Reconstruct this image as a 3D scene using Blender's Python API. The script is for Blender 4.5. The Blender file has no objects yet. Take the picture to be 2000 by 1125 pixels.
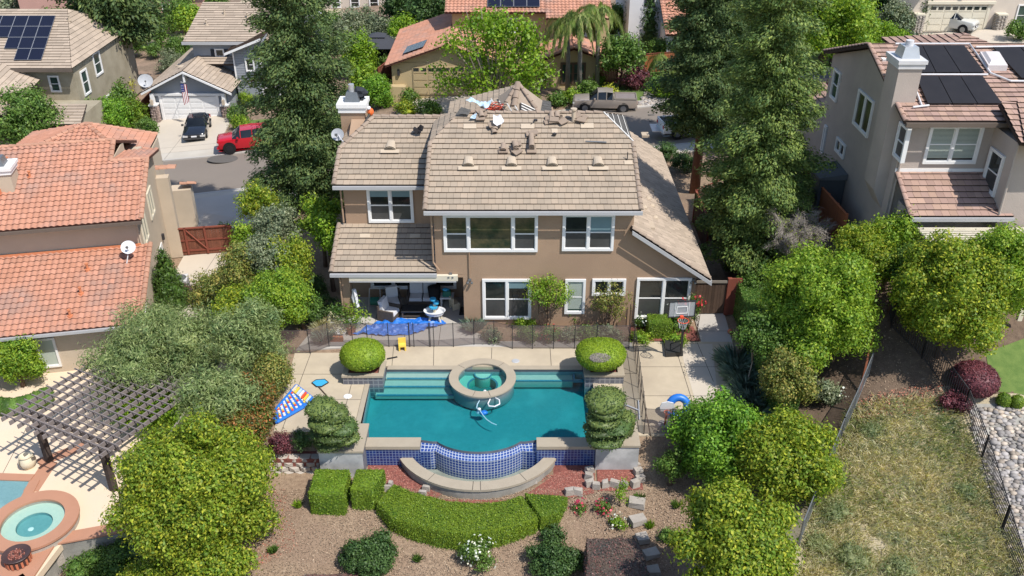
import bpy, math, random
import numpy as np
from mathutils import Vector, Matrix, noise as mnoise
R = math.radians
RNG = np.random.default_rng(7); random.seed(7)
SC = bpy.context.scene
COL = SC.collection
# ---------------------------------------------------------------- camera
CH, F, TH = 22.5, 1786.0, R(29.6)
ct, st = math.cos(TH), math.sin(TH)
cam = bpy.data.cameras.new('camera'); camo = bpy.data.objects.new('camera', cam); COL.objects.link(camo)
camo.location = (0, 0, CH); camo.rotation_euler = (R(90)-TH, 0, 0)
cam.sensor_width = 36; cam.lens = F/2000*36; cam.clip_start = .1; cam.clip_end = 3000
SC.camera = camo
# ---------------------------------------------------------------- light
SUNE = R(56); SH = Vector((-.76, .65, 0)).normalized()          # direction the light travels on the ground
sdir = Vector((SH.x*math.cos(SUNE), SH.y*math.cos(SUNE), -math.sin(SUNE)))
sl = bpy.data.lights.new('sun', 'SUN'); sl.energy = 4.5; sl.angle = R(.5); sl.color = (1, .955, .88)
so = bpy.data.objects.new('sun', sl); COL.objects.link(so); so.rotation_euler = sdir.to_track_quat('-Z', 'Y').to_euler()
W = bpy.data.worlds.new('World'); SC.world = W; W.use_nodes = True
nt = W.node_tree; bg = nt.nodes['Background']; sk = nt.nodes.new('ShaderNodeTexSky')
sk.sky_type = 'NISHITA'; sk.sun_disc = False; sk.sun_elevation = SUNE
sk.sun_rotation = math.atan2(-SH.x, -SH.y); sk.air_density = 1; sk.dust_density = .6
nt.links.new(sk.outputs[0], bg.inputs[0]); bg.inputs[1].default_value = .15
SC.view_settings.view_transform = 'Standard'; SC.view_settings.look = 'None'; SC.view_settings.gamma = 1
SC.view_settings.exposure = 0.24
SC.render.engine = 'CYCLES'
SC.cycles.max_bounces = 6; SC.cycles.transparent_max_bounces = 12
# ---------------------------------------------------------------- photo pixel (2000 px wide) -> world
def ray(px, py):
    u = (px-1000)/F; v = (py-562.5)/F
    return u, ct-v*st, -(st+v*ct)
def P(px, py, z=0.):
    a, b, c = ray(px, py); t = (z-CH)/c
    return Vector((a*t, b*t, z))
def PY(px, py, Y):
    a, b, c = ray(px, py); t = Y/b
    return Vector((a*t, Y, CH+c*t))
def dep(x, y, z): return y*ct+(CH-z)*st
def ss(a, b, x):
    t = min(1, max(0, (x-a)/(b-a))); return t*t*(3-2*t)
def zs(x, y=0): return -2.2+.078*max(-60, min(75, x))              # the street's plane
def gz(x, y):
    low = -.85-.05*(27.25-y)-.22*max(0, 25.4-y)
    if -9.3 < x < 4.95: mid = -.06 if y > (27.9 if x > -7.2 else 27.25) else low
    else: mid = -.06+(low+.06)*ss(28.1, 26.2, y)
    left = -3.96
    if y < 27: left = -3.96 if x < -16.4 else -4.9
    if x < -12 and y < 26.4: left = -5.2
    rt = .2+2.6*ss(23, 38, y)+1.2*ss(14, 19, x)*ss(26, 36, y)
    a = -12.9+(-1.5 if y > 40 else 0)
    if y < 33: a = -12.2+.0*y
    z = mid+(left-mid)*ss(a+.4, a-2.2, x)
    bx = 10.9 if y > 28.4 else 10.9-1.0*(28.4-y)
    z = z+(rt-z)*ss(bx, bx+4.2, x)
    b = ss(49.5, 55, y)
    z = z*(1-b)+zs(x)*b
    if y > 70: z += 0
    if -7.0 < x < 4.0 and 27.9 < y < 34.2: z = min(z, -3.0)
    if 25.8 < y < 27.9 and ((x+1.3)/2.95)**2+((y-28.5)/2.72)**2 < 1: z = min(z, -1.7)
    return z
def G(px, py, h=0.):
    a, b, c = ray(px, py)
    t = 20.; 
    while t < 400:
        if CH+c*t <= gz(a*t, b*t)+h: break
        t += .25
    lo, hi = t-.25, t
    for _ in range(12):
        m = (lo+hi)/2
        if CH+c*m <= gz(a*m, b*m)+h: hi = m
        else: lo = m
    return Vector((a*hi, b*hi, CH+c*hi))
# ---------------------------------------------------------------- materials
MATS = {}
def nmath(n, l, op, a, b=None):
    m = n.new('ShaderNodeMath'); m.operation = op
    for i, q in enumerate((a, b)):
        if q is None: continue
        if isinstance(q, (int, float)): m.inputs[i].default_value = q
        else: l.new(q, m.inputs[i])
    return m.outputs[0]
def mixc(n, l, fac, a, b, mode='MIX'):
    m = n.new('ShaderNodeMix'); m.data_type = 'RGBA'; m.blend_type = mode
    for s, q in ((0, fac), (6, a), (7, b)):
        if isinstance(q, (int, float)): m.inputs[s].default_value = q
        elif isinstance(q, tuple): m.inputs[s].default_value = (*q[:3], 1)
        else: l.new(q, m.inputs[s])
    return m.outputs[2]
def mat(name, c, rough=.8, c2=None, ns=2., amt=.5, rnd=0., rndc=None, bump=0., bs=20., metal=0., spec=.3, trans=0., det=4., coat=0., c3=None, ns3=.3):
    """procedural surface: two tones mixed by noise, per-island variation, bump"""
    m = bpy.data.materials.new(name); m.use_nodes = True; MATS[name] = m
    n, l = m.node_tree.nodes, m.node_tree.links
    b = n['Principled BSDF']
    tc = n.new('ShaderNodeTexCoord'); geo = n.new('ShaderNodeNewGeometry')
    if c2 is None: c2 = tuple(x*.82 for x in c)
    no = n.new('ShaderNodeTexNoise'); no.inputs['Scale'].default_value = ns; no.inputs['Detail'].default_value = det
    no.inputs['Roughness'].default_value = .62
    l.new(geo.outputs['Position'], no.inputs['Vector'])
    rp = n.new('ShaderNodeMapRange'); rp.inputs[1].default_value = .5-.5*(1-amt)-.02; rp.inputs[2].default_value = .5+.5*(1-amt)+.02
    rp.inputs[1].default_value = .32; rp.inputs[2].default_value = .68
    l.new(no.outputs[0], rp.inputs[0])
    col = mixc(n, l, nmath(n, l, 'MULTIPLY', rp.outputs[0], amt*1.0), c, c2)
    if c3:
        n3 = n.new('ShaderNodeTexNoise'); n3.inputs['Scale'].default_value = ns3; n3.inputs['Detail'].default_value = 5
        l.new(geo.outputs['Position'], n3.inputs['Vector'])
        r3 = n.new('ShaderNodeMapRange'); r3.inputs[1].default_value = .48; r3.inputs[2].default_value = .66
        l.new(n3.outputs[0], r3.inputs[0]); col = mixc(n, l, r3.outputs[0], col, c3)
    if rndc:
        r = n.new('ShaderNodeMapRange'); r.inputs[1].default_value = .45; r.inputs[2].default_value = 1.
        l.new(geo.outputs['Random Per Island'], r.inputs[0]); col = mixc(n, l, r.outputs[0], col, rndc)
    if rnd:
        wn = n.new('ShaderNodeTexWhiteNoise'); wn.noise_dimensions = '1D'; l.new(geo.outputs['Random Per Island'], wn.inputs['W'])
        r = n.new('ShaderNodeMapRange'); r.inputs[3].default_value = 1-rnd; r.inputs[4].default_value = 1+rnd
        l.new(wn.outputs[0], r.inputs[0])
        cb = n.new('ShaderNodeVectorMath'); cb.operation = 'SCALE'; l.new(col, cb.inputs[0]); l.new(r.outputs[0], cb.inputs['Scale']); col = cb.outputs[0]
    if isinstance(col, tuple): b.inputs['Base Color'].default_value = (*col, 1)
    else: l.new(col, b.inputs['Base Color'])
    b.inputs['Roughness'].default_value = rough; b.inputs['Metallic'].default_value = metal
    b.inputs['Specular IOR Level'].default_value = spec
    if coat: b.inputs['Coat Weight'].default_value = coat; b.inputs['Coat Roughness'].default_value = .05
    if bump:
        bn = n.new('ShaderNodeTexNoise'); bn.inputs['Scale'].default_value = bs; bn.inputs['Detail'].default_value = 3
        l.new(geo.outputs['Position'], bn.inputs['Vector'])
        bp = n.new('ShaderNodeBump'); bp.inputs['Strength'].default_value = min(1, bump); bp.inputs['Distance'].default_value = .02*max(1, bump)
        l.new(bn.outputs[0], bp.inputs['Height']); l.new(bp.outputs[0], b.inputs['Normal'])
    if trans:
        tr = n.new('ShaderNodeBsdfTranslucent'); ms = n.new('ShaderNodeMixShader'); ms.inputs[0].default_value = trans
        cc = mixc(n, l, 1., col, (1., 1.08, .55), 'MULTIPLY'); l.new(cc, tr.inputs[0])
        l.new(b.outputs[0], ms.inputs[1]); l.new(tr.outputs[0], ms.inputs[2]); l.new(ms.outputs[0], n['Material Output'].inputs[0])
    return m
def leafm(name, c, rndc, rnd=.35, tr=.3, rough=.5):
    return mat(name, c, rough, (c[0]*.45, c[1]*.66, c[2]*.8), ns=1.3, amt=.85, rnd=rnd, rndc=rndc, spec=.35, trans=tr)
# leaves
leafm('lf_redwood', (.105, .16, .05), (.18, .23, .065), .4, .3, .6)
leafm('lf_redwood2', (.14, .205, .05), (.26, .32, .07), .4, .3, .6)
leafm('lf_yellowgreen', (.24, .33, .03), (.50, .50, .05), .35, .42)
leafm('lf_bright', (.24, .37, .035), (.42, .51, .05), .35, .42)
leafm('lf_lime', (.2, .33, .02), (.3, .42, .03), .3, .35)
leafm('lf_mid', (.12, .21, .035), (.2, .3, .06), .4, .35)
leafm('lf_dark', (.065, .12, .03), (.10, .17, .045), .4, .25)
leafm('lf_citrus', (.17, .33, .03), (.28, .46, .045), .4, .38)
leafm('lf_willow', (.26, .32, .11), (.40, .45, .19), .35, .38)
leafm('lf_grey', (.2, .23, .12), (.3, .32, .19), .35, .25)
leafm('lf_boxwood', (.24, .33, .02), (.30, .40, .03), .3, .3)
leafm('lf_hedge', (.14, .22, .018), (.24, .33, .03), .4, .28)
leafm('lf_topiary', (.075, .12, .032), (.15, .195, .05), .45, .15)
leafm('lf_photinia', (.14, .17, .03), (.42, .15, .05), .35, .25)
leafm('lf_tipred', (.22, .25, .05), (.42, .34, .09), .35, .3)
leafm('lf_purple', (.13, .035, .045), (.24, .07, .08), .35, .15)
leafm('lf_plum', (.12, .085, .065), (.24, .1, .09), .35, .1)
leafm('lf_cypress', (.07, .13, .02), (.11, .18, .03), .35, .15)
leafm('lf_gold', (.5, .45, .04), (.6, .6, .08), .3, .3)
leafm('lf_palm', (.26, .34, .08), (.5, .48, .2), .3, .4)
leafm('lf_straw', (.66, .55, .33), (.80, .70, .46), .25, .5)
leafm('lf_drygreen', (.36, .38, .17), (.48, .48, .24), .3, .5)
leafm('lf_bluegrass', (.19, .25, .17), (.28, .33, .24), .3, .2)
leafm('lf_red', (.5, .03, .03), (.6, .06, .08), .2, .1)
leafm('lf_pinkred', (.45, .03, .08), (.6, .06, .08), .2, .1)
leafm('lf_white', (.75, .74, .62), (.85, .8, .6), .1, .1)
leafm('lf_redleafbits', (.5, .16, .1), (.55, .3, .2), .3, .1)
mat('bark', (.13, .085, .06), .9, (.07, .05, .035), ns=6, bump=1, bs=12)
mat('bark_red', (.17, .085, .055), .9, (.08, .04, .03), ns=6, bump=1, bs=12)
mat('bark_pale', (.34, .29, .23), .85, (.2, .16, .12), ns=8, bump=.5, bs=15)
mat('twig_grey', (.36, .32, .28), .9, (.24, .21, .19), ns=8)
mat('palm_trunk', (.22, .2, .18), .9, (.1, .09, .08), ns=9, bump=.8)
# building
mat('stucco_brown', (.37, .25, .168), .92, (.325, .22, .148), ns=1.2, amt=.7, bump=.5, bs=28, c3=(.335, .225, .152), ns3=.45)
mat('stucco_beige', (.52, .43, .33), .92, (.44, .365, .28), ns=.8, amt=.7, bump=.45, bs=28)
mat('stucco_pink', (.45, .385, .34), .92, (.37, .315, .28), ns=.8, amt=.7, bump=.45, bs=28)
mat('stucco_tan', (.50, .385, .22), .92, (.43, .33, .19), ns=.8, amt=.7, bump=.3)
mat('stucco_khaki', (.38, .335, .25), .92, (.25, .215, .15), ns=.7, amt=.8, bump=.3)
mat('stucco_greyblue', (.29, .31, .345), .9, (.25, .27, .30), ns=1., amt=.6, bump=.2)
mat('stucco_white', (.68, .67, .68), .9, (.6, .59, .6), ns=1., amt=.6, bump=.2)
mat('stucco_far', (.60, .52, .44), .9, ns=.6)
mat('pinkhouse', (.55, .32, .27), .9, ns=.6)
mat('paint_white', (.78, .77, .76), .5, (.7, .69, .68), ns=3, amt=.5)
mat('paint_cream', (.66, .6, .48), .6, ns=2, amt=.4)
mat('gutter', (.42, .42, .43), .45, (.36, .36, .37), ns=1.5, amt=.5, spec=.5)
mat('gutter_brown', (.14, .11, .09), .5, ns=2)
mat('pipe_white', (.62, .61, .62), .4, ns=3)
mat('tile_brown', (.372, .298, .226), .9, (.325, .264, .202), ns=1.1, amt=.7, rnd=.055, rndc=(.392, .308, .23), bump=.4, bs=40, c3=(.31, .252, .194), ns3=.6)
mat('tile_edge_shade', (.055, .038, .03), .95, rnd=.2)  # tile butt ends darkened: shade of the gap under each course, in the colour
mat('tile_cap', (.31, .24, .185), .9, (.25, .19, .15), ns=2, rnd=.12, bump=.4, bs=40)
mat('tile_grey', (.42, .335, .26), .9, (.36, .29, .225), ns=1.1, amt=.7, rnd=.12, bump=.3)
mat('tile_clay', (.48, .23, .15), .85, (.43, .21, .14), ns=.9, amt=.8, rnd=.07, rndc=(.50, .25, .172), bump=.3, bs=30, c3=(.37, .22, .17), ns3=.5)
mat('tile_clayedge_shade', (.09, .035, .025), .95, rnd=.2)  # clay butt ends, with the shade beneath each course painted in as dark brown
mat('clay_cap', (.46, .245, .165), .85, (.36, .2, .14), ns=2.5, rnd=.15)
mat('clay_bright', (.62, .23, .11), .8, (.5, .19, .1), ns=3, rnd=.1)
mat('tile_mauve', (.37, .245, .20), .9, (.31, .205, .17), ns=1.1, amt=.7, rnd=.14, rndc=(.40, .265, .2), bump=.3)
mat('felt', (.11, .105, .10), .95, (.07, .068, .065), ns=2, amt=.7)
mat('batten', (.72, .7, .66), .8, ns=3)
mat('vent_cream', (.50, .41, .31), .8, (.42, .34, .26), ns=3)
mat('dark', (.012, .012, .013), .6)
mat('black_plastic', (.025, .025, .027), .45, (.04, .04, .042), ns=4, spec=.5)
mat('grey_metal', (.23, .24, .25), .4, (.17, .18, .19), ns=3, metal=.6)
mat('metal_light', (.55, .56, .58), .35, ns=3, metal=.5)
mat('dish', (.42, .43, .45), .5, ns=3)
mat('solar', (.008, .009, .02), .18, (.012, .012, .028), ns=1, rnd=.2, spec=.5)
mat('solar_line', (.25, .26, .28), .4)
mat('pool_heat', (.012, .011, .013), .55, (.02, .018, .02), ns=2, rnd=.25, spec=.3)
mat('skylight', (.6, .55, .54), .35, ns=3, spec=.6)
mat('blind', (.42, .47, .42), .7, (.34, .4, .36), ns=1.)
mat('curtain', (.3, .34, .37), .8, ns=2)
mat('shade_blue', (.16, .25, .28), .6, ns=2)
mat('wood_fence', (.20, .075, .045), .9, (.10, .045, .03), ns=3, rnd=.22, bump=.5)
mat('wood_orange', (.42, .14, .06), .85, (.3, .1, .05), ns=1.5, rnd=.08, bump=.3)
mat('wood_dark', (.095, .06, .042), .9, (.05, .033, .025), ns=3, rnd=.35)
mat('wood_redpost', (.24, .07, .045), .85, ns=3, rnd=.1)
mat('wood_grey', (.25, .215, .205), .9, (.19, .16, .155), ns=3, rnd=.18)
mat('wood_pergpost', (.055, .04, .035), .9, (.1, .075, .065), ns=3, rnd=.2)
mat('wood_old', (.28, .24, .2), .9, ns=4, rnd=.2)
mat('concrete', (.52, .475, .41), .9, (.45, .41, .35), ns=.7, amt=.7, bump=.25, bs=50, c3=(.46, .42, .36), ns3=.35)
mat('concrete_grey', (.46, .43, .395), .9, (.40, .375, .34), ns=.6, amt=.7, bump=.2)
mat('concrete_pale', (.54, .475, .39), .9, (.48, .42, .35), ns=.6, amt=.6, bump=.2)
mat('deck_tan', (.50, .42, .31), .9, (.44, .37, .27), ns=2.5, amt=.75, bump=.3, bs=60, c3=(.40, .335, .25), ns3=.45)
mat('coping', (.38, .325, .25), .9, (.33, .28, .215), ns=2.5, amt=.6, bump=.3, bs=50)
mat('joint', (.10, .085, .07), .95)
mat('deck_peach', (.70, .56, .41), .9, (.64, .51, .38), ns=1, amt=.6, c3=(.66, .54, .42), ns3=.5)
mat('coping_clay', (.44, .225, .145), .85, (.39, .2, .13), ns=1.5, amt=.6)
mat('plaster', (.47, .465, .46), .9, (.30, .30, .30), ns=2.2, amt=.9, det=7, c3=(.6, .59, .58), ns3=1.2)
mat('plaster_old', (.40, .38, .34), .9, (.2, .19, .17), ns=1.1, amt=.9, det=7)
mat('asphalt', (.225, .19, .16), .92, (.2, .168, .142), ns=.35, amt=.6, bump=.2, bs=60)
mat('asphalt_patch', (.12, .11, .1), .92, ns=2)
mat('soil', (.26, .19, .135), .95, (.15, .105, .075), ns=3, amt=.8, bump=1, bs=14, c3=(.32, .22, .16), ns3=.6)
mat('mulch', (.345, .25, .17), .95, (.19, .13, .088), ns=7, amt=.95, bump=1.5, bs=16, det=8, c3=(.24, .165, .115), ns3=.45)
mat('mulch_red', (.30, .105, .08), .95, (.14, .05, .042), ns=9, amt=.95, bump=1.5, bs=20, det=8)
mat('mulch_dark', (.10, .055, .04), .95, (.05, .03, .022), ns=9, amt=.95, bump=1, bs=20)
mat('chip', (.27, .19, .13), .95, rnd=.45, rndc=(.45, .35, .25))
mat('chip_red', (.34, .12, .09), .95, rnd=.45, rndc=(.5, .28, .22))
mat('lawn', (.09, .15, .035), .95, (.15, .21, .055), ns=3, amt=.8, bump=.6, bs=40)
mat('drygrass', (.46, .39, .27), .95, (.36, .31, .21), ns=2.5, amt=.9, bump=1, bs=18, c3=(.36, .29, .20), ns3=.5)
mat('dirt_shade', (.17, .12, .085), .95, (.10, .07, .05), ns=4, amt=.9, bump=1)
mat('pebble', (.34, .31, .29), .7, (.25, .24, .24), ns=3, rnd=.4, rndc=(.46, .38, .30), bump=.2)
mat('stone_white', (.42, .375, .33), .9, (.30, .27, .235), ns=4, rnd=.12, bump=.8)
mat('block_grey', (.44, .39, .34), .92, (.35, .31, .265), ns=3, rnd=.12, bump=.8, bs=12)
mat('rock_wall', (.33, .25, .22), .9, (.2, .15, .13), ns=6, rnd=.35)
mat('slate', (.13, .135, .16), .6, (.09, .095, .115), ns=3, rnd=.3)
mat('plastic_blue', (.02, .17, .62), .4, ns=3, spec=.5)
mat('plastic_yellow', (.78, .55, .09), .5, ns=3)
mat('plastic_white', (.72, .72, .74), .45, ns=3)
mat('plastic_sky', (.05, .38, .65), .4, ns=3)
mat('plastic_green', (.02, .16, .12), .5, ns=3)
mat('cloth_white', (.68, .67, .68), .85, ns=3)
mat('cloth_black', (.02, .018, .02), .9, ns=3)
mat('felt_blue', (.45, .58, .68), .8, (.38, .5, .6), ns=2)
mat('wicker', (.11, .085, .07), .85, (.06, .05, .04), ns=12, bump=.6)
mat('orange', (.8, .16, .04), .5, ns=3)
mat('ball_orange', (.5, .17, .09), .7, ns=3)
mat('terracotta', (.42, .17, .09), .85, (.34, .13, .07), ns=5)
mat('pot_grey', (.45, .43, .41), .7, ns=4)
mat('pot_cream', (.68, .6, .44), .5, ns=3)
mat('bowl_bronze', (.055, .03, .03), .5, (.08, .05, .045), ns=4, spec=.4)
mat('lava', (.22, .07, .05), .8, rnd=.5, rndc=(.4, .2, .16))
mat('tyre', (.015, .015, .016), .85)
mat('rim', (.3, .31, .33), .3, metal=.8)
mat('rim_dark', (.04, .04, .045), .35, metal=.5)
mat('car_black', (.012, .014, .02), .16, (.012, .014, .02), coat=1., spec=.6)
mat('car_red', (.50, .008, .02), .22, (.48, .008, .02), coat=1.)
mat('car_silver', (.42, .36, .31), .3, (.42, .36, .31), metal=.35, coat=.6)
mat('car_white', (.62, .64, .66), .25, (.62, .64, .66), coat=.8)
mat('car_cream', (.55, .55, .52), .25, (.55, .55, .52), coat=.8)
mat('car_grey', (.12, .125, .13), .22, (.12, .125, .13), coat=.8, metal=.3)
mat('lamp_glass', (.6, .6, .6), .1, metal=.3)
mat('tail_red', (.45, .01, .01), .25)
mat('flag_red', (.5, .03, .05), .8); mat('flag_blue', (.03, .05, .2), .8)
mat('hoop_red', (.7, .09, .04), .5); mat('net_white', (.7, .7, .7), .9)
mat('gazebo', (.055, .058, .07), .8, ns=2); mat('tarpdark', (.03, .035, .045), .8)
mat('shed_grey', (.075, .085, .09), .6, rnd=.1); mat('board_grey', (.13, .14, .15), .7, rnd=.15)
mat('lime_tool', (.4, .42, .12), .5); mat('trunk_white', (.5, .45, .4), .8)
mat('iron', (.045, .042, .045), .6); mat('steel', (.2, .21, .22), .5, metal=.4)
mat('step_line', (.03, .16, .25), .5, (.08, .25, .32), ns=18, amt=1)
mat('pool_plaster', (.40, .42, .37), .8, (.33, .36, .32), ns=5, amt=.6)
mat('pool_floor', (.20, .33, .35), .8, (.16, .28, .30), ns=9, amt=.8, c3=(.24, .37, .385), ns3=.8)
mat('pool_plaster2', (.50, .55, .47), .8, (.42, .5, .43), ns=6, amt=.6)
def glassm(name, c, rough=.06, c2=None, ns=.8):
    m = mat(name, c, rough, c2 or tuple(x*.4 for x in c), ns=ns, amt=1., spec=.6); return m
glassm('pane', (.028, .034, .032), .05, (.01, .012, .012)); glassm('pane_low', (.075, .075, .075), .25, (.05, .05, .05)); glassm('pane_green', (.05, .09, .075), .1)
glassm('pane_view', (.10, .085, .045), .12, (.02, .035, .02), 2.2); glassm('car_glass', (.012, .014, .016), .04)
def tilem(name, a, b, size=.1, grout=(.5, .55, .62), off=(0, 0, 0), bw=1., rough=.25):
    """small square tiles, grid in object space on all three axes"""
    m = bpy.data.materials.new(name); m.use_nodes = True; MATS[name] = m
    n, l = m.node_tree.nodes, m.node_tree.links; bs = n['Principled BSDF']
    uv = n.new('ShaderNodeUVMap'); br = n.new('ShaderNodeTexBrick')
    l.new(uv.outputs[0], br.inputs['Vector']); br.offset = 0; br.inputs['Scale'].default_value = 1
    br.inputs['Brick Width'].default_value = size*bw; br.inputs['Row Height'].default_value = size
    br.inputs['Mortar Size'].default_value = size*.10; br.inputs['Mortar Smooth'].default_value = .1
    br.inputs['Color1'].default_value = (*a, 1); br.inputs['Color2'].default_value = (*b, 1); br.inputs['Mortar'].default_value = (*grout, 1)
    br.inputs['Bias'].default_value = -.1
    l.new(br.outputs[0], bs.inputs['Base Color']); bs.inputs['Roughness'].default_value = rough
    return m
tilem('tile_blue', (.009, .022, .13), (.015, .045, .2), .125, (.17, .23, .36))
tilem('tile_bluewhite', (.02, .05, .23), (.035, .085, .28), .125, (.46, .50, .55))
tilem('tile_slate', (.10, .105, .13), (.155, .16, .185), .21, (.24, .24, .25), rough=.6)
def waterm(name, dens, col, bs=5, bstr=.3):
    m = bpy.data.materials.new(name); m.use_nodes = True; MATS[name] = m
    n, l = m.node_tree.nodes, m.node_tree.links; n.remove(n['Principled BSDF'])
    tr = n.new('ShaderNodeBsdfTransparent'); gl = n.new('ShaderNodeBsdfGlossy'); gl.inputs['Roughness'].default_value = .06
    fr = n.new('ShaderNodeFresnel'); fr.inputs[0].default_value = 1.33
    no = n.new('ShaderNodeTexNoise'); no.inputs['Scale'].default_value = bs; no.inputs['Detail'].default_value = 3
    geo = n.new('ShaderNodeNewGeometry'); l.new(geo.outputs['Position'], no.inputs['Vector'])
    bp = n.new('ShaderNodeBump'); bp.inputs['Strength'].default_value = bstr; bp.inputs['Distance'].default_value = .05; l.new(no.outputs[0], bp.inputs['Height'])
    l.new(bp.outputs[0], gl.inputs['Normal']); l.new(bp.outputs[0], fr.inputs['Normal'])
    mx = n.new('ShaderNodeMixShader'); l.new(nmath(n, l, 'MULTIPLY', fr.outputs[0], nmath(n, l, 'SUBTRACT', 1., geo.outputs['Backfacing'])), mx.inputs[0]); l.new(tr.outputs[0], mx.inputs[1]); l.new(gl.outputs[0], mx.inputs[2])
    l.new(mx.outputs[0], n['Material Output'].inputs[0])
    va = n.new('ShaderNodeVolumeAbsorption'); va.inputs['Color'].default_value = (*col, 1); va.inputs['Density'].default_value = dens
    l.new(va.outputs[0], n['Material Output'].inputs[1])
    return m
waterm('water', 1.7, (.06, .80, .83)); waterm('water_basin', .9, (.42, .66, .60)); waterm('water_spa', 1.2, (.1, .84, .80))
def netm():
    m = bpy.data.materials.new('mesh_panel'); m.use_nodes = True; MATS['mesh_panel'] = m
    n, l = m.node_tree.nodes, m.node_tree.links; b = n['Principled BSDF']; b.inputs['Base Color'].default_value = (.17, .125, .115, 1); b.inputs['Roughness'].default_value = .9
    tr = n.new('ShaderNodeBsdfTransparent'); mx = n.new('ShaderNodeMixShader'); mx.inputs[0].default_value = .5
    l.new(tr.outputs[0], mx.inputs[1]); l.new(b.outputs[0], mx.inputs[2]); l.new(mx.outputs[0], n['Material Output'].inputs[0])
    m2 = m.copy(); m2.name = 'board_clear'; MATS['board_clear'] = m2
    m2.node_tree.nodes['Principled BSDF'].inputs['Base Color'].default_value = (.45, .46, .48, 1)
    m2.node_tree.nodes['Mix Shader'].inputs[0].default_value = .55
    m3 = m.copy(); m3.name = 'net_grey'; MATS['net_grey'] = m3
    m3.node_tree.nodes['Principled BSDF'].inputs['Base Color'].default_value = (.09, .10, .11, 1)
    m3.node_tree.nodes['Mix Shader'].inputs[0].default_value = .6
netm()
# ---------------------------------------------------------------- object helpers
OFF = {}
def tag(o, label=None, cat=None, group=None, kind=None):
    for k, v in (('label', label), ('category', cat), ('group', group), ('kind', kind)):
        if v: o[k] = v
    return o
def thing(name, loc, label, cat, group=None, world=True, rz=0.):
    """Empty at the thing's base; with world=True its parts are written in world coordinates"""
    o = bpy.data.objects.new(name, None); COL.objects.link(o); o.empty_display_size = .3
    o.location = loc; o.rotation_euler = (0, 0, rz)
    OFF[o] = Vector(loc) if world else Vector((0, 0, 0))
    return tag(o, label, cat, group)
def copytree(o, parent=None):
    c = o.copy(); COL.objects.link(c); c.parent = parent
    for ch in [q for q in bpy.data.objects if q.parent == o]: copytree(ch, c)
    return c
def finish(name, me, mats, parent):
    for m in mats: me.materials.append(MATS[m])
    o = bpy.data.objects.new(name, me); COL.objects.link(o)
    if parent is not None:
        o.parent = parent; OFF[o] = OFF[parent]
    return o
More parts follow.
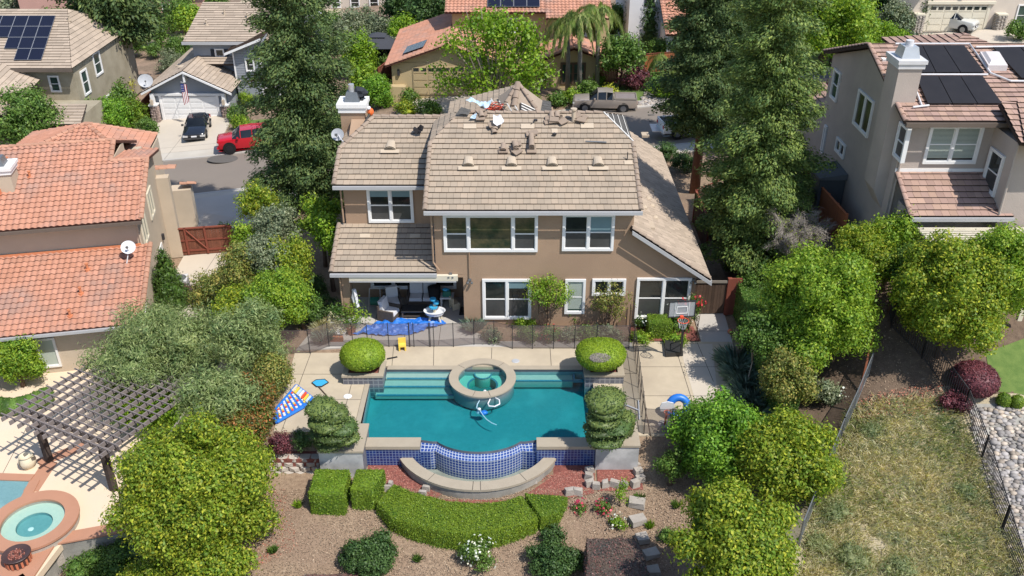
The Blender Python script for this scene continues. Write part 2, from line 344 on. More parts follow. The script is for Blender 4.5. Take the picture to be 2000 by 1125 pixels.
class MB:
    def __init__(s): s.v = []; s.f = []; s.fm = []; s.k = 0; s.uv = None; s.s = []; s.sm = False
    def mat(s, k): s.k = k; return s
    def face(s, pts, uv=None):
        i = len(s.v); s.v += [tuple(p) for p in pts]; s.f.append(tuple(range(i, i+len(pts)))); s.fm.append(s.k); s.s.append(s.sm)
        if uv is not None:
            if s.uv is None: s.uv = {}
            s.uv[len(s.f)-1] = uv
    def raw(s, vs, fs):
        i = len(s.v); s.v += [tuple(p) for p in vs]
        for f in fs: s.f.append(tuple(i+j for j in f)); s.fm.append(s.k); s.s.append(s.sm)
    def box(s, x0, x1, y0, y1, z0, z1, fr=None, taper=0.):
        vs = [(x, y, z) for z, tp in ((z0, 0), (z1, taper)) for x, y in ((x0+tp, y0+tp), (x1-tp, y0+tp), (x1-tp, y1-tp), (x0+tp, y1-tp))]
        if fr: vs = [fr(*p) for p in vs]
        s.raw(vs, [(3, 2, 1, 0), (4, 5, 6, 7), (0, 1, 5, 4), (1, 2, 6, 5), (2, 3, 7, 6), (3, 0, 4, 7)]); return s
    def prism(s, poly, z0, z1, fr=None):
        n = len(poly); z0f = z0 if callable(z0) else (lambda x, y: z0); z1f = z1 if callable(z1) else (lambda x, y: z1)
        a = sum(poly[i][0]*poly[(i+1) % n][1]-poly[(i+1) % n][0]*poly[i][1] for i in range(n))
        if a < 0: poly = poly[::-1]
        vs = [(p[0], p[1], z0f(p[0], p[1])) for p in poly]+[(p[0], p[1], z1f(p[0], p[1])) for p in poly]
        if fr: vs = [fr(*p) for p in vs]
        s.raw(vs, [tuple(range(n-1, -1, -1)), tuple(range(n, 2*n))]+[(i, (i+1) % n, n+(i+1) % n, n+i) for i in range(n)]); return s
    def cyl(s, c, r, z0, z1, r2=None, n=16, cap=True):
        r2 = r if r2 is None else r2
        vs = [(c[0]+rr*math.cos(2*math.pi*i/n), c[1]+rr*math.sin(2*math.pi*i/n), z) for z, rr in ((z0, r), (z1, r2)) for i in range(n)]
        fs = [(i, (i+1) % n, n+(i+1) % n, n+i) for i in range(n)]
        if cap: fs += [tuple(range(n-1, -1, -1)), tuple(range(n, 2*n))]
        s.raw(vs, fs); return s
    def tube(s, pts, r, n=6, r2=None, cap=True, closed=False):
        pts = [Vector(p) for p in pts]; m = len(pts); rs = [(r+(r2-r)*i/(m-1)) if r2 is not None else r for i in range(m)]
        vs = []
        for i, p in enumerate(pts):
            if closed: d = pts[(i+1) % m]-pts[i-1]
            else: d = pts[min(i+1, m-1)]-pts[max(i-1, 0)]
            d.normalize(); a = Vector((0, 0, 1)) if abs(d.z) < .9 else Vector((1, 0, 0))
            u = d.cross(a).normalized(); w = d.cross(u)
            vs += [p+rs[i]*(u*math.cos(2*math.pi*j/n)+w*math.sin(2*math.pi*j/n)) for j in range(n)]
        fs = []
        for i in range(m if closed else m-1):
            a, b = i*n, ((i+1) % m)*n
            fs += [(a+j, a+(j+1) % n, b+(j+1) % n, b+j) for j in range(n)]
        if cap and not closed: fs += [tuple(range(n-1, -1, -1)), tuple(range((m-1)*n, m*n))]
        s.raw(vs, fs); return s
    def lathe(s, prof, c=(0, 0, 0), n=20, sx=1., sy=1.):
        m = len(prof); vs = [(c[0]+sx*r*math.cos(2*math.pi*j/n), c[1]+sy*r*math.sin(2*math.pi*j/n), c[2]+z) for r, z in prof for j in range(n)]
        s.raw(vs, [(i*n+j, i*n+(j+1) % n, (i+1)*n+(j+1) % n, (i+1)*n+j) for i in range(m-1) for j in range(n)]); return s
    def blob(s, c, r, seed=0, amp=.15, sub=2, fq=1.3):
        vs, fs = ICO[sub]; c = Vector(c); o = []
        for p in vs:
            k = 1+amp*mnoise.noise(Vector(p)*fq+Vector((seed*3.7, seed, 0)))*2
            o.append((c.x+p[0]*r[0]*k, c.y+p[1]*r[1]*k, c.z+p[2]*r[2]*k))
        s.raw(o, fs); return s
    def build(s, name, mats, parent=None, label=None, smooth=None, origin=None):
        mats = [mats] if isinstance(mats, str) else mats
        v = np.array(s.v, dtype=float)
        if parent is not None: off = np.array(OFF[parent])
        else:
            off = np.array(origin) if origin is not None else np.array([(v[:, 0].min()+v[:, 0].max())/2, (v[:, 1].min()+v[:, 1].max())/2, v[:, 2].min()])
        me = bpy.data.meshes.new(name); me.from_pydata((v-off).tolist(), [], s.f)
        me.polygons.foreach_set('material_index', s.fm)
        if smooth is not None: me.polygons.foreach_set('use_smooth', [smooth]*len(s.f))
        elif any(s.s): me.polygons.foreach_set('use_smooth', s.s)
        if s.uv is not None:
            ul = me.uv_layers.new(name='UVMap'); 
            for fi, uv in s.uv.items():
                st_ = me.polygons[fi].loop_start
                for j, q in enumerate(uv): ul.data[st_+j].uv = q
        me.update(); o = finish(name, me, mats, parent)
        if parent is None: o.location = off
        if label: o['label'] = label
        return o
def ico(sub):
    import bmesh
    bm = bmesh.new(); bmesh.ops.create_icosphere(bm, subdivisions=sub, radius=1)
    r = ([tuple(v.co) for v in bm.verts], [tuple(v.index for v in f.verts) for f in bm.faces]); bm.free(); return r
ICO = {k: ico(k) for k in (1, 2, 3, 4)}
def frame(o, ang):
    """local frame on a wall: x along the wall (to the right seen from outside), y INTO the wall, z up; ang = direction of x"""
    c, s_ = math.cos(ang), math.sin(ang); ox, oy, oz = o
    return lambda x, y, z: (ox+x*c-y*s_, oy+x*s_+y*c, oz+z)
def struct(o): o['kind'] = 'structure'; return o
# ---------------------------------------------------------------- roofs
def clip(poly, x0, x1, y0, y1):
    for ax, lim, sg in ((0, x0, 1), (0, x1, -1), (1, y0, 1), (1, y1, -1)):
        out = []
        for i in range(len(poly)):
            a, b = poly[i], poly[(i+1) % len(poly)]
            da, db = sg*(a[ax]-lim), sg*(b[ax]-lim)
            if da >= 0: out.append(a)
            if (da >= 0) != (db >= 0):
                t = da/(da-db); out.append((a[0]+(b[0]-a[0])*t, a[1]+(b[1]-a[1])*t))
        poly = out
        if len(poly) < 3: return []
    return poly
def tiled(mb, poly, row=.34, tw=.3, thick=.05, kind='flat', under=.12, jit=.006, km=0, ke=1, ku=1, stag=.5, w0=0.):
    """rows of overlapping tiles laid on a planar convex polygon whose first edge is the eave"""
    poly = [Vector(p) for p in poly]; u = (poly[1]-poly[0]).normalized()
    n = Vector((0, 0, 0))
    for i in range(1, len(poly)-1): n += (poly[i]-poly[0]).cross(poly[i+1]-poly[0])
    n.normalize()
    if n.z < 0: n = -n
    w = n.cross(u)
    if w.z < 0: w = -w
    o = poly[0]; q = [((p-o).dot(u), (p-o).dot(w)) for p in poly]
    us = [a for a, b in q]; ws = [b for a, b in q]
    def pt(a, b, h): return o+u*a+w*b+n*h
    r = random.Random(int(abs(o.x*100+o.y*10))); k = 0; wa = min(ws)+w0
    while wa < max(ws)-.01:
        ph = r.random()*tw if kind == 'flat' and stag else 0
        ua = min(us)-ph
        while ua < max(us):
            dj = r.uniform(-jit, jit)
            strips = [(ua+.004, ua+tw-.004)] if kind == 'flat' else [(ua+tw*i/6, ua+tw*(i+1)/6) for i in range(6)]
            allv = []
            for (a, b) in strips:
                c = clip(q, a, b, wa, wa+row)
                if len(c) < 3: continue
                def hh(x, y):
                    h = .012+(thick+dj)*(1-(y-wa)/row)
                    if kind != 'flat': h += .065*(.5-.5*math.cos(2*math.pi*(x-ua)/tw))
                    return h
                top = [pt(x, y, hh(x, y)) for x, y in c]
                allv.append((c, top))
            if allv:
                mb.k = km
                if kind == 'flat': mb.face(allv[0][1])
                else:       # weld strips so that a tile is one island
                    idx = {}; i0 = len(mb.v)
                    for c, top in allv:
                        f = []
                        for (x, y), p in zip(c, top):
                            key = (round(x, 3), round(y, 3))
                            if key not in idx: idx[key] = len(mb.v); mb.v.append(tuple(p))
                            if idx[key] not in f: f.append(idx[key])
                        if len(f) > 2: mb.f.append(tuple(f)); mb.fm.append(km); mb.s.append(True)
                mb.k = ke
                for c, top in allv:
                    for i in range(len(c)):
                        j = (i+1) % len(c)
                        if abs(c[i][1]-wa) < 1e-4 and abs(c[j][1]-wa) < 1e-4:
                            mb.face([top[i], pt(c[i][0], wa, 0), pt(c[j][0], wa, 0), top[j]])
            ua += tw
        wa += row; k += 1
    mb.k = ku
    mb.face([p+n*.008 for p in poly]); m = len(poly)
    mb.face([p-n*under for p in poly][::-1])
    for i in range(m): mb.face([poly[i]+n*.008, poly[i]-n*under, poly[(i+1) % m]-n*under, poly[(i+1) % m]+n*.008])
def caps(mb, a, b, r=.12, step=.38, half=True, lift=.05, n=6):
    """overlapping half-round or angular ridge tiles from a (low) to b"""
    a, b = Vector(a), Vector(b); d = b-a; L = d.length; d.normalize()
    s = d.cross(Vector((0, 0, 1))).normalized(); up = s.cross(d)
    m = max(1, int(L/step)); rr = random.Random(int(L*100))
    for i in range(m):
        p = a+d*(L*i/m); q = a+d*(L*(i+1)/m+.03)
        ring = []
        for c, k, hh in ((p, 1.12, lift+.035), (q, .95, lift)):
            for j in range(n+1):
                t = math.pi*j/n; ring.append(c+s*(math.cos(t)*r*k)+up*(math.sin(t)*r*k*.75+hh-.04))
        nn = n+1; i0 = [(j, j+1, nn+j+1, nn+j) for j in range(n)]+[tuple(range(n, -1, -1))]
        mb.raw(ring, i0)
def roofpart(root, name, polys, mats, kind='flat', capl=(), capr=.12, row=.34, tw=.3, label=None, **kw):
    mb = MB()
    for p in polys: tiled(mb, p, row=row, tw=tw, kind=kind, **kw)
    mb.k = 2
    for a, b in capl: caps(mb, a, b, capr)
    return mb.build(name, mats, root, label)
FLAT = ['tile_brown', 'tile_edge_shade', 'tile_cap']; CLAY = ['tile_clay', 'tile_clayedge_shade', 'clay_cap']; GREY = ['tile_grey', 'tile_edge_shade', 'tile_grey']; MAUVE = ['tile_mauve', 'tile_edge_shade', 'tile_mauve']
# ---------------------------------------------------------------- windows
def window(root, fr, x, z, w, h, cols=2, split=.5, pane='pane', low=None, trim=.11, frm='paint_white', blind=0., inner=None, weights=None, sill=True):
    """a framed window on a wall frame; x, z = lower left corner of the outer trim"""
    m = MB(); t = trim; y0, y1 = -.085, .09
    m.box(x, x+w, y0, y1, z, z+t*1.05, fr); m.box(x, x+w, y0, y1, z+h-t, z+h, fr)
    m.box(x, x+t, y0, y1, z+t*1.05, z+h-t, fr); m.box(x+w-t, x+w, y0, y1, z+t*1.05, z+h-t, fr)
    ws = weights or [1]*cols; iw = w-2*t-(cols-1)*t; tot = sum(ws); cx = x+t; g = MB()
    for i in range(cols):
        cw = iw*ws[i]/tot
        if i: m.box(cx-t, cx, y0+.004, y1, z+t*1.05, z+h-t, fr)
        za, zb = z+t*1.05, z+h-t; zm = za+(zb-za)*split
        s = .035
        m.box(cx, cx+s, -.04, .06, za, zb, fr); m.box(cx+cw-s, cx+cw, -.04, .06, za, zb, fr)
        m.box(cx+s, cx+cw-s, -.04, .06, zb-s, zb, fr); m.box(cx+s, cx+cw-s, -.04, .06, za, za+s, fr)
        has = split > 0 and not (weights and ws[i] == max(ws))
        if has: m.box(cx+s, cx+cw-s, -.045, .06, zm-.025, zm+.025, fr)
        g.mat(0); g.box(cx+s*.5, cx+cw-s*.5, -.014, -.010, (zm if has else za)+.01, zb-.01, fr)
        if has: g.mat(1).box(cx+s*.5, cx+cw-s*.5, -.014, -.010, za+.01, zm-.003, fr)
        if blind and (i+int(blind*10)) % 2 == 0 or blind >= 1:
            b = min(.95, blind if blind < 1 else .9); g.mat(2); zz = zb-.02
            while zz > zb-(zb-za)*b: g.box(cx+s*1.2, cx+cw-s*1.2, -.03, -.018, zz-.045, zz-.006, fr); zz -= .055
        if inner: 
            g.mat(2); g.box(cx+s, cx+cw-s, -.03, -.020, zb-(zb-za)*inner[i % len(inner)], zb-.03, fr) if inner[i % len(inner)] else 0
        cx += cw+t
    o = m.build('window', frm, root); g.build('pane', [pane, low or pane, 'blind' if blind else 'shade_blue'], o)
    return o
def wallring(m, poly, z0, z1):
    """extruded footprint used as the wall body"""
    m.prism(poly, z0, z1); return m
# ---------------------------------------------------------------- foliage
def rnd_dirs(n):
    v = RNG.normal(size=(n, 3)); return v/np.linalg.norm(v, axis=1)[:, None]
def leafmesh(name, c, nrm, size, asp, mats, parent, drop=0., core=None, jit=.7, origin=None, szv=.35, dirs=None, mi=None, label=None):
    """one mesh of many small four-cornered leaves at points c, turned roughly along nrm, over an optional core"""
    n = len(c); nn = nrm+RNG.normal(size=(n, 3))*jit; nn[:, 2] += .25; nn /= np.linalg.norm(nn, axis=1)[:, None]+1e-9
    t = RNG.normal(size=(n, 3)) if dirs is None else dirs+RNG.normal(size=(n, 3))*.35
    t[:, 2] -= drop
    t -= nn*(t*nn).sum(1)[:, None]; t /= np.linalg.norm(t, axis=1)[:, None]+1e-9
    b = np.cross(nn, t); L = size*(1+szv*RNG.uniform(-1, 1, n))[:, None]; Wd = L*asp
    q = np.stack([c-t*L*.5, c+b*Wd*.5-t*L*.05, c+t*L*.5, c-b*Wd*.5-t*L*.05], 1).reshape(-1, 3)
    cv = np.array(core[0]).reshape(-1, 3) if core else np.zeros((0, 3)); cf = core[1] if core else []
    V = np.concatenate([q, cv]); off = np.array(OFF[parent]) if parent is not None else (np.array(origin) if origin is not None else np.zeros(3))
    V = V-off; nc = len(cf); loops = np.concatenate([np.arange(4*n)]+[np.array(f)+4*n for f in cf]).astype(np.int32) if nc else np.arange(4*n, dtype=np.int32)
    tot = np.concatenate([np.full(n, 4), np.array([len(f) for f in cf], dtype=int)]).astype(np.int32)
    start = np.concatenate([[0], np.cumsum(tot)[:-1]]).astype(np.int32)
    me = bpy.data.meshes.new(name); me.vertices.add(len(V)); me.vertices.foreach_set('co', V.ravel())
    me.loops.add(len(loops)); me.loops.foreach_set('vertex_index', loops); me.polygons.add(len(tot)); me.polygons.foreach_set('loop_start', start); me.polygons.foreach_set('loop_total', tot)
    if mi is not None: me.polygons.foreach_set('material_index', np.concatenate([mi, np.zeros(nc)]).astype(np.int32))
    me.update(calc_edges=True)
    o = finish(name, me, [mats] if isinstance(mats, str) else mats, parent)
    if parent is None: o.location = off
    if label: o['label'] = label
    return o
def shell(clumps, n, thick=.35, fuzz=.12, up=0., spr=.11, per=9):
    """leaf points on the outer shells of overlapping clumps, dropped where another clump buries them"""
    cl = np.array(clumps, float); ar = (cl[:, 3]*cl[:, 4]+cl[:, 3]*cl[:, 5]+cl[:, 4]*cl[:, 5]); N = n; n = max(8, n//per); k = RNG.choice(len(cl), int(n*1.9), p=ar/ar.sum())
    d = rnd_dirs(len(k)); d[:, 2] += up; d /= np.linalg.norm(d, axis=1)[:, None]
    rr = 1-thick*RNG.random(len(k))**2.2+fuzz*RNG.random(len(k))**3*2
    p = cl[k, :3]+d*cl[k, 3:6]*rr[:, None]; keep = np.ones(len(k), bool)
    for j in range(len(cl)):
        e = ((p-cl[j, :3])/cl[j, 3:6]); ins = ((e**2).sum(1) < .5) & (k != j); keep &= ~ins
    p, d = p[keep][:n], d[keep][:n]; i = np.repeat(np.arange(len(p)), per); m = len(i); g = RNG.normal(size=(m, 3))
    return p[i]+g*spr+d[i]*(RNG.random((m, 1))**2)*spr*1.2, d[i]+g*.55
def core_of(clumps, s=.72, sub=1, seed=0):
    m = MB()
    for i, c in enumerate(clumps): m.blob(c[:3], [q*s for q in c[3:6]], seed+i, .25, sub)
    return m.v, m.f
def round_clumps(c, rx, ry, rz, n, k=.36, seed=0, lo=-.75, var=.3):
    r = random.Random(seed); out = [(c[0], c[1], c[2], rx*.55, ry*.55, rz*.55)]
    n = int(n*.8); k = k*.95
    for i in range(n):
        z = lo+(1-lo)*(i+.5)/n; a = i*2.39996+r.uniform(-.4, .4); q = math.sqrt(max(0, 1-z*z)); m = r.uniform(.56, .98)*(1+.32*mnoise.noise(Vector((math.cos(a)*q*1.4+seed*3.1, math.sin(a)*q*1.4, z*1.4))))
        s = k*r.uniform(.55, 1.25)*(1.5-.62*m)
        out.append((c[0]+math.cos(a)*q*rx*m, c[1]+math.sin(a)*q*ry*m, c[2]+z*rz*m, rx*s, ry*s, rz*s*.9))
    return out
def limbs(m, base, top, clumps, r, n=7, seed=0):
    """tapered trunk and limbs that reach into the clumps"""
    rr = random.Random(seed); b, t = Vector(base), Vector(top)
    f = b.lerp(t, .45)+Vector((rr.uniform(-.08, .08), rr.uniform(-.08, .08), 0))
    m.tube([b-Vector((0, 0, .15)), b.lerp(f, .5)+Vector((rr.uniform(-.05, .05), 0, 0)), f, t], r, 7, r*.4)
    for c in rr.sample(list(clumps), min(n, len(clumps))):
        e = Vector(c[:3]); q = b.lerp(t, rr.uniform(.35, .8)); mid = q.lerp(e, .5)+Vector((0, 0, -.15))
        m.tube([q, mid, e], r*.5, 5, r*.12)
def tree(name, label, cat, base, c, rx, ry, rz, leaf, n, size=.13, asp=.55, nclump=30, trunk='bark', tr=.13, group=None, k=.36, seed=1, drop=0., jit=.7, core=.7, lo=-.75, thick=.4, fuzz=.14, stems=1, dirs=None, parts=True, lm=7):
    """crown of leaf clumps + trunk with limbs"""
    base = Vector(base); root = thing(name, base, label, cat, group)
    cl = round_clumps(c, rx, ry, rz, nclump, k, seed, lo)
    p, d = shell(cl, n, thick, fuzz, 0, size*.95)
    leafmesh('crown', p, d, size, asp, leaf, root, drop, core_of(cl, core*.9) if core else None, jit)
    m = MB()
    for s in range(stems):
        o = Vector((math.cos(s*2.4+seed)*.18, math.sin(s*2.4+seed)*.18, 0)) if stems > 1 else Vector((0, 0, 0))
        limbs(m, base+o, Vector(c)+o*3+Vector((0, 0, rz*.2)), cl, tr, lm, seed+s)
    m.build('trunk', trunk, root, smooth=True)
    return root
def ptree(name, label, cat, px, py, h, rpx, leaf, n, asp_z=1., asp_y=1., base=None, **kw):
    """tree whose crown centre is seen at (px,py), h metres above the ground below it"""
    c = G(px, py, h); r = rpx*dep(*c)/F
    b = Vector((c.x, c.y, gz(c.x, c.y))) if base is None else Vector(base)
    return tree(name, label, cat, b, c, r, r*asp_y, r*asp_z, leaf, n, **kw)
def bush(name, label, cat, base, rx, ry, rz, leaf, n, size=.09, asp=.6, nclump=10, group=None, k=.45, seed=1, jit=.7, squash=.9, drop=0., thick=.3, fuzz=.1, extra=None):
    """low shrub: foliage clumps down to the ground on short stems"""
    base = Vector(base); c = base+Vector((0, 0, rz*squash)); root = thing(name, base, label, cat, group)
    cl = round_clumps(c, rx, ry, rz, nclump, k, seed, -.5)
    p, d = shell(cl, n, thick, fuzz, 0, size*.8)
    leafmesh('foliage', p, d, size, asp, leaf, root, drop, core_of(cl, .72), jit)
    m = MB()
    for i in range(3): m.tube([base+Vector((.05*math.cos(i*2), .05*math.sin(i*2), -.05)), c+Vector((rx*.4*math.cos(i*2.1), ry*.4*math.sin(i*2.1), 0))], .03, 5, .012)
    m.build('stem', 'bark', root, smooth=True)
    if extra:
        lf, cnt, sz, nm = extra; q, e = shell(cl, cnt, .05, .12, .5); leafmesh(nm, q+e*.03, e, sz, .9, lf, root, 0, None, .5)
    return root
def pbush(name, label, cat, px, py, rpx, leaf, n, az=.8, ay=1., **kw):
    """shrub whose middle is seen at (px,py)"""
    g = G(px, py); r0 = rpx*dep(*g)/F; g = G(px, py, r0*az*.85); r = rpx*dep(*g)/F
    return bush(name, label, cat, (g.x, g.y, gz(g.x, g.y)), r, r*ay, r*az, leaf, n, **kw)
def surf_pts(vs, fs, n, fuzz=.02):
    """random points with normals on a triangulated surface"""
    V = np.array(vs, float); T = []
    for f in fs:
        for i in range(1, len(f)-1): T.append((f[0], f[i], f[i+1]))
    T = np.array(T); a, b, c = V[T[:, 0]], V[T[:, 1]], V[T[:, 2]]; nr = np.cross(b-a, c-a); A = np.linalg.norm(nr, axis=1)
    k = RNG.choice(len(T), n, p=A/A.sum()); u = RNG.random((n, 1)); v = RNG.random((n, 1)); sw = (u+v > 1); u = np.where(sw, 1-u, u); v = np.where(sw, 1-v, v)
    p = a[k]+(b[k]-a[k])*u+(c[k]-a[k])*v; nn = nr[k]/(A[k][:, None]+1e-12)
    return p+nn*RNG.normal(size=(n, 1))*fuzz, nn
def clipped(name, label, cat, mbf, leaf, n, size=.06, asp=.6, group=None, fuzz=.025, origin=None, jit=.55, stem=True, drop=0.):
    """clipped hedge or topiary: a shaped body covered with small leaves"""
    vs, fs = mbf.v, mbf.f; a = np.array(vs); o = Vector(origin) if origin is not None else Vector((a[:, 0].mean(), a[:, 1].mean(), a[:, 2].min()))
    root = thing(name, o, label, cat, group); p, d = surf_pts(vs, fs, n, fuzz)
    leafmesh('foliage', p, d, size, asp, leaf, root, drop, (vs, fs), jit)
    if stem: MB().tube([o+Vector((0, 0, -.05)), o+Vector((0, 0, (a[:, 2].max()-o.z)*.7))], .05, 6, .02).build('stem', 'bark', root)
    return root
ORD = 'first second third fourth fifth sixth seventh eighth ninth tenth eleventh twelfth thirteenth fourteenth'.split()
def polyat(l, t):
    k = min(int(t*(len(l)-1)), len(l)-2); f = t*(len(l)-1)-k; return Vector((l[k][0]+(l[k+1][0]-l[k][0])*f, l[k][1]+(l[k+1][1]-l[k][1])*f, 0))
def hedgebox(poly, z0, z1, cell=.3, amp=.05, seed=0, paths=None):
    """a hedge body along a quad footprint, subdivided and slightly uneven; z0/z1 numbers or functions"""
    A, B, C, D = [Vector((p[0], p[1], 0)) for p in poly]; L = max((B-A).length, (D-C).length); Wd = max((D-A).length, (C-B).length)
    f0 = z0 if callable(z0) else (lambda x, y: z0); f1 = z1 if callable(z1) else (lambda x, y: z1); H = f1(A.x, A.y)-f0(A.x, A.y)
    nu, nv, nw = max(2, int(L/cell)), max(2, int(Wd/cell)), max(2, int(H/cell)); m = MB()
    def pt(u, v, w):
        p = A.lerp(B, u).lerp(D.lerp(C, u), v) if paths is None else polyat(paths[0], u).lerp(polyat(paths[1], u), v); z = f0(p.x, p.y)+(f1(p.x, p.y)-f0(p.x, p.y))*w
        q = Vector((p.x, p.y, z)); k = mnoise.noise(q*1.4+Vector((seed, 0, 0)))*amp*2; ed = (Vector((u-.5, v-.5, w-.4)))
        cen = A.lerp(C, .5); dr = Vector((p.x-cen.x, p.y-cen.y, z-(f0(p.x, p.y)+H*.5)))
        if dr.length: dr.normalize()
        cnr = (abs(u-.5) > .49)+(abs(v-.5) > .49)+(w > .99)
        return q+dr*(k-(.05 if cnr >= 2 else 0))
    def sheet(fn, a, b):
        vs = [fn(i/a, j/b) for j in range(b+1) for i in range(a+1)]
        m.raw(vs, [(j*(a+1)+i, j*(a+1)+i+1, (j+1)*(a+1)+i+1, (j+1)*(a+1)+i) for j in range(b) for i in range(a)])
    sheet(lambda s, t: pt(s, t, 1), nu, nv); sheet(lambda s, t: pt(s, 0, t), nu, nw); sheet(lambda s, t: pt(1-s, 1, t), nu, nw)
    sheet(lambda s, t: pt(0, 1-s, t), nv, nw); sheet(lambda s, t: pt(1, s, t), nv, nw)
    return m
def conifer(name, label, base, top, rmax, leaf, n, trunk='bark_red', size=.28, seed=1, low=.06, tr=.35, group=None, shape=.8, asp=.42):
    """tall redwood: tapering tiers of drooping bough clumps around a straight trunk"""
    base, top = Vector(base), Vector(top); root = thing(name, base, label, 'tree', group); H = top.z-base.z; r = random.Random(seed); cl = []
    nb = int(H*4.6); 
    for i in range(nb):
        t = low+(1-low)*(i+r.random())/nb; env = rmax*(min(1, (t-low+.04)/.14)**.6)*(1-t)**shape*1.12+.12
        a = i*2.39996+r.uniform(-.3, .3); L = env*r.uniform(.72, 1.08); z = base.z+H*t
        for s, wk in ((.38, 1.), (.6, .86), (.8, .66), (.98, .42)):
            q = L*s; w = max(.26, env*.27)*r.uniform(.85, 1.15)*wk
            cl.append((base.x+(top.x-base.x)*t+math.cos(a)*q, base.y+(top.y-base.y)*t+math.sin(a)*q, z-q*.14-.05*(s > .9)+r.uniform(-.08, .08), w*1.15, w*1.15, w*.5))
    p, d = shell(cl, n, .3, .2, .15, size*.7, 11)
    rad = p-np.array([base.x, base.y, 0]); rad[:, 2] = 0; rad /= np.linalg.norm(rad, axis=1)[:, None]+1e-6; rad[:, 2] = -.15
    core = MB(); core.lathe([(rmax*.05, H*low)]+[(rmax*.3*(1-t)**(shape+.3), H*(low+(1-low)*t)) for t in (.06, .2, .4, .6, .8, .99)], base, 12)
    leafmesh('crown', p, d+np.array([0, 0, .5]), size, asp, leaf, root, 0, (core.v, core.f), .6, dirs=rad)
    m = MB(); m.tube([base-Vector((0, 0, .3)), base.lerp(top, .3), base.lerp(top, .95)], tr, 9, tr*.15)
    for i in range(0, len(cl), max(1, len(cl)//40)):
        c = cl[i]; m.tube([Vector((base.x, base.y, c[2]+.3)), Vector(c[:3])], .06, 4, .02)
    m.build('trunk', trunk, root, smooth=True)
    return root
def cone_tree(name, label, base, h, r, leaf, n, size=.08, seed=1, group=None, cat='tree', lean=(0, 0), shape=.75):
    base = Vector(base); root = thing(name, base, label, cat, group); m = MB(); rr = random.Random(seed); ks = int(h*5)
    cl = []
    for i in range(ks*3):
        t = (i+.5)/(ks*3); e = r*(1-t)**shape*(.7+.3*min(1, t*6))+.04; a = i*2.4; q = e*.62
        cl.append((base.x+lean[0]*t+math.cos(a)*q, base.y+lean[1]*t+math.sin(a)*q, base.z+.1+h*t, e*.5, e*.5, max(e*.7, .12)))
    p, d = shell(cl, n, .3, .12, 0, size*.7); leafmesh('crown', p, d, size, .5, leaf, root, -.6, core_of(cl, .75), .6)
    MB().tube([base-Vector((0, 0, .1)), base+Vector((lean[0]*.8, lean[1]*.8, h*.8))], r*.1+.02, 6, .02).build('trunk', 'bark', root)
    return root
def blades(name, pts, nrm, hgt, wid, mats, parent=None, label=None, lean=.5, mi=None, origin=None, dirs=None):
    """thin grass blades rising from pts"""
    n = len(pts); up = np.tile([0, 0, 1.], (n, 1))+RNG.normal(size=(n, 3))*lean*np.array([1, 1, .2])
    if dirs is not None: up += dirs
    up /= np.linalg.norm(up, axis=1)[:, None]; s = np.cross(up, RNG.normal(size=(n, 3))); s /= np.linalg.norm(s, axis=1)[:, None]+1e-9
    h = (hgt*(1+.5*RNG.uniform(-1, 1, n)))[:, None]; w = wid*(1+.4*RNG.uniform(-1, 1, (n, 1)))
    out = up.copy(); out[:, 2] *= .4
    q = np.stack([pts-s*w*.5, pts+s*w*.5, pts+up*h*.6+s*w*.35, pts+up*h*.6+out*h*.35], 1).reshape(-1, 3)
    off = np.array(OFF[parent]) if parent is not None else (np.array(origin) if origin is not None else np.zeros(3)); q = q-off
    me = bpy.data.meshes.new(name); me.vertices.add(4*n); me.vertices.foreach_set('co', q.ravel()); me.loops.add(4*n); me.loops.foreach_set('vertex_index', np.arange(4*n, dtype=np.int32))
    me.polygons.add(n); me.polygons.foreach_set('loop_start', np.arange(0, 4*n, 4, dtype=np.int32)); me.polygons.foreach_set('loop_total', np.full(n, 4, np.int32))
    if mi is not None: me.polygons.foreach_set('material_index', mi.astype(np.int32))
    me.update(calc_edges=True); o = finish(name, me, [mats] if isinstance(mats, str) else mats, parent)
    if parent is None: o.location = off
    if label: o['label'] = label
    return o
def tuft(label, base, r, h, leaf, n=260, name='grass_clump', cat='plant', wid=.03, group=None):
    base = Vector(base); a = RNG.random(n)*6.283; q = RNG.random(n)**.5*r*.35; p = np.stack([base.x+np.cos(a)*q, base.y+np.sin(a)*q, np.full(n, base.z)], 1)
    d = np.stack([np.cos(a), np.sin(a), np.zeros(n)], 1)*r*.9
    o = blades(name, p, None, h, wid, leaf, None, None, .25, None, base, d); return tag(o, label, cat, group)
def scatter_poly(poly, n):
    """random ground points in a convex polygon"""
    xs = [p[0] for p in poly]; ys = [p[1] for p in poly]; out = []
    x = RNG.uniform(min(xs), max(xs), n*4); y = RNG.uniform(min(ys), max(ys), n*4); ins = np.ones(len(x), bool)
    a = sum(poly[i][0]*poly[(i+1) % len(poly)][1]-poly[(i+1) % len(poly)][0]*poly[i][1] for i in range(len(poly))); sg = 1 if a > 0 else -1
    for i in range(len(poly)):
        (x0, y0), (x1, y1) = poly[i][:2], poly[(i+1) % len(poly)][:2]; ins &= sg*((x1-x0)*(y-y0)-(y1-y0)*(x-x0)) >= 0
    return x[ins][:n], y[ins][:n]
gzv = np.vectorize(gz, otypes=[float])
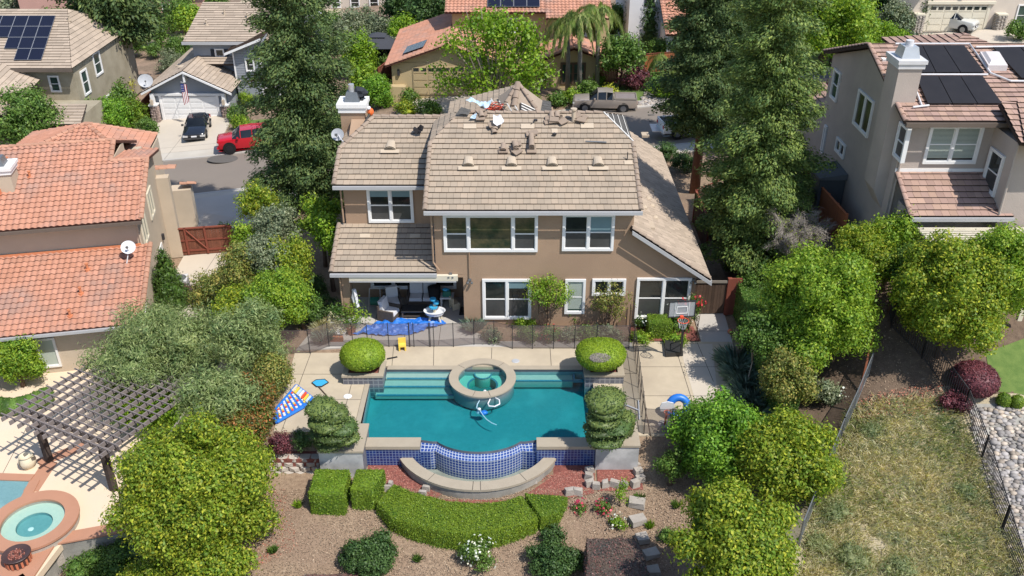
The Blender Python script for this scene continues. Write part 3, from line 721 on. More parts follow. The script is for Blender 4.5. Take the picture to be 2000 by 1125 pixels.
def drape(name, poly, mats, off=.02, cell=.6, zf=None):
    """a sheet over the terrain clipped to a convex polygon"""
    m = MB(); xs = [p[0] for p in poly]; ys = [p[1] for p in poly]; f = zf or gz
    x = min(xs)
    while x < max(xs):
        y = min(ys)
        while y < max(ys):
            c = clip([(p[0], p[1]) for p in poly], x, x+cell, y, y+cell)
            if len(c) > 2: m.face([(a, b, f(a, b)+off) for a, b in c])
            y += cell
        x += cell
    for i in range(len(m.f)):
        pass
    import bmesh
    o = m.build(name, mats)
    bm = bmesh.new(); bm.from_mesh(o.data); bmesh.ops.remove_doubles(bm, verts=bm.verts, dist=.001); bmesh.ops.recalc_face_normals(bm, faces=bm.faces)
    for fc in bm.faces:
        if fc.normal.z < 0: fc.normal_flip()
        fc.smooth = True
    bm.to_mesh(o.data); bm.free(); return o
# ================================================================ SETTING
def build_ground():
    xs = sorted(set([round(v, 2) for v in np.concatenate([np.arange(-400, -70, 30), np.arange(-70, -26, 1.5), np.arange(-26, 26, .45), np.arange(26, 70, 1.5), np.arange(70, 401, 30)])]))
    ys = sorted(set([round(v, 2) for v in np.concatenate([np.arange(-30, 19, 6), np.arange(19, 60, .45), np.arange(60, 130, 1.5), np.arange(130, 601, 40)])]))
    Z = [[gz(x, y) for x in xs] for y in ys]; nx = len(xs)
    v = [(x, y, Z[j][i]+(mnoise.noise(Vector((x*.7, y*.7, 0)))*.05 if (y < 27 or x > 11 or x < -12.4) and y < 50 and Z[j][i] > -2.9 else 0)) for j, y in enumerate(ys) for i, x in enumerate(xs)]
    f, fm = [], []
    def reg(x, y):
        if y > 57: return 1 if (zn(x, y) > .1) else 0
        if 10.9-(1.05*(28.4-y) if y < 28.4 else 0)+3.2-.0*y < x < 40 and y < 28.9+.4*mnoise.noise(Vector((x*.8, y*.8, 0))): return 2        # dry hillside
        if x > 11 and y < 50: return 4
        if x < -12.6: return 3
        return 3
    zn = lambda x, y: mnoise.noise(Vector((x*.05, y*.05, 3)))
    for j in range(len(ys)-1):
        for i in range(nx-1):
            f.append((j*nx+i, j*nx+i+1, (j+1)*nx+i+1, (j+1)*nx+i)); fm.append(reg((xs[i]+xs[i+1])/2, (ys[j]+ys[j+1])/2))
    me = bpy.data.meshes.new('ground'); me.from_pydata(v, [], f); me.polygons.foreach_set('material_index', fm); me.polygons.foreach_set('use_smooth', [True]*len(f))
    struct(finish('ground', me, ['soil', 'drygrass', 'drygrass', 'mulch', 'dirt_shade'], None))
build_ground()
def slab(name, poly, z0, z1, m, joints=(), jw=.012, parent=None):
    b = MB(); b.prism(poly, z0, z1); b.k = 1; zf = z1 if callable(z1) else (lambda x, y: z1)
    for (a, c) in joints:
        a, c = Vector((*a, 0)), Vector((*c, 0)); s = (c-a).normalized().cross(Vector((0, 0, 1)))*jw
        b.face([(q.x, q.y, zf(q.x, q.y)+.004) for q in (a-s, c-s, c+s, a+s)][::-1])
        b.face([(q.x, q.y, zf(q.x, q.y)+.0045) for q in (a-s, c-s, c+s, a+s)])
    return b.build(name, [m, 'joint'], parent)
zst = lambda x, y: zs(x)
def street():
    ps = lambda *a: [tuple(P(px, py, -2.2)[:2]) for px, py in a]
    road = [(-80, 58.5), (-30, 59.2), (-22, 60.1), (-14, 61), (0, 62), (12, 62.8), (40, 65), (90, 67), (90, 75.5), (40, 75.0), (12, 71.6), (5, 70.6), (-10, 69), (-19, 68.1), (-24, 67.4), (-40, 66.5), (-80, 65.5)]
    m = MB(); zr = lambda x, y: zs(x)+.03
    for i in range(8):
        a, b_, c, d = road[i], road[min(i+1, 8)], None, None
    low = road[:8]; up = road[8:][::-1]
    def yl(l, x):
        for (x0, y0), (x1, y1) in zip(l, l[1:]):
            if x0 <= x <= x1: return y0+(y1-y0)*(x-x0)/(x1-x0)
        return l[-1][1]
    xs = list(np.arange(-80, 90.1, 2.)); vs = []; 
    for x in xs: vs += [(x, yl(low, x), zr(x, 0)), (x, yl(up, x), zr(x, 0))]
    m.raw(vs, [(2*i, 2*i+2, 2*i+3, 2*i+1) for i in range(len(xs)-1)])
    struct(m.build('road', 'asphalt', origin=(0, 0, 0)))
    for nm, l, s in (('near_kerb', low, -1), ('far_kerb', up, 1)):
        k = MB()
        for i in range(len(xs)-1):
            a, b_ = xs[i], xs[i+1]; ya, yb = yl(l, a), yl(l, b_)
            k.mat(0).prism([(a, ya), (b_, yb), (b_, yb+s*.25), (a, ya+s*.25)], lambda x, y: zs(x)-1.2, lambda x, y: zs(x)+.13)
            k.mat(1).prism([(a, ya+s*.25), (b_, yb+s*.25), (b_, yb+s*1.7), (a, ya+s*1.7)], lambda x, y: zs(x)-1.2, lambda x, y: zs(x)+.12)
        struct(k.build('pavement', ['concrete_grey', 'concrete'], origin=(0, 0, 0)))
    struct(MB().lathe([(0.01, 0), (.42, 0), (.9, .0), (.91, -.02)], tuple(P(435, 310, zs(-21.3)+.045)), 24, 1.3, .9).build('road_patch', 'asphalt_patch'))
    for px, py in ((1276, 225), (1278, 237)):
        q = G(px, py); struct(MB().box(q.x-.4, q.x+.4, q.y-.15, q.y+.15, zs(q.x)+.031, zs(q.x)+.037).build('road_patch', 'asphalt_patch'))
    return lambda x: yl(low, x), lambda x: yl(up, x)
YLO, YUP = street()
def pad(name, poly, m, h=.14, joints=()): return struct(slab(name, poly, lambda x, y: gz(x, y)-.4, lambda x, y: gz(x, y)+h, m, joints))
pad('driveway', [(-31.2, 77.6), (-24.6, 78.2), (-23.6, YUP(-23.6)+1.7), (-31.2, YUP(-31)+1.7)], 'concrete_pale', .125, (((-27.7, 77.8), (-27.2, 64)), ((-31.2, 70), (-24, 70.3))))
pad('driveway', [(-23.6, YLO(-23.6)-1.0), (-14.6, YLO(-14.6)-1.0), (-14.9, 51.3), (-22.6, 50.9)], 'concrete_grey', .125, (((-19.2, 56), (-18.4, 51)), ((-22, 53.6), (-15, 54.4))))
pad('driveway', [(-9.2, YUP(-9)+1.7), (-1.6, YUP(-2)+1.7), (-2.4, 78.0), (-10.2, 78.0)], 'concrete_pale', .125, (((-6, 71), (-6.2, 77)),))
pad('driveway', [(38, YUP(38)+1.7), (47, YUP(47)+1.7), (46.6, 86), (37, 86)], 'concrete_pale', .125)
pad('lawn', [(-23.4, YUP(-23.4)+1.72), (-12, YUP(-12)+1.72), (-12, 75.5), (-22.6, 75.8)], 'lawn', .07)
pad('lawn', [(5, YUP(5)+1.72), (21, YUP(21)+1.72), (21, 82), (10, 81), (5, 75.3)], 'lawn', .07)
pad('lawn', [(21, YUP(22)+1.72), (37.8, YUP(37)+1.72), (37, 84), (21, 84)], 'lawn', .06)
# ---- beds
struct(drape('lawn', [tuple(G(*q)[:2]) for q in ((1925, 690), (2060, 640), (2060, 790), (1990, 770), (1938, 765))], 'lawn', .03))
def bed(name, poly, m, off=.03): return struct(drape(name, poly, m, off))
bed('red_mulch_bed', [(-5.55, 27.3), (-3.9, 27.3), (-3.7, 26.8), (-2.6, 25.7), (-3.0, 25.3), (-5.4, 26.2)], 'mulch_red')
bed('red_mulch_bed', [(.9, 27.3), (3.2, 27.3), (3.05, 25.75), (1.8, 25.45), (.4, 25.6), (1.5, 26.6)], 'mulch_red')
bed('red_mulch_bed', [(3.25, 27.1), (4.9, 27.1), (4.9, 25.95), (3.2, 25.85)], 'mulch_red')
bed('red_mulch_bed', [(-2.8, 25.45), (.4, 25.4), (.2, 24.9), (-2.3, 24.9)], 'mulch_red')
struct(drape('bark_bed', [(5.45, 34.75), (8.5, 34.75), (8.4, 35.99), (5.4, 35.99)], 'mulch_red', .07))
struct(drape('bark_bed', [(-.9, 34.75), (5.35, 34.75), (5.35, 35.99), (-2.1, 35.99)], 'mulch', .05))
def chips(name, poly, n, m, size, cat):
    x, y = scatter_poly(poly, n); z = gzv(x, y)+.035
    o = leafmesh(name, np.stack([x, y, z], 1), np.tile([0, 0, 1.], (len(x), 1)), size, .35, m, None, 0, None, .35, (x.mean(), y.mean(), z.min()))
    tag(o, kind='stuff')
chips('bark_chips', [(-9.5, 26), (6, 26), (9, 23), (-12, 21)], 26000, 'chip', .065, '')
chips('fallen_red_leaves', [(-11.2, 25.5), (-8.5, 26), (-7.5, 23.5), (-10.5, 22)], 1500, 'lf_redleafbits', .07, '')
chips('bark_chips', [(5.5, 27.9), (8.5, 27.5), (9, 24), (5.2, 24)], 4000, 'chip', .06, '')
chips('red_bark_chips', [(-5.5, 27.2), (-4.0, 27.1), (-2.7, 25.9), (-5.3, 26.1)], 1600, 'chip_red', .055, '')
chips('red_bark_chips', [(1.2, 26.7), (3.1, 27.2), (3.1, 26), (1.0, 25.7)], 2000, 'chip_red', .055, '')
chips('red_bark_chips', [(3.3, 26.9), (4.8, 26.9), (4.8, 26.1), (3.3, 26.1)], 1000, 'chip_red', .055, '')
chips('fallen_leaves', [(13.0, 36), (17, 36), (17.3, 28.6), (13.2, 28.6)], 2200, 'chip', .08, '')
# dry hillside grass
def hill():
    n = 40000; poly = [(13.4, 29.0), (17.3, 28.8), (17.15, 27), (16.6, 21), (16.1, 18), (8, 18), (11, 25.4)]
    x, y = scatter_poly(poly, n)
    d = np.array([mnoise.noise(Vector((a*.55, b*.35, 1)))+.5*mnoise.noise(Vector((a*1.8, b*1.2, 5))) for a, b in zip(x, y)])
    keep = d > -.9+.3*RNG.random(len(x)); x, y, d = x[keep], y[keep], d[keep]
    g = np.array([mnoise.noise(Vector((a*.4, b*.3, 9)))+.6*mnoise.noise(Vector((a*1.5, b*1.1, 7))) for a, b in zip(x, y)])
    mi = (g+RNG.normal(size=len(g))*.25 > .36).astype(int)
    z = gzv(x, y)+.0
    wind = np.stack([.35+.3*np.sin(x*1.3), -.25+.3*np.cos(y*.9+x), np.zeros(len(x))], 1)
    o = blades('dry_grass', np.stack([x, y, z], 1), None, .34, .024, ['lf_straw', 'lf_drygreen'], None, None, .9, mi, (14, 26, 0), wind); tag(o, 'straw and dull green wild grass on the slope right of the wire fence', 'grass', kind='stuff')
    x, y = scatter_poly([(13.6, 29.2), (17, 29.4), (16.8, 28.0), (13.2, 28.0)], 700); c = np.stack([x, y, gzv(x, y)+.1], 1)
    o = leafmesh('fallen_red_leaves', c, np.tile([0, 0, 1.], (len(x), 1)), .07, .6, 'lf_redleafbits', None, origin=(16, 30, 0)); tag(o, kind='stuff')
    # river rock bed
    poly = [(16.9, 29.8), (24, 30.2), (24, 18), (15.5, 18), (15.6, 22)]
    poly = [tuple(G(*q)[:2]) for q in ((1890, 790), (2040, 790), (2090, 1160), (2005, 1170))]
    m = MB(); rr = random.Random(4); x = []; X0, X1 = min(p[0] for p in poly), max(p[0] for p in poly); Y0, Y1 = min(p[1] for p in poly), max(p[1] for p in poly)
    for i in range(int((X1-X0)/.2)):
        for j in range(int((Y1-Y0)/.165)):
            a, b = X0+i*.2+rr.uniform(-.07, .07)+(j % 2)*.1, Y0+j*.165+rr.uniform(-.05, .05)
            if len(clip([(p[0], p[1]) for p in poly], a, a+.01, b, b+.01)) > 2: x.append((a, b))
    for a, b in x:
        s = rr.uniform(.075, .14)*(1.25 if rr.random() < .15 else 1); k = mnoise.noise(Vector((a, b, 0)))
        m.blob((a, b, gz(a, b)+s*.35), (s*rr.uniform(.9, 1.4), s*rr.uniform(.8, 1.1), s*.65), rr.randint(0, 50), .08, 1)
    o = m.build('river_rocks', 'pebble', smooth=True, origin=(19, 26, 0)); tag(o, 'bed of rounded grey and tan river rocks beyond the iron fence', 'rocks', kind='stuff')
    bed('gravel_base', poly, 'plaster_old', .02)
hill()
# ================================================================ POOL AREA
deck_l = [(-9.62, 33.78), (-9.30, 28.25), (-7.3, 28.22), (-6.15, 28.22), (-6.15, 32.5), (-6.15, 33.0)]
struct(slab('pool_deck', [(-9.62, 33.8), (-9.3, 28.25), (-6.2, 28.22), (-6.2, 33.8)], -.5, 0, 'deck_tan', (((-9.5, 32.15), (-6.2, 32.15)), ((-9.45, 30.35), (-6.2, 30.35)), ((-6.75, 28.25), (-6.75, 32.1)), ((-9.0, 28.3), (-8.9, 33.9)))))
struct(slab('pool_deck', [(-6.2, 32.75), (-6.2, 34.36), (5.4, 34.2), (5.35, 28.02), (4.75, 28.02), (4.0, 28.2), (3.62, 28.2), (3.62, 32.75)], -.5, 0, 'deck_tan', (((3.62, 32.2), (5.3, 32.2)), ((3.62, 30.4), (5.3, 30.4)), ((4.95, 28.2), (5.1, 34)), ((1.7, 32.76), (1.7, 34.2)), ((-3.4, 32.76), (-3.5, 34.3)), ((-5.2, 32.76), (-5.3, 34.3)), ((-.9, 33.3), (-.9, 34.2)))))
struct(slab('patio_floor', [(-9.62, 34.0), (-6.2, 34.36), (5.4, 34.2), (5.4, 34.7), (-.8, 34.72), (-2.18, 36.0), (-2.2, 38.72), (-8, 38.72), (-8.1, 36.2), (-9.3, 35.3)], -.3, .004, 'concrete_grey', (((-4.9, 34.4), (-4.9, 38.6)), ((-7.8, 36.2), (-2.2, 36.2)), ((-6.4, 34.4), (-6.4, 38.6)), ((-3.3, 34.4), (-3.3, 38.6)))))
struct(slab('court', [(5.4, 28.02), (9.35, 28.02), (9.95, 34.7), (5.4, 34.7)], -.4, .002, 'deck_tan', (((7.4, 28.1), (7.3, 34.6)), ((5.4, 30.6), (9.4, 30.6)), ((5.4, 32.7), (9.7, 32.7)), ((8.5, 31.6), (8.35, 34.6)))))
struct(slab('path', [(8.55, 34.7), (9.95, 34.7), (10.1, 37.5), (8.6, 37.5)], -.3, .0, 'concrete_grey', (((8.6, 35.6), (10, 35.6)),)))
struct(slab('concrete_patch', [(7.5, 30.0), (8.4, 30.0), (9.0, 34.5), (7.5, 34.5)], -.1, .006, 'concrete_pale'))
def pool():
    root = thing('swimming_pool', (-1.3, 30.2, 0), 'large rectangular turquoise swimming pool with blue tiled vanishing edge', 'swimming pool')
    x0, x1, y0, y1 = -6.0, 3.42, 27.75, 32.5
    arc = [(-3.5, 27.75), (-3.05, 27.66)]+[(-1.28+2.05*math.cos(t)*.93, 28.4+1.45*math.sin(t)*.93) for t in np.linspace(R(213), R(327), 18)]+[(.5, 27.66), (.94, 27.75)]
    base = [(x0+.1, y0)]+arc+[(x1, y0), (x1, y1-.35), (3.05, y1-.35), (3.05, y1), (-5.4, y1), (-5.4, y1-.35), (x0, y1-.35)]
    b = MB(); n = len(base)
    for i in range(n):
        p, q = base[i], base[(i+1) % n]
        b.mat(1).face([(p[0], p[1], -.12), (q[0], q[1], -.12), (q[0], q[1], 0), (p[0], p[1], 0)])
        L = math.hypot(q[0]-p[0], q[1]-p[1])
        b.mat(3).face([(p[0], p[1], -.72), (q[0], q[1], -.72), (q[0], q[1], -.12), (p[0], p[1], -.12)])
    b.mat(3).face([(p[0], p[1], -.72) for p in base])
    for q, (a, c, yy, z) in enumerate(((-5.4, -2.5, 32.1, -.2), (-5.75, -2.3, 31.66, -.31), (-5.75, -2.0, 31.22, -.43))):
        b.mat(0).box(a, c, yy, 32.49, -.62, z); b.mat(2).box(a+.05, c, yy-.012, yy+.07, z-.03, z+.012)
    b.mat(0).box(-.1, 2.6, 32.05, 32.49, -.62, -.28); b.mat(2).box(0, 2.6, 32.04, 32.12, -.31, -.268)
    b.mat(2).box(2.62, 3.04, 32.0, 32.08, -.33, -.2); b.mat(2).box(2.62, 2.7, 32.08, 32.48, -.33, -.2)
    b.build('basin', ['pool_plaster', 'slate', 'step_line', 'pool_floor'], root)
    w = MB(); inset = []
    cx, cy = -1.3, 30.2
    for p in base:
        d = Vector((cx-p[0], cy-p[1])); d.normalize(); inset.append((p[0]+d.x*.01, p[1]+d.y*.01))
    w.prism(inset, -.71, -.09); w.build('water', 'water', root)
    # coping and front walls
    for bx in ((-6.18, -5.98, 28.2, 32.2, .002, .03), (3.40, 3.62, 28.2, 32.2, .002, .03), (-5.38, -2.4, 32.48, 32.76, .002, .03), (-.1, 3.03, 32.48, 32.76, .002, .03), (-5.57, -3.5, 27.2, 27.76, -.02, .12), (.94, 3.16, 27.2, 27.76, -.02, .12)): MB().box(*bx).build('coping', 'coping', root)
    t = MB()
    def tw(p, q, z0, z1, m):
        L = math.hypot(q[0]-p[0], q[1]-p[1]); s = tw.s
        t.mat(m).face([(p[0], p[1], z0), (q[0], q[1], z0), (q[0], q[1], z1), (p[0], p[1], z1)], [(s, z0), (s+L, z0), (s+L, z1), (s, z1)]); tw.s += L
    tw.s = 0
    for a, c2 in ((-5.57, -3.5), (.94, 3.16)):
        tw((a, 27.24), (c2, 27.24), -1.1, -.02, 0); tw((c2, 27.24), (c2, 27.74), -1.1, .02, 0); tw((a, 27.74), (a, 27.24), -1.1, .02, 0)
    out = [(-3.5, 27.30), (-3.12, 27.30)]+[(-1.28+2.05*math.cos(a)*1.08, 28.55+1.70*math.sin(a)*1.08) for a in np.linspace(R(221), R(319), 18)]+[(.56, 27.30), (.94, 27.30)]
    inn = arc; m = len(out); tw.s = 0; s = 0
    for i in range(m-1):
        L = math.hypot(out[i+1][0]-out[i][0], out[i+1][1]-out[i][1])
        tw(out[i], out[i+1], -1.15, -.2, 0 if i in (0, m-2) else 1)
        j = i; a, b2 = inn[min(j, len(inn)-1)], inn[min(j+1, len(inn)-1)]
        t.mat(1).face([(out[i][0], out[i][1], -.2), (out[i+1][0], out[i+1][1], -.2), (b2[0], b2[1]+.02, -.12), (a[0], a[1]+.02, -.12)], [(s, 0), (s+L, 0), (s+L, .35), (s, .35)]); s += L
    t.build('edge_wall', ['tile_blue', 'tile_bluewhite'], root)
    # catch basin
    r = MB(); O, I = [], []
    for a in np.linspace(R(205), R(335), 26):
        O.append((-1.3+3.30*math.cos(a), 28.48+3.05*math.sin(a))); I.append((-1.3+2.86*math.cos(a), 28.52+2.62*math.sin(a)))
    for i in range(25):
        q = [O[i], O[i+1], I[i+1], I[i]]
        r.mat(0).prism(q, -.55, -.45); q2 = [(-1.3+(p[0]+1.3)*.985, 28.5+(p[1]-28.5)*.985) for p in (O[i], O[i+1])]+[(-1.3+(p[0]+1.3)*1.02, 28.5+(p[1]-28.5)*1.02) for p in (I[i+1], I[i])]
        r.mat(1).prism(q2, -1.9, -.551)
    for i in (6, 12, 13, 19):
        a, c2 = Vector((*O[i], -.445)), Vector((*I[i], -.445)); d = Vector((.012, 0, 0)); r.mat(2).face([a-d, a+d, c2+d, c2-d])
    r.build('catch_basin', ['coping', 'plaster_old', 'joint'], root)
    w = MB(); poly = I+[(1.3, 27.3), (-3.9, 27.3)]
    w.face([(p[0], p[1], -.82) for p in poly]); w.face([(p[0], p[1], -1.08) for p in poly]); 
    w2 = MB(); w2.prism([(-1.3+(p[0]+1.3)*.995, p[1]+.01) for p in poly], -1.07, -.80); w2.build('basin_water', 'water_basin', root)
    f = MB(); f.face([(p[0], p[1], -1.08) for p in poly]); f.build('basin_floor', 'plaster_old', root)
    m = MB(); m.tube([(-3.33, 26.75, -1.0), (-3.33, 26.75, -.62)], .09, 12).build('overflow_pipe', 'paint_white', root)
    for px, py, z in ((906, 768, -.9), (985, 764, -.9), (945, 826, -1.0), (1105, 816, -1.0), (1108, 852, -1.0)):
        q = P(px, py, z); l = MB(); l.lathe([(0.001, .02), (.08, .02), (.1, 0), (.1, -.02)], tuple(q), 14); l.build('drain', 'dish' if z > -1 else 'slate', root)
    # spa
    s = thing('spa', (-1.25, 31.75, 0), 'round raised spa with tan coping at the far side of the pool', 'spa')
    cx, cy = -1.25, 31.80; ring = lambda r0, r1, z0, z1: [(r0, z0), (r1, z0), (r1, z1), (r0, z1), (r0, z0)]
    b = MB(); b.lathe(ring(1.06, 1.34, -.62, .03), (cx, cy, 0), 48); b.k = 0; b.build('wall', 'tile_slate', s, smooth=False)
    b = MB(); b.lathe(ring(1.02, 1.42, .03, .10), (cx, cy, 0), 48); b.k = 1
    for a in (50, 140, 255, 285): 
        c_, s_ = math.cos(R(a)), math.sin(R(a)); b.face([(cx+1.03*c_-s_*.01, cy+1.03*s_+c_*.01, .104), (cx+1.03*c_+s_*.01, cy+1.03*s_-c_*.01, .104), (cx+1.41*c_+s_*.01, cy+1.41*s_-c_*.01, .104), (cx+1.41*c_-s_*.01, cy+1.41*s_+c_*.01, .104)])
    b.build('coping', ['coping', 'joint'], s)
    b = MB(); b.lathe([(0.01, -.75), (.62, -.75), (.62, -.32), (1.07, -.32), (1.07, .06)], (cx, cy, 0), 40); b.k = 1; b.lathe([(.58, -.33), (.66, -.31), (.66, -.33)], (cx, cy, 0), 40)
    b.k = 0; b.cyl((cx, cy+.7), .38, -.7, -.22, n=24); b.k = 1; b.lathe([(.33, -.215), (.39, -.215), (.39, -.25)], (cx, cy+.7, 0), 24)
    b.build('seat', ['pool_plaster2', 'step_line'], s)
    b = MB(); b.cyl((cx, cy), 1.055, -.74, -.02, n=40); b.build('water', 'water_spa', s)
pool()
def planter(label, x0, x1, y0, y1, ztop, zb, hole, face=('plaster',), right=None, topm='coping'):
    root = thing('planter', ((x0+x1)/2, (y0+y1)/2, 0), label, 'planter', 'masonry planters at the pool corners')
    c = MB(); hx0, hx1, hy0, hy1 = hole; z0 = ztop-.09
    c.box(x0-.04, x1+.04, y0-.04, hy0, z0, ztop); c.box(x0-.04, x1+.04, hy1, y1+.04, z0, ztop); c.box(x0-.04, hx0, hy0, hy1, z0, ztop); c.box(hx1, x1+.04, hy0, hy1, z0, ztop)
    c.build('coping', topm, root)
    w = MB(); 
    def wall(p, q, m):
        L = math.hypot(q[0]-p[0], q[1]-p[1]); w.mat(m).face([(p[0], p[1], zb), (q[0], q[1], zb), (q[0], q[1], z0), (p[0], p[1], z0)], [(0, zb), (L, zb), (L, z0), (0, z0)])
    wall((x0, y0), (x1, y0), 0 if face[0] == 'plaster' else 1); wall((x1, y0), (x1, y1), 1 if right != 'plaster' else 0); wall((x1, y1), (x0, y1), 1); wall((x0, y1), (x0, y0), 0 if face[0] == 'plaster' and right == 'plaster' else 1)
    for (a, b, c1, d) in ((hx0, hx0-.001, hy0, hy1), (hx1, hx1+.001, hy0, hy1)): w.mat(0).box(min(a, b), max(a, b), c1, d, z0-.3, z0)
    w.build('wall', ['plaster', 'tile_slate'], root)
    MB().box(hx0-.05, hx1+.05, hy0-.05, hy1+.05, z0-.3, ztop-.12).build('soil', 'mulch_red', root)
planter('low tile clad planter box under the round bush nearest the blue tarp', -7.08, -5.42, 31.4, 32.48, .45, -1.0, (-6.9, -5.6, 31.6, 32.3), ('slate',))
planter('low tile clad planter box under the wide round bush with a grey bald patch', 3.06, 4.68, 31.45, 32.55, .45, -1.0, (3.3, 4.45, 31.65, 32.35), ('slate',))
planter('tall white plaster planter holding the leaning topiary by the block wall', -7.22, -5.58, 26.6, 28.2, .42, -1.7, (-7.22, -5.98, 27.0, 28.2), ('plaster',))
planter('tall white plaster planter holding the tiered topiary beside the fruit trees', 3.18, 4.80, 27.0, 28.3, .36, -1.7, (3.42, 4.3, 27.32, 28.3), ('plaster',), 'plaster')
def stacked_wall(name, label, x0, x1, y, z0, rows, bw=.42, bh=.19, ang=0., batter=.05, cat='wall', m='block_grey'):
    root = thing(name, ((x0+x1)/2, y, z0), label, cat); b = MB(); rr = random.Random(3)
    for k in range(rows):
        x = x0-(bw/2 if k % 2 else 0); 
        while x < x1:
            a, c = max(x, x0-.1)+.008, min(x+bw, x1)-.008
            if c-a > .08:
                yy = y+k*batter; z = z0+k*bh; i = rr.uniform(.03, .07)
                vs = [(a+.02, yy+i, z+.01), (c-.02, yy+i, z+.01), (c, yy+.3, z+.01), (a, yy+.3, z+.01), (a+.02, yy+i, z+bh-.012), (c-.02, yy+i, z+bh-.012), (c, yy+.3, z+bh-.012), (a, yy+.3, z+bh-.012),
                      ((a+c)/2+rr.uniform(-.06, .06), yy-.03, z+.03), ((a+c)/2+rr.uniform(-.06, .06), yy-.02, z+bh-.05)]
                b.raw(vs, [(0, 8, 9, 4), (8, 1, 5, 9), (0, 1, 8), (4, 9, 5), (1, 2, 6, 5), (2, 3, 7, 6), (3, 0, 4, 7), (4, 5, 6, 7)])
            x += bw
    b.build('blocks', m, root); return root
stacked_wall('block_wall', 'low retaining wall of split grey blocks left of the leaning topiary', -9.35, -7.3, 26.75, -1.2, 5)
MB().box(-9.4, -7.28, 26.95, 28.24, -1.3, -.28).build('raised_bed', 'mulch_red')['kind'] = 'structure'
# ---------------------------------------------------------------- stones
def stones(label, pts, group, s=.17, m='stone_white', name='edging_stone', flat=.6):
    for i, (px, py) in enumerate(pts):
        q = G(px, py); rr = random.Random(i*7+int(px)); b = MB(); k = rr.uniform(.8, 1.2); b.box(-s*k, s*k, -s*.75, s*.75, -.1, s*flat*1.5, taper=.03)
        b.v = [(x+rr.uniform(-.03, .03), y+rr.uniform(-.03, .03), z+rr.uniform(-.02, .02)) for x, y, z in b.v]
        labels = label if isinstance(label, list) else [ORD[sorted(pts).index((px, py))]+' '+label+' counted from the left']*len(pts)
        o = b.build(name, m); o.location = (q.x, q.y, gz(q.x, q.y)); o.rotation_euler.z = rr.uniform(-.4, .4); tag(o, labels[i] if labels else label, 'stone', group)
stones('rough grey edging stone right of the curved basin', [(1152, 923), (1150, 935), (1152, 948), (1165, 953), (1182, 950), (1200, 950), (1219, 951), (1240, 950), (1250, 940), (1246, 926), (1243, 913), (1112, 965), (1128, 965)], 'stones edging the red mulch beds', .17)
stones([q+' pale stepping block in the line beside the fruit trees' for q in ('farthest', 'second farthest', 'middle', 'second nearest', 'nearest')], [(1243, 986), (1246, 1020), (1253, 1056), (1270, 1085), (1275, 1120)], 'stepping stones by the fruit trees', .28, name='stepping_stone', flat=.3)
stones('pale rounded stone along the upper side of the hedges', [(748, 948), (762, 950), (757, 957), (833, 957), (826, 967), (1043, 943), (1030, 940)], 'pale stones round the curved hedge', .13)
# ---------------------------------------------------------------- mesh fence
def meshfence():
    root = thing('pool_fence', (0, 34.2, 0), 'low brown see-through mesh safety fence round the swimming pool', 'fence')
    path = [P(*q) for q in ((552, 690), (606, 690), (643, 677), (690, 677), (719, 677), (760, 677), (800, 677), (841, 677), (886, 677), (926, 673), (965, 673), (1001, 681), (1040, 681), (1081, 681), (1122, 681), (1165, 681), (1228, 681))]
    side = [Vector((5.42, 35.9, 0)), Vector((5.42, 34.2, 0))]+[Vector((5.42-.30*(34.2-y)/6.2, y, 0)) for y in (33.2, 32.2, 31.2, 30.2, 29.2, 28.12)]+[P(1309, 848), P(1360, 848)]
    gateposts = [P(801, 677), P(809, 677), P(839, 677), P(848, 677)]
    m = MB(); H = 1.22
    for path_ in (path, side):
        for a, b in zip(path_, path_[1:]):
            m = MB(); n = 3; z = lambda t: H-.025*math.sin(math.pi*t)
            for i in range(n):
                t0, t1 = i/n, (i+1)/n; p, q = a.lerp(b, t0), a.lerp(b, t1); m.mat(0).face([(p.x, p.y, .04), (q.x, q.y, .04), (q.x, q.y, z(t1)), (p.x, p.y, z(t0))])
                m.mat(1).tube([(p.x, p.y, z(t0)), (q.x, q.y, z(t1))], .009, 4); m.tube([(p.x, p.y, .045), (q.x, q.y, .045)], .008, 4)
            m.build('mesh_panel', ['mesh_panel', 'iron'], root)
    for p in path+side+gateposts: MB().tube([(p.x, p.y-.012, -.02), (p.x, p.y-.012, H+.05)], .018, 6).build('post', 'iron', root)
meshfence()
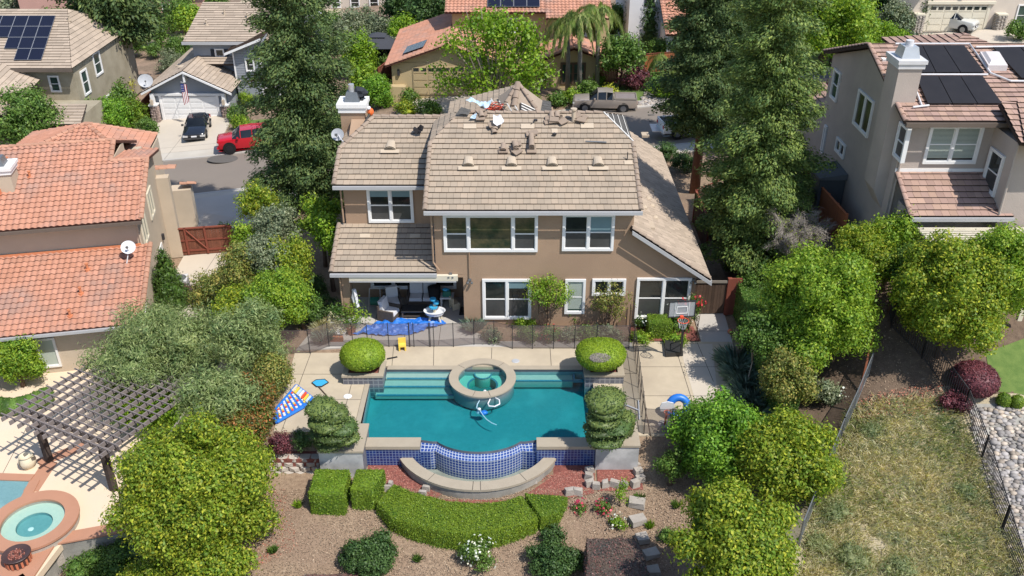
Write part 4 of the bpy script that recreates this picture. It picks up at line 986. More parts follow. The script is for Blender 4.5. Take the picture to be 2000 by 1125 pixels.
# ================================================================ MAIN HOUSE
SL = .417
def roofz(y, y0=35.5, z0=6.13, s=SL): return z0+s*(y-y0)
def RP(px, py, y0=35.5, z0=6.13, s=SL, h=.05):
    a, b, c = ray(px, py); t = (CH-z0-h+s*y0)/(s*b-c); return Vector((a*t, b*t, CH+c*t))
def main_house():
    H = thing('house', (0, 40, 0), 'large two storey brown stucco house with grey brown tile roof behind the pool', 'house')
    w = MB(); g = lambda x, y: min(roofz(y)-.17, 7.55); g2 = lambda x, y: min(roofz(82.4-y)-.17, 7.55)
    w.prism([(-3.4, 36), (5.3, 36), (5.3, 41.2), (-3.4, 41.2)], 2.75, g); w.prism([(-3.4, 41.2), (5.3, 41.2), (5.3, 46.4), (-3.4, 46.4)], 2.75, g2)
    w.prism([(-2.2, 36), (5.3, 36), (5.3, 38.7), (-2.2, 38.7)], -.3, 2.752); w.prism([(5.3, 36), (8.3, 36), (8.3, 38.7), (5.3, 38.7)], -.3, 2.602); w.prism([(-7.75, 38.7), (8.3, 38.7), (8.3, 50.8), (-7.75, 50.8)], -.6, 2.6)
    w.prism([(5.3, 36), (8.3, 36), (8.3, 50.8), (5.3, 50.8)], 2.6, lambda x, y: 5.1-.686*(x-5.3)-.16)
    w.prism([(-7.75, 38.7), (-3.4, 38.7), (-3.4, 42.43), (-7.75, 42.43)], 2.6, lambda x, y: roofz(y, 38.2)-.12); w.prism([(-7.75, 42.43), (-3.4, 42.43), (-3.4, 46.2), (-7.75, 46.2)], 2.6, lambda x, y: roofz(84.86-y, 38.2)-.12)
    w.box(-3.4, -2.2, 36, 38.7, 2.6, 2.76); w.box(-7.75, -3.4, 36.25, 36.55, 2.42, 2.72); w.box(-7.75, -7.38, 36.25, 36.7, -.02, 2.42); w.box(-7.75, -3.4, 36.55, 38.7, 2.55, 2.68)
    w.box(-2.6, 2.4, 46.4, 52, -.6, 5.2)
    w.build('wall', 'stucco_brown', H)
    # roofs
    rz = lambda x, y: (x, y, roofz(y)); rl = lambda x, y: (x, y, roofz(y, 38.2))
    hipz = roofz(39.36)
    roofpart(H, 'roof', [[rz(-3.72, 35.5), rz(5.5, 35.5), rz(5.5, 39.36), rz(4.26, 41.2), rz(-2.47, 41.2), rz(-3.72, 39.36)],
                         [(5.5, 46.9, 6.13), (-3.72, 46.9, 6.13), (-3.72, 43.04, hipz), (-2.47, 41.2, roofz(41.2)), (4.26, 41.2, roofz(41.2)), (5.5, 43.04, hipz)],
                         [(-3.72, 43.04, hipz), (-3.72, 39.36, hipz), (-2.47, 41.2, roofz(41.2))]], FLAT,
             capl=[((-2.3, 41.2, roofz(41.2)), (4.2, 41.2, roofz(41.2)))], capr=.1)
    m = MB(); A, B, C = Vector((5.5, 39.36, hipz+.0)), Vector((5.5, 43.04, hipz+.0)), Vector((4.26, 41.2, roofz(41.2)))
    n = (B-A).cross(C-A).normalized(); n = n if n.z > 0 else -n
    m.face([A, B, C]); m.k = 1
    for t in (.1, .34, .58, .8):
        a, b = A.lerp(C, t), B.lerp(C, t); d = (b-a)*.02
        m.face([a+n*.03, b+n*.03, b+n*.03+(C-B).normalized()*.06, a+n*.03+(C-A).normalized()*.06]); m.face([a, b, b+n*.03, a+n*.03])
    m.tube([A+n*.05, C+n*.05], .035, 5); m.build('stripped_hip', ['felt', 'batten'], H)
    roofpart(H, 'left_wing_roof', [[rl(-8.06, 38.2), rl(-3.72, 38.2), rl(-3.4, 42.43), rl(-6.66, 42.43), rl(-8.06, 40.38)],
                         [(-3.4, 46.66, 6.13), (-8.06, 46.66, 6.13), (-8.06, 44.48, roofz(40.38, 38.2)), (-6.66, 42.43, roofz(42.43, 38.2)), (-3.4, 42.43, roofz(42.43, 38.2))],
                         [(-8.06, 44.48, roofz(40.38, 38.2)), (-8.06, 40.38, roofz(40.38, 38.2)), (-6.66, 42.43, roofz(42.43, 38.2))]], FLAT,
             capl=[(rl(-6.7, 42.43), rl(-2.6, 42.43)), (rl(-8.06, 40.38), rl(-6.66, 42.43))], capr=.11)
    roofpart(H, 'patio_roof', [[(-8.1, 35.9, 2.9), (-3.38, 35.9, 2.9), (-3.38, 38.72, 3.97), (-8.1, 38.72, 3.97)]], FLAT)
    roofpart(H, 'right_wing_roof', [[(8.86, 51.1, 2.66), (8.86, 35.62, 2.66), (5.2, 35.62, 5.17), (5.2, 51.1, 5.17)]], GREY, row=.36)
    # front wing with the stripped roof, seen over the ridge
    zr = 6.85
    roofpart(H, 'front_roof', [[(.45, 49.0, zr), (2.2, 50.5, 6.0), (2.2, 45.2, 6.0), (.45, 45.6, zr)]], ['felt', 'tile_edge_shade', 'felt'], thick=.01)
    roofpart(H, 'front_roof', [[(-3.6, 45.0, 5.5), (-3.6, 52, 5.5), (.40, 51.0, zr), (.40, 45.6, zr)]], FLAT)
    b = MB(); 
    for i in range(5): b.tube([(.5, 45.7+i*.45, zr+.06), (2.12, 45.5+i*.5, 6.12)], .035, 4)
    for i in range(4):
        x = .2+.62*i; y = 45.6+i*.12; x = -.6+.42*i; a = Vector((x-.5, 46.9, 7.35-.13*i)); c = Vector((x+.15, 44.9, 6.9-.13*i)); b.tube([a, c], .035, 4)
    b.build('batten', 'batten', H)
    b = MB(); ap = Vector((.32, 48.4, 7.75)); q = [(-.5, 47.4, 6.6), (1.5, 47.4, 6.3), (1.7, 49.5, 6.4), (-.8, 49.5, 6.6)]
    for i in range(4): b.face([q[i], q[(i+1) % 4], ap])
    b.k = 1; 
    for c in q[:2]: caps(b, c, ap, .11)
    caps(b, (.12, 47.4, 6.75), ap, .16); b.build('turret_roof', ['tile_grey', 'tile_cap'], H)
    # rake caps and gutters
    for a_, b_, r_, s_, l_ in [(f(x, ya), f(x, yb), .1, .34, .05) for x, ya, yb, f in ((-3.72, 35.5, 39.36, rz), (5.5, 35.5, 39.36, rz), (-8.06, 38.2, 40.38, rl))]+[((-8.1, 35.9, 2.9), (-8.1, 38.7, 3.97), .1, .34, .05), ((8.8, 35.66, 2.74), (5.2, 35.66, 5.22), .1, .34, .05), ((-3.72, 39.36, hipz), (-2.47, 41.2, roofz(41.2)), .07, .5, 0)]:
        c = MB(); caps(c, a_, b_, r_, s_, lift=l_); c.build('rake_tile', 'tile_cap', H)
    gt = MB()
    for x0, x1, y, z in ((-3.76, 5.56, 35.42, 5.98), (-8.1, -3.74, 38.12, 5.98), (-8.14, -3.36, 35.82, 2.74)): gt.box(x0, x1, y-.06, y+.06, z-.02, z+.13)
    b0 = gt; b0.prism([(5.2, 35.5), (8.9, 35.5), (8.9, 35.56), (5.2, 35.56)], lambda x, y: 5.17-.686*(x-5.2)-.2, lambda x, y: 5.17-.686*(x-5.2)-.02)
    gt.box(8.84, 8.92, 35.6, 51.1, 2.5, 2.66); gt.build('gutter', 'gutter', H)
    for pts, rr_ in (([(-3.55, 35.5, 5.95), (-3.5, 35.93, 5.7), (-3.5, 35.93, 3.4), (-3.25, 35.85, 3.05)], .045), ([(-7.8, 36.2, 2.6), (-7.8, 36.2, .1)], .045), ([(-7.85, 38.6, 5.9), (-7.85, 38.6, 4.1)], .045), ([(-1.9, 35.94, 3.9), (-1.9, 35.94, 2.6)], .025)):
        MB().tube(pts, rr_, 6).build('downpipe', 'stucco_brown', H)
    # windows (front wall plane y=36, left wing y=38.7)
    f = frame((0, 36, 0), 0); f2 = frame((0, 38.7, 0), 0)
    window(H, f, -3.0, 3.92, 4.13, 1.80, 3, .48, 'pane_view', 'pane_low', weights=[1, 2, 1]); window(H, f, 2.2, 3.97, 2.27, 1.79, 2, .5, 'pane', 'pane_low', inner=[.04, .5])
    window(H, f2, -6.68, 4.06, 2.12, 1.74, 2, .5, 'pane', 'pane_low', inner=[.22, .22]); window(H, f, -1.34, .43, 2.22, 2.1, 2, .5, 'pane', 'pane_low', inner=[0, .2])
    window(H, f, 2.40, .72, .93, 1.8, 1, .48, 'pane_green', 'pane_green', blind=1); window(H, f, 3.62, 1.68, 1.52, .86, 2, 0, 'pane')
    window(H, f, 5.63, .47, 2.47, 2.12, 2, .5, 'pane', 'pane_low'); window(H, f2, -6.85, .5, 4.15, 1.85, 3, 0, 'pane', weights=[1, 2, 1])
    # chimney
    b = MB(); b.box(-8.3, -7.15, 42.6, 43.6, 2.6, 8.05); b.build('chimney', 'stucco_brown', H)
    b = MB(); b.box(-8.38, -7.07, 42.52, 43.68, 8.05, 8.3); b.box(-8.44, -7.01, 42.46, 43.74, 8.3, 8.5); b.build('chimney_cap', 'paint_white', H)
    b = MB(); b.box(-8.1, -7.35, 42.75, 43.45, 8.5, 8.95, taper=.12); b.k = 1; b.cyl((-7.75, 43.1), .14, 8.95, 9.3); b.build('flue', ['grey_metal', 'metal_light'], H)
    # roof vents and flashings
    for px, py, k in ((915, 318, 0), (999, 318, 0), (1078, 318, 0), (1168, 318, 0), (763, 286, 1)):
        q = RP(px, py) if not k else RP(px, py, 38.2); b = MB(); nrm = Vector((0, -SL, 1)).normalized(); up = Vector((0, 1, SL)).normalized()
        fr = lambda x, y, z, q=q: tuple(q+Vector((1, 0, 0))*x+up*y+nrm*z)
        vs = []; N = 8
        for yy, rr_ in ((-.3, .27), (.34, .17)): vs += [fr(math.cos(math.pi*i/N)*rr_, yy, .03+math.sin(math.pi*i/N)*(.26 if yy < 0 else .05)) for i in range(N+1)]
        b.raw(vs, [(i, i+1, N+2+i, N+1+i) for i in range(N)]); b.box(-.44, .44, -.50, -.28, .05, .075, fr); b.k = 1; b.raw(vs[:N+1], [tuple(range(N+1))]); b.k = 0
        for j in range(4):
            zz = .05+j*.06; hw = .25*math.sqrt(max(0, 1-(zz/.27)**2)); b.box(-hw, hw, -.315, -.295, zz, zz+.012, fr)
        b.build('roof_vent', ['vent_cream', 'dark'], H)
    m = MB()
    for px, py, w_, h_ in ((918, 247, .30, .16), (1030, 247, .30, .16), (1147, 246, .3, .16), (1227, 318, .18, .12), (1083, 256, .14, .14), (713, 461, .24, .12), (811, 461, .24, .12)):
        if py > 400: q = RP(px, py, 35.9, 2.9, .3795)
        else: q = RP(px, py)
        sl_ = SL if py < 400 else .3795; nrm = Vector((0, -sl_, 1)).normalized(); up = Vector((0, 1, sl_)).normalized(); fr = lambda x, y, z, q=q, nrm=nrm, up=up: tuple(q+Vector((1, 0, 0))*x+up*y+nrm*z)
        m = MB(); m.box(-w_, w_, -h_, h_, 0, .035, fr); m.build('roof_flashing', 'vent_cream', H)
    for px, py in ((1260, 262), (1258, 405), (1268, 440), (1272, 371), (1266, 388), (1273, 402), (1279, 425)):
        a_, b_, c_ = ray(px, py); s_ = -.686; t = (CH-5.2-.686*5.2)/(-c_-.686*a_)
        q = Vector((a_*t, b_*t, CH+c_*t)); big = py in (262, 440); m = MB()
        if big: m.box(q.x-.22, q.x+.22, q.y-.3, q.y+.3, q.z-.12, q.z+.03)
        else: m.blob(q, (.16, .2, .12), 3, .05, 2)
        m.build('roof_flashing' if big else 'pipe_flashing', 'vent_cream', H)
    m = MB(); q = RP(1120, 237); m.cyl((q.x, q.y), .09, q.z, q.z+.55); m.cyl((q.x, q.y), .15, q.z+.55, q.z+.62); m.build('vent_pipe', 'vent_cream', H)
    # awning cassette, lights
    m = MB(); m.box(-7.3, -2.43, 35.80, 35.98, 2.52, 2.78); m.k = 1; m.box(-7.3, -2.5, 35.78, 35.9, 2.46, 2.5); m.build('awning', ['paint_cream', 'gutter'], H)
    for x, z in ((-1.9, 2.45), (8.15, 2.45), (-2.75, 2.75)):
        m = MB(); m.box(x-.07, x+.07, 35.9, 36, z, z+.1); m.blob((x-.09, 35.85, z-.05), (.07, .1, .07), 1, 0, 1); m.blob((x+.09, 35.85, z-.05), (.07, .1, .07), 1, 0, 1); m.build('wall_lamp', 'grey_metal', H)
    return H
main_house()
def dish(label, c, r, aim, base, m='dish', group='satellite dishes'):
    c, aim = Vector(c), Vector(aim).normalized(); root = thing('satellite_dish', base, label, 'satellite dish', group)
    rot = aim.to_track_quat('Z', 'Y').to_matrix(); b = MB(); N = 22; vs = []; K = 5
    for k in range(K+1):
        t = k/K; vs += [tuple(c+rot@Vector((math.cos(6.2832*j/N)*r*t, math.sin(6.2832*j/N)*r*t*.92, .16*r*t*t))) for j in range(N)]
    b.raw(vs, [(k*N+j, k*N+(j+1) % N, (k+1)*N+(j+1) % N, (k+1)*N+j) for k in range(K) for j in range(N)]); b.build('reflector', m, root, smooth=True)
    b = MB(); f = c+aim*r*.85-Vector((0, 0, r*.2)); b.tube([c-Vector((0, 0, r*.9)), f], .018, 5); b.box(f.x-.06, f.x+.06, f.y-.05, f.y+.05, f.z-.04, f.z+.06); b.build('feed_arm', 'grey_metal', root)
    b = MB(); b.tube([Vector(base), Vector(base).lerp(c, .6)+Vector((0, 0, -.05)), c-aim*.05], .03, 6); b.build('mast', 'pipe_white', root)
dish('pale satellite dish on the brown house roof beside the chimney', PY(660, 263, 41.6), .32, (-.15, -.8, .45), RP(672, 278, 38.2))
# ================================================================ OBJECTS OF THE MAIN PROPERTY
# ---- roof clutter
SLU = Vector((0, 1, SL)).normalized(); SLN = Vector((0, -SL, 1)).normalized()
def onroof(q): return lambda x, y, z: tuple(q+Vector((1, 0, 0))*x+SLU*y+SLN*z)
def captile(b, fr, x, y, z, L=.4, r=.12, rot=0.):
    N = 6; c, s = math.cos(rot), math.sin(rot); vs = []
    for t, k in ((-L/2, 1.1), (L/2, .9)):
        for dz in (0, -.03):
            vs += [fr(x+c*math.cos(math.pi*i/N)*r*k-s*t, y+s*math.cos(math.pi*i/N)*r*k+c*t, z+dz+math.sin(math.pi*i/N)*r*k*.8) for i in range(N+1)]
    n = N+1; fs = [(i, i+1, 2*n+i+1, 2*n+i) for i in range(N)]+[(n+i+1, n+i, 3*n+i, 3*n+i+1) for i in range(N)]+[(i+1, i, n+i, n+i+1) for i in range(N)]
    b.raw(vs, fs)
def stack(label, px, py, spec):
    q = RP(px, py); fr = onroof(q); root = thing('tile_stack', q, label, 'roof tiles', 'loose tiles stacked on the roof')
    for (x, y, z, rot, kind) in spec:
        b = MB()
        if kind == 'f': 
            c, s = math.cos(rot), math.sin(rot); g = lambda a, b_, c_, x=x, y=y, c=c, s=s: fr(x+a*c-b_*s, y+a*s+b_*c, c_); b.box(-.21, .21, -.15, .15, z, z+.05, g)
        else: captile(b, fr, x, y, z, rot=rot)
        b.build('tile', 'tile_cap', root)
stack('two ridge tiles on a flat tile, leftmost small stack on the brown roof', 983, 294, [(0, -.08, .05, 0, 'f'), (0, .05, .12, 0, 'c'), (0, .05, .19, 0, 'c')])
stack('loosely piled ridge tiles between the small and tall stacks on the brown roof', 1007, 292, [(0, -.12, .05, .2, 'f'), (0, .0, .12, .1, 'c'), (.02, .02, .2, 0, 'c'), (-.02, .05, .28, .2, 'c'), (.05, .3, .07, .1, 'f'), (.08, -.25, .1, .7, 'f')])
stack('long tall stack of curved ridge tiles standing up the middle of the brown roof', 1038, 285, [(0, -.38, .05, 0, 'f')]+[(0, -.15, .1+i*.07, 0, 'c') for i in range(4)]+[(0, .15, .1+i*.07, 0, 'c') for i in range(3)]+[(0, .4, .1, 0, 'c'), (0, .4, .17, 0, 'c'), (-.02, .68, .08, 0, 'f'), (.1, .75, .1, .3, 'f')])
stack('messy pile of flat tiles left of the roof vent pipe near the ridge', 1082, 236, [(-.2, .1, .05, 0, 'f'), (.2, .15, .05, .1, 'f'), (-.05, -.12, .1, .1, 'f'), (-.1, .3, .1, 0, 'c'), (.15, .32, .1, 0, 'c'), (0, -.1, .16, -.1, 'f'), (-.25, -.1, .02, .3, 'f')])
stack('scattered dark tiles on both sides of the roof vent pipe near the ridge', 1112, 238, [(-.3, -.1, .1, .6, 'f'), (-.5, .2, .05, .2, 'f'), (.4, .15, .08, .2, 'f'), (.55, .0, .12, -.3, 'f'), (.35, .25, .14, .5, 'f'), (.65, .2, .05, .9, 'f')])
stack('pile of broken tiles under the torn pale blue felt at the ridge', 938, 232, [(0, 0, .05, 0, 'f'), (.1, .2, .07, .3, 'f'), (.02, -.1, .12, 0, 'f'), (-.1, .2, .12, 1.2, 'f'), (.05, .1, .2, .2, 'c'), (0, .35, .2, .6, 'f')])
stack('two curved ridge tiles with a white cloth thrown over them', 967, 252, [(-.05, -.15, .06, .2, 'c'), (0, .05, .1, 0, 'c'), (-.1, .1, .16, .4, 'f')])
for i, px in enumerate((690, 720, 752, 866, 890, 1050, 1076, 1140)):
    pass
def cloth(name, label, cat, pts, q, fr, m, amp=.06, h=.1, seed=0, n=16):
    """crumpled sheet over a polygon given in local coordinates"""
    xs = [p[0] for p in pts]; ys = [p[1] for p in pts]; b = MB(); sx, sy = (max(xs)-min(xs))/n, (max(ys)-min(ys))/n; vid = {}
    def vv(x, y):
        k = (round(x, 3), round(y, 3))
        if k not in vid:
            z = h+amp*(abs(mnoise.noise(Vector((x*2.3+seed, y*2.3, 0))))*2+.8*abs(mnoise.noise(Vector((x*6, y*6+seed, 3))))+.35*abs(mnoise.noise(Vector((x*15, y*15+seed, 3))))); vid[k] = len(b.v); b.v.append(fr(x, y, z))
        return vid[k]
    for i in range(n):
        for j in range(n):
            c = clip(pts, min(xs)+i*sx, min(xs)+(i+1)*sx, min(ys)+j*sy, min(ys)+(j+1)*sy)
            f = []
            for p in c:
                k = vv(*p)
                if k not in f: f.append(k)
            if len(f) > 2: b.f.append(tuple(f)); b.fm.append(0); b.s.append(False)
    return tag(b.build(name, m), label, cat)
q = RP(972, 244); cloth('rag', 'white cloth thrown over ridge tiles on the roof', 'cloth', [(-.2, -.3), (.2, -.35), (.3, 0), (.1, .4), (-.2, .3)], q, onroof(q), 'cloth_white', .16, .2, 2, 8)
q = RP(818, 260, 38.2); cloth('jacket', 'crumpled black jacket dropped on the left part of the brown roof', 'jacket', [(-.25, -.1), (-.05, -.25), (.22, -.2), (.25, .1), (.05, .25), (-.2, .15)], q, onroof(q), 'cloth_black', .16, .12, 1, 9)
q = RP(934, 212); cloth('roofing_felt', 'torn pale blue sheet of roofing felt over the ridge', 'felt sheet', [(-.6, .25), (-.35, .45), (.1, .05), (.65, .1), (.4, -.35), (.1, -.2), (-.3, .05)], q, onroof(q), 'felt_blue', .15, .25, 4, 10)
q = RP(925, 234); cloth('roofing_felt', 'small bent scrap of bright blue felt left of the broken tile pile', 'felt scrap', [(-.15, -.1), (.12, -.05), (.15, .2), (-.1, .1)], q, onroof(q), 'felt_blue', .1, .1, 5, 6)
q = RP(905, 222); cloth('roofing_felt', 'dark grey felt scrap where the two ridges meet', 'felt scrap', [(-.35, -.2), (.25, -.25), (.35, .1), (-.1, .25)], q, onroof(q), 'felt', .06, .1, 6, 6)
tag(MB().tube([(-1.45, 46.6, 7.25), (-1.35, 46.3, 6.95)], .11, 12).build('felt_roll', 'felt_blue'), 'rolled up blue felt lying behind the ridge', 'felt roll')
q = RP(1165, 279); f = onroof(q); tag(MB().tube([f(-.5, .04, .06), f(.45, -.02, .06)], .03, 6).build('pry_bar', 'grey_metal'), 'long grey metal bar lying on the right of the brown roof', 'bar')
q = RP(1043, 240); f = onroof(q); b = MB(); b.tube([f(-.15, -.15, .05), f(.1, .12, .06)], .02, 5); b.box(-.02, .16, .08, .16, .03, .1, f); tag(b.build('hammer', 'iron'), 'small hammer lying below the ridge on the brown roof', 'hammer')
q = RP(1083, 266); f = onroof(q); b = MB(); b.blob(Vector(q)+Vector((0, 0, .1)), (.12, .1, .09), 3, .2, 1); tag(b.build('tool_pouch', 'black_plastic'), 'small black tool pouch below the messy tile pile', 'pouch')
q = RP(1225, 312); b = MB(); b.tube([q, q+Vector((0, 0, .35))], .025, 6); tag(b.build('roof_pipe', 'iron'), 'thin dark vent rod near the right rake of the brown roof', 'pipe')
def rope(label, c, m, r=.45, n=9, th=.018):
    b = MB(); rr = random.Random(2)
    for i in range(n):
        k = r*rr.uniform(.5, 1); o = Vector((rr.uniform(-.15, .15), rr.uniform(-.15, .15), rr.uniform(-.05, .25))); b.tube([Vector(c)+o+Vector((math.cos(t)*k, math.sin(t)*k*.7, rr.uniform(-.08, .08))) for t in np.linspace(0, 5.9, 14)], th, 4)
    return b
tag(rope('', (-.95, 45.8, 7.1), 'wood_redpost').build('rope_heap', 'hoop_red'), 'tangled heap of red and dark rope behind the ridge', 'rope')
tag(rope('', (-.8, 45.7, 7.1), 'dark', .5, 7).build('rope_heap', 'cloth_black'), 'tangled dark cable heap beside the red rope behind the ridge', 'cable')
t = thing('leaf_blower', (-6.95, 42.9, 7.9), 'orange and white leaf blower leaning against the brown chimney', 'leaf blower'); b = MB(); b.blob((-6.85, 42.7, 8.05), (.16, .14, .2), 1, .1, 2); b.build('motor', 'orange', t)
MB().blob((-6.9, 42.6, 8.28), (.1, .1, .1), 2, .1, 2).build('engine_cover', 'plastic_white', t); MB().tube([(-6.9, 42.6, 7.95), (-7.05, 42.2, 7.75), (-7.1, 41.9, 7.7)], .05, 7).build('nozzle', 'black_plastic', t)
b = MB(); b.blob((-7.35, 43.2, 8.85), (.3, .3, .3), 3, .3, 2); b.box(-7.5, -7.2, 43.0, 43.4, 8.52, 8.6); tag(b.build('tarp_bundle', 'tarpdark'), 'dark plastic bundle draped on the brown chimney top', 'bundle')
# ---- patio furniture
def cushion(b, x0, x1, y0, y1, z0, z1, fr=None):
    b.box(x0+.02, x1-.02, y0+.02, y1-.02, z0, z1, fr, .02); return b
def outdoor_seat(name, label, loc, rz, w, n, cat):
    t = thing(name, loc, label, cat, world=False, rz=rz); hw = w/2
    b = MB(); b.box(-hw, hw, -.38, .42, .04, .30); b.box(-hw, hw, .34, .42, .3, .78); b.build('frame', 'wicker', t)
    for s in (-1, 1): MB().box(s*hw-(.09 if s > 0 else 0), s*hw+(0 if s > 0 else .09), -.38, .34, .3, .58).build('arm', 'wicker', t)
    for i in range(n):
        a = -hw+.1+i*(w-.2)/n; c = a+(w-.2)/n
        cushion(MB(), a, c, -.40, .26, .31, .46).build('seat_cushion', 'cloth_white', t)
        k = MB(); k.prism([(a+.02, .16), (c-.02, .16), (c-.02, .33), (a+.02, .33)], .47, .98); k.v = [(x, y+(z-.47)*.18, z) for x, y, z in k.v]; k.build('back_cushion', 'cloth_white', t)
    return t
outdoor_seat('loveseat', 'wicker loveseat with two white cushions against the patio wall', (-4.3, 38.15, 0), 0, 1.5, 2, 'loveseat')
outdoor_seat('armchair', 'brown wicker armchair with white cushions turned sideways beside the blue tarp', (-5.75, 36.75, 0), R(70), .85, 1, 'armchair')
outdoor_seat('armchair', 'dark wicker armchair with white cushions behind the sideways brown one', (-5.7, 37.75, 0), R(15), .8, 1, 'armchair')
t = thing('coffee_table', (-4.6, 36.95, 0), 'low dark wicker coffee table with a lower shelf in front of the loveseat', 'table', world=False); MB().box(-.58, .58, -.33, .33, .37, .42).build('table_top', 'black_plastic', t); MB().box(-.52, .52, -.28, .28, .12, .15).build('shelf', 'wicker', t)
for sx in (-1, 1):
    for sy in (-1, 1): MB().box(sx*.53-.03, sx*.53+.03, sy*.28-.03, sy*.28+.03, 0, .37).build('leg', 'wicker', t)
t = thing('water_table', (-3.6, 36.45, 0), 'white and blue toddler water play table with a tower, on the patio', 'toy table', world=False)
b = MB(); b.lathe([(.05, .42), (.36, .42), (.42, .58), (.45, .6), (.40, .58), (.34, .47), (.02, .47)], (0, 0, 0), 20, 1.15, .85); b.build('basin', 'plastic_white', t)
for a in (.6, 2.5, 3.8, 5.6): MB().tube([(math.cos(a)*.22, math.sin(a)*.2, .44), (math.cos(a)*.36, math.sin(a)*.32, 0)], .055, 6).build('leg', 'pot_cream', t)
b = MB(); b.cyl((0, .05), .07, .47, .95); b.build('tower', 'pot_cream', t); b = MB(); b.cyl((-.06, .05), .2, .72, .8, n=12); b.cyl((.08, .05), .14, .95, 1.04, n=12); b.cyl((-.05, 0), .15, 1.16, 1.24, n=12); b.box(-.02, .04, 0, .06, .8, 1.2); b.build('spinner', 'plastic_sky', t)
t = thing('hose_reel', (-6.55, 37.65, 0), 'grey hose reel cart with dark green hose at the patio wall', 'hose reel', world=False)
b = MB(); b.cyl((0, 0), .2, -.2, .2, n=14); b.v = [(z, y, x+.4) for x, y, z in b.v]; b.build('hose_drum', 'plastic_green', t)
b = MB()
for s in (-1, 1): b.tube([(s*.27, -.3, 0), (s*.27, 0, .42), (s*.25, .25, .95)], .025, 6); b.tube([(s*.27, .3, 0), (s*.27, 0, .42)], .025, 6)
b.tube([(-.25, .25, .95), (.25, .25, .95)], .025, 6); b.build('reel_frame', 'pot_grey', t)
b = MB(); b.lathe([(.01, 0), (.25, 0), (.32, .95), (.0, 1.0)], (-3.72, 38.0, 0), 14); tag(b.build('waste_bag', 'cloth_black', smooth=True), 'black bin bag standing right of the loveseat', 'bag')
t = thing('side_table', (-3.1, 37.85, 0), 'white square plastic side table at the patio wall', 'table', world=False); MB().box(-.33, .33, -.3, .3, .55, .6, taper=.01).build('table_top', 'plastic_white', t)
for sx in (-1, 1):
    for sy in (-1, 1): MB().box(sx*.28-.025, sx*.28+.025, sy*.25-.025, sy*.25+.025, 0, .55).build('leg', 'plastic_white', t)
b = MB(); b.box(-3.32, -2.9, 37.68, 38.0, .6, .88, taper=.03); tag(b.build('storage_box', 'plastic_green'), 'dark green box on the white patio side table', 'box')
b = MB(); b.blob((-3.15, 37.8, .95), (.16, .12, .08), 3, .2, 2); tag(b.build('toy', 'plastic_sky'), 'blue toy on top of the dark green box', 'toy')
def toddler_chair(label, loc, rz, m='plastic_yellow', s=1.):
    t = thing('toddler_chair', loc, label, 'chair', world=False, rz=rz); b = MB(); b.box(-.17*s, .17*s, -.15*s, .15*s, .2*s, .27*s, taper=.01); b.build('seat', m, t)
    b = MB(); b.prism([(-.17*s, .10*s), (.17*s, .10*s), (.17*s, .16*s), (-.17*s, .16*s)], .27*s, .52*s); b.build('backrest', m, t)
    for sx in (-1, 1): MB().box(sx*.13*s-.035, sx*.13*s+.035, -.15*s, .15*s, 0, .2*s).build('leg', m, t)
toddler_chair('small yellow plastic toddler chair on the deck by the mesh fence', (-4.88, 34.08, 0), R(8)); toddler_chair('pale yellow toddler chair beside the white side table on the patio', (-2.75, 37.65, 0), R(120), 'pot_cream', 1.25)
b = MB(); b.box(-2.5, -2.25, 37.0, 37.6, .01, .12, taper=.03); tag(b.build('storage_bag', 'cloth_black'), 'flat black bag on the patio floor beside the brown side wall', 'bag')
pts = [tuple(P(*q)[:2]) for q in ((688, 656), (735, 632), (778, 624), (866, 628), (872, 634), (805, 655), (748, 658), (712, 654))]; cen = Vector((-5.2, 35.9, 0))
b_ = cloth('tarp', 'crumpled bright blue tarpaulin spread on the concrete behind the mesh fence', 'tarpaulin', [(x+5.2, y-35.9) for x, y in pts], None, lambda x, y, z: (x-5.2, y+35.9, z), 'plastic_blue', .12, .02, 3, 34)
b = MB(); b.tube([(-7.1, 36.1, 1.0), (-7.2, 36.15, 1.9)], .1, 4); b.k = 1; b.blob((-7.22, 36.2, 1.45), (.13, .13, .42), 4, .15, 2); tag(b.build('patio_umbrella', ['cloth_white', 'cloth_white']), 'folded white cloth hanging on the left patio pillar', 'cloth')
# ---- potted plants and odds at the left of the patio
def pot(label, px, py, r, h, m, plant=None, n=300, ph=.5, lf='lf_mid', cat='potted plant', pr=1.5):
    q = P(px, py); t = thing('potted_plant' if plant else 'plant_pot', q, label, cat, 'pots left of the patio'); b = MB(); b.lathe([(.01, 0), (r*.72, 0), (r, h), (r*1.06, h), (r*.93, h-.02), (r*.9, h*.85), (.01, h*.85)], tuple(q), 16); b.build('pot', m, t, smooth=False)
    if plant:
        cl = round_clumps((q.x, q.y, h+ph*.5), r*pr, r*pr, ph*.55, 7, .5, int(px)); p, d = shell(cl, n, .5, .3); leafmesh('foliage', p, d, .1, .55, lf, t, 0, None, .8)
        MB().tube([q+Vector((0, 0, h*.7)), q+Vector((0, 0, h+ph*.5))], .02, 5).build('stem', 'bark', t)
pot('light grey pot with a leafy plant, largest pot by the patio pillar', 694, 640, .3, .42, 'pot_grey', 1, 500, 1.0, 'lf_bright')
pot('terracotta pot with a small plant nearest the blue tarp', 687, 652, .22, .34, 'terracotta', 1, 260, .5, 'lf_mid')
pot('cream rimmed low pot with dried plants', 666, 655, .26, .22, 'cloth_white', 1, 160, .3, 'lf_straw')
pot('grey pot with a pale green bushy plant left of the pillar', 668, 635, .26, .4, 'pot_grey', 1, 500, .7, 'lf_mid')
pot('white pot among the dry plants behind the mesh fence', 650, 638, .22, .34, 'pot_grey', 1, 200, .4, 'lf_straw')
pot('black nursery pot at the far left of the pot group', 603, 640, .25, .3, 'black_plastic')
pot('empty grey urn shaped pot behind the pale green plant', 652, 627, .24, .36, 'pot_grey')
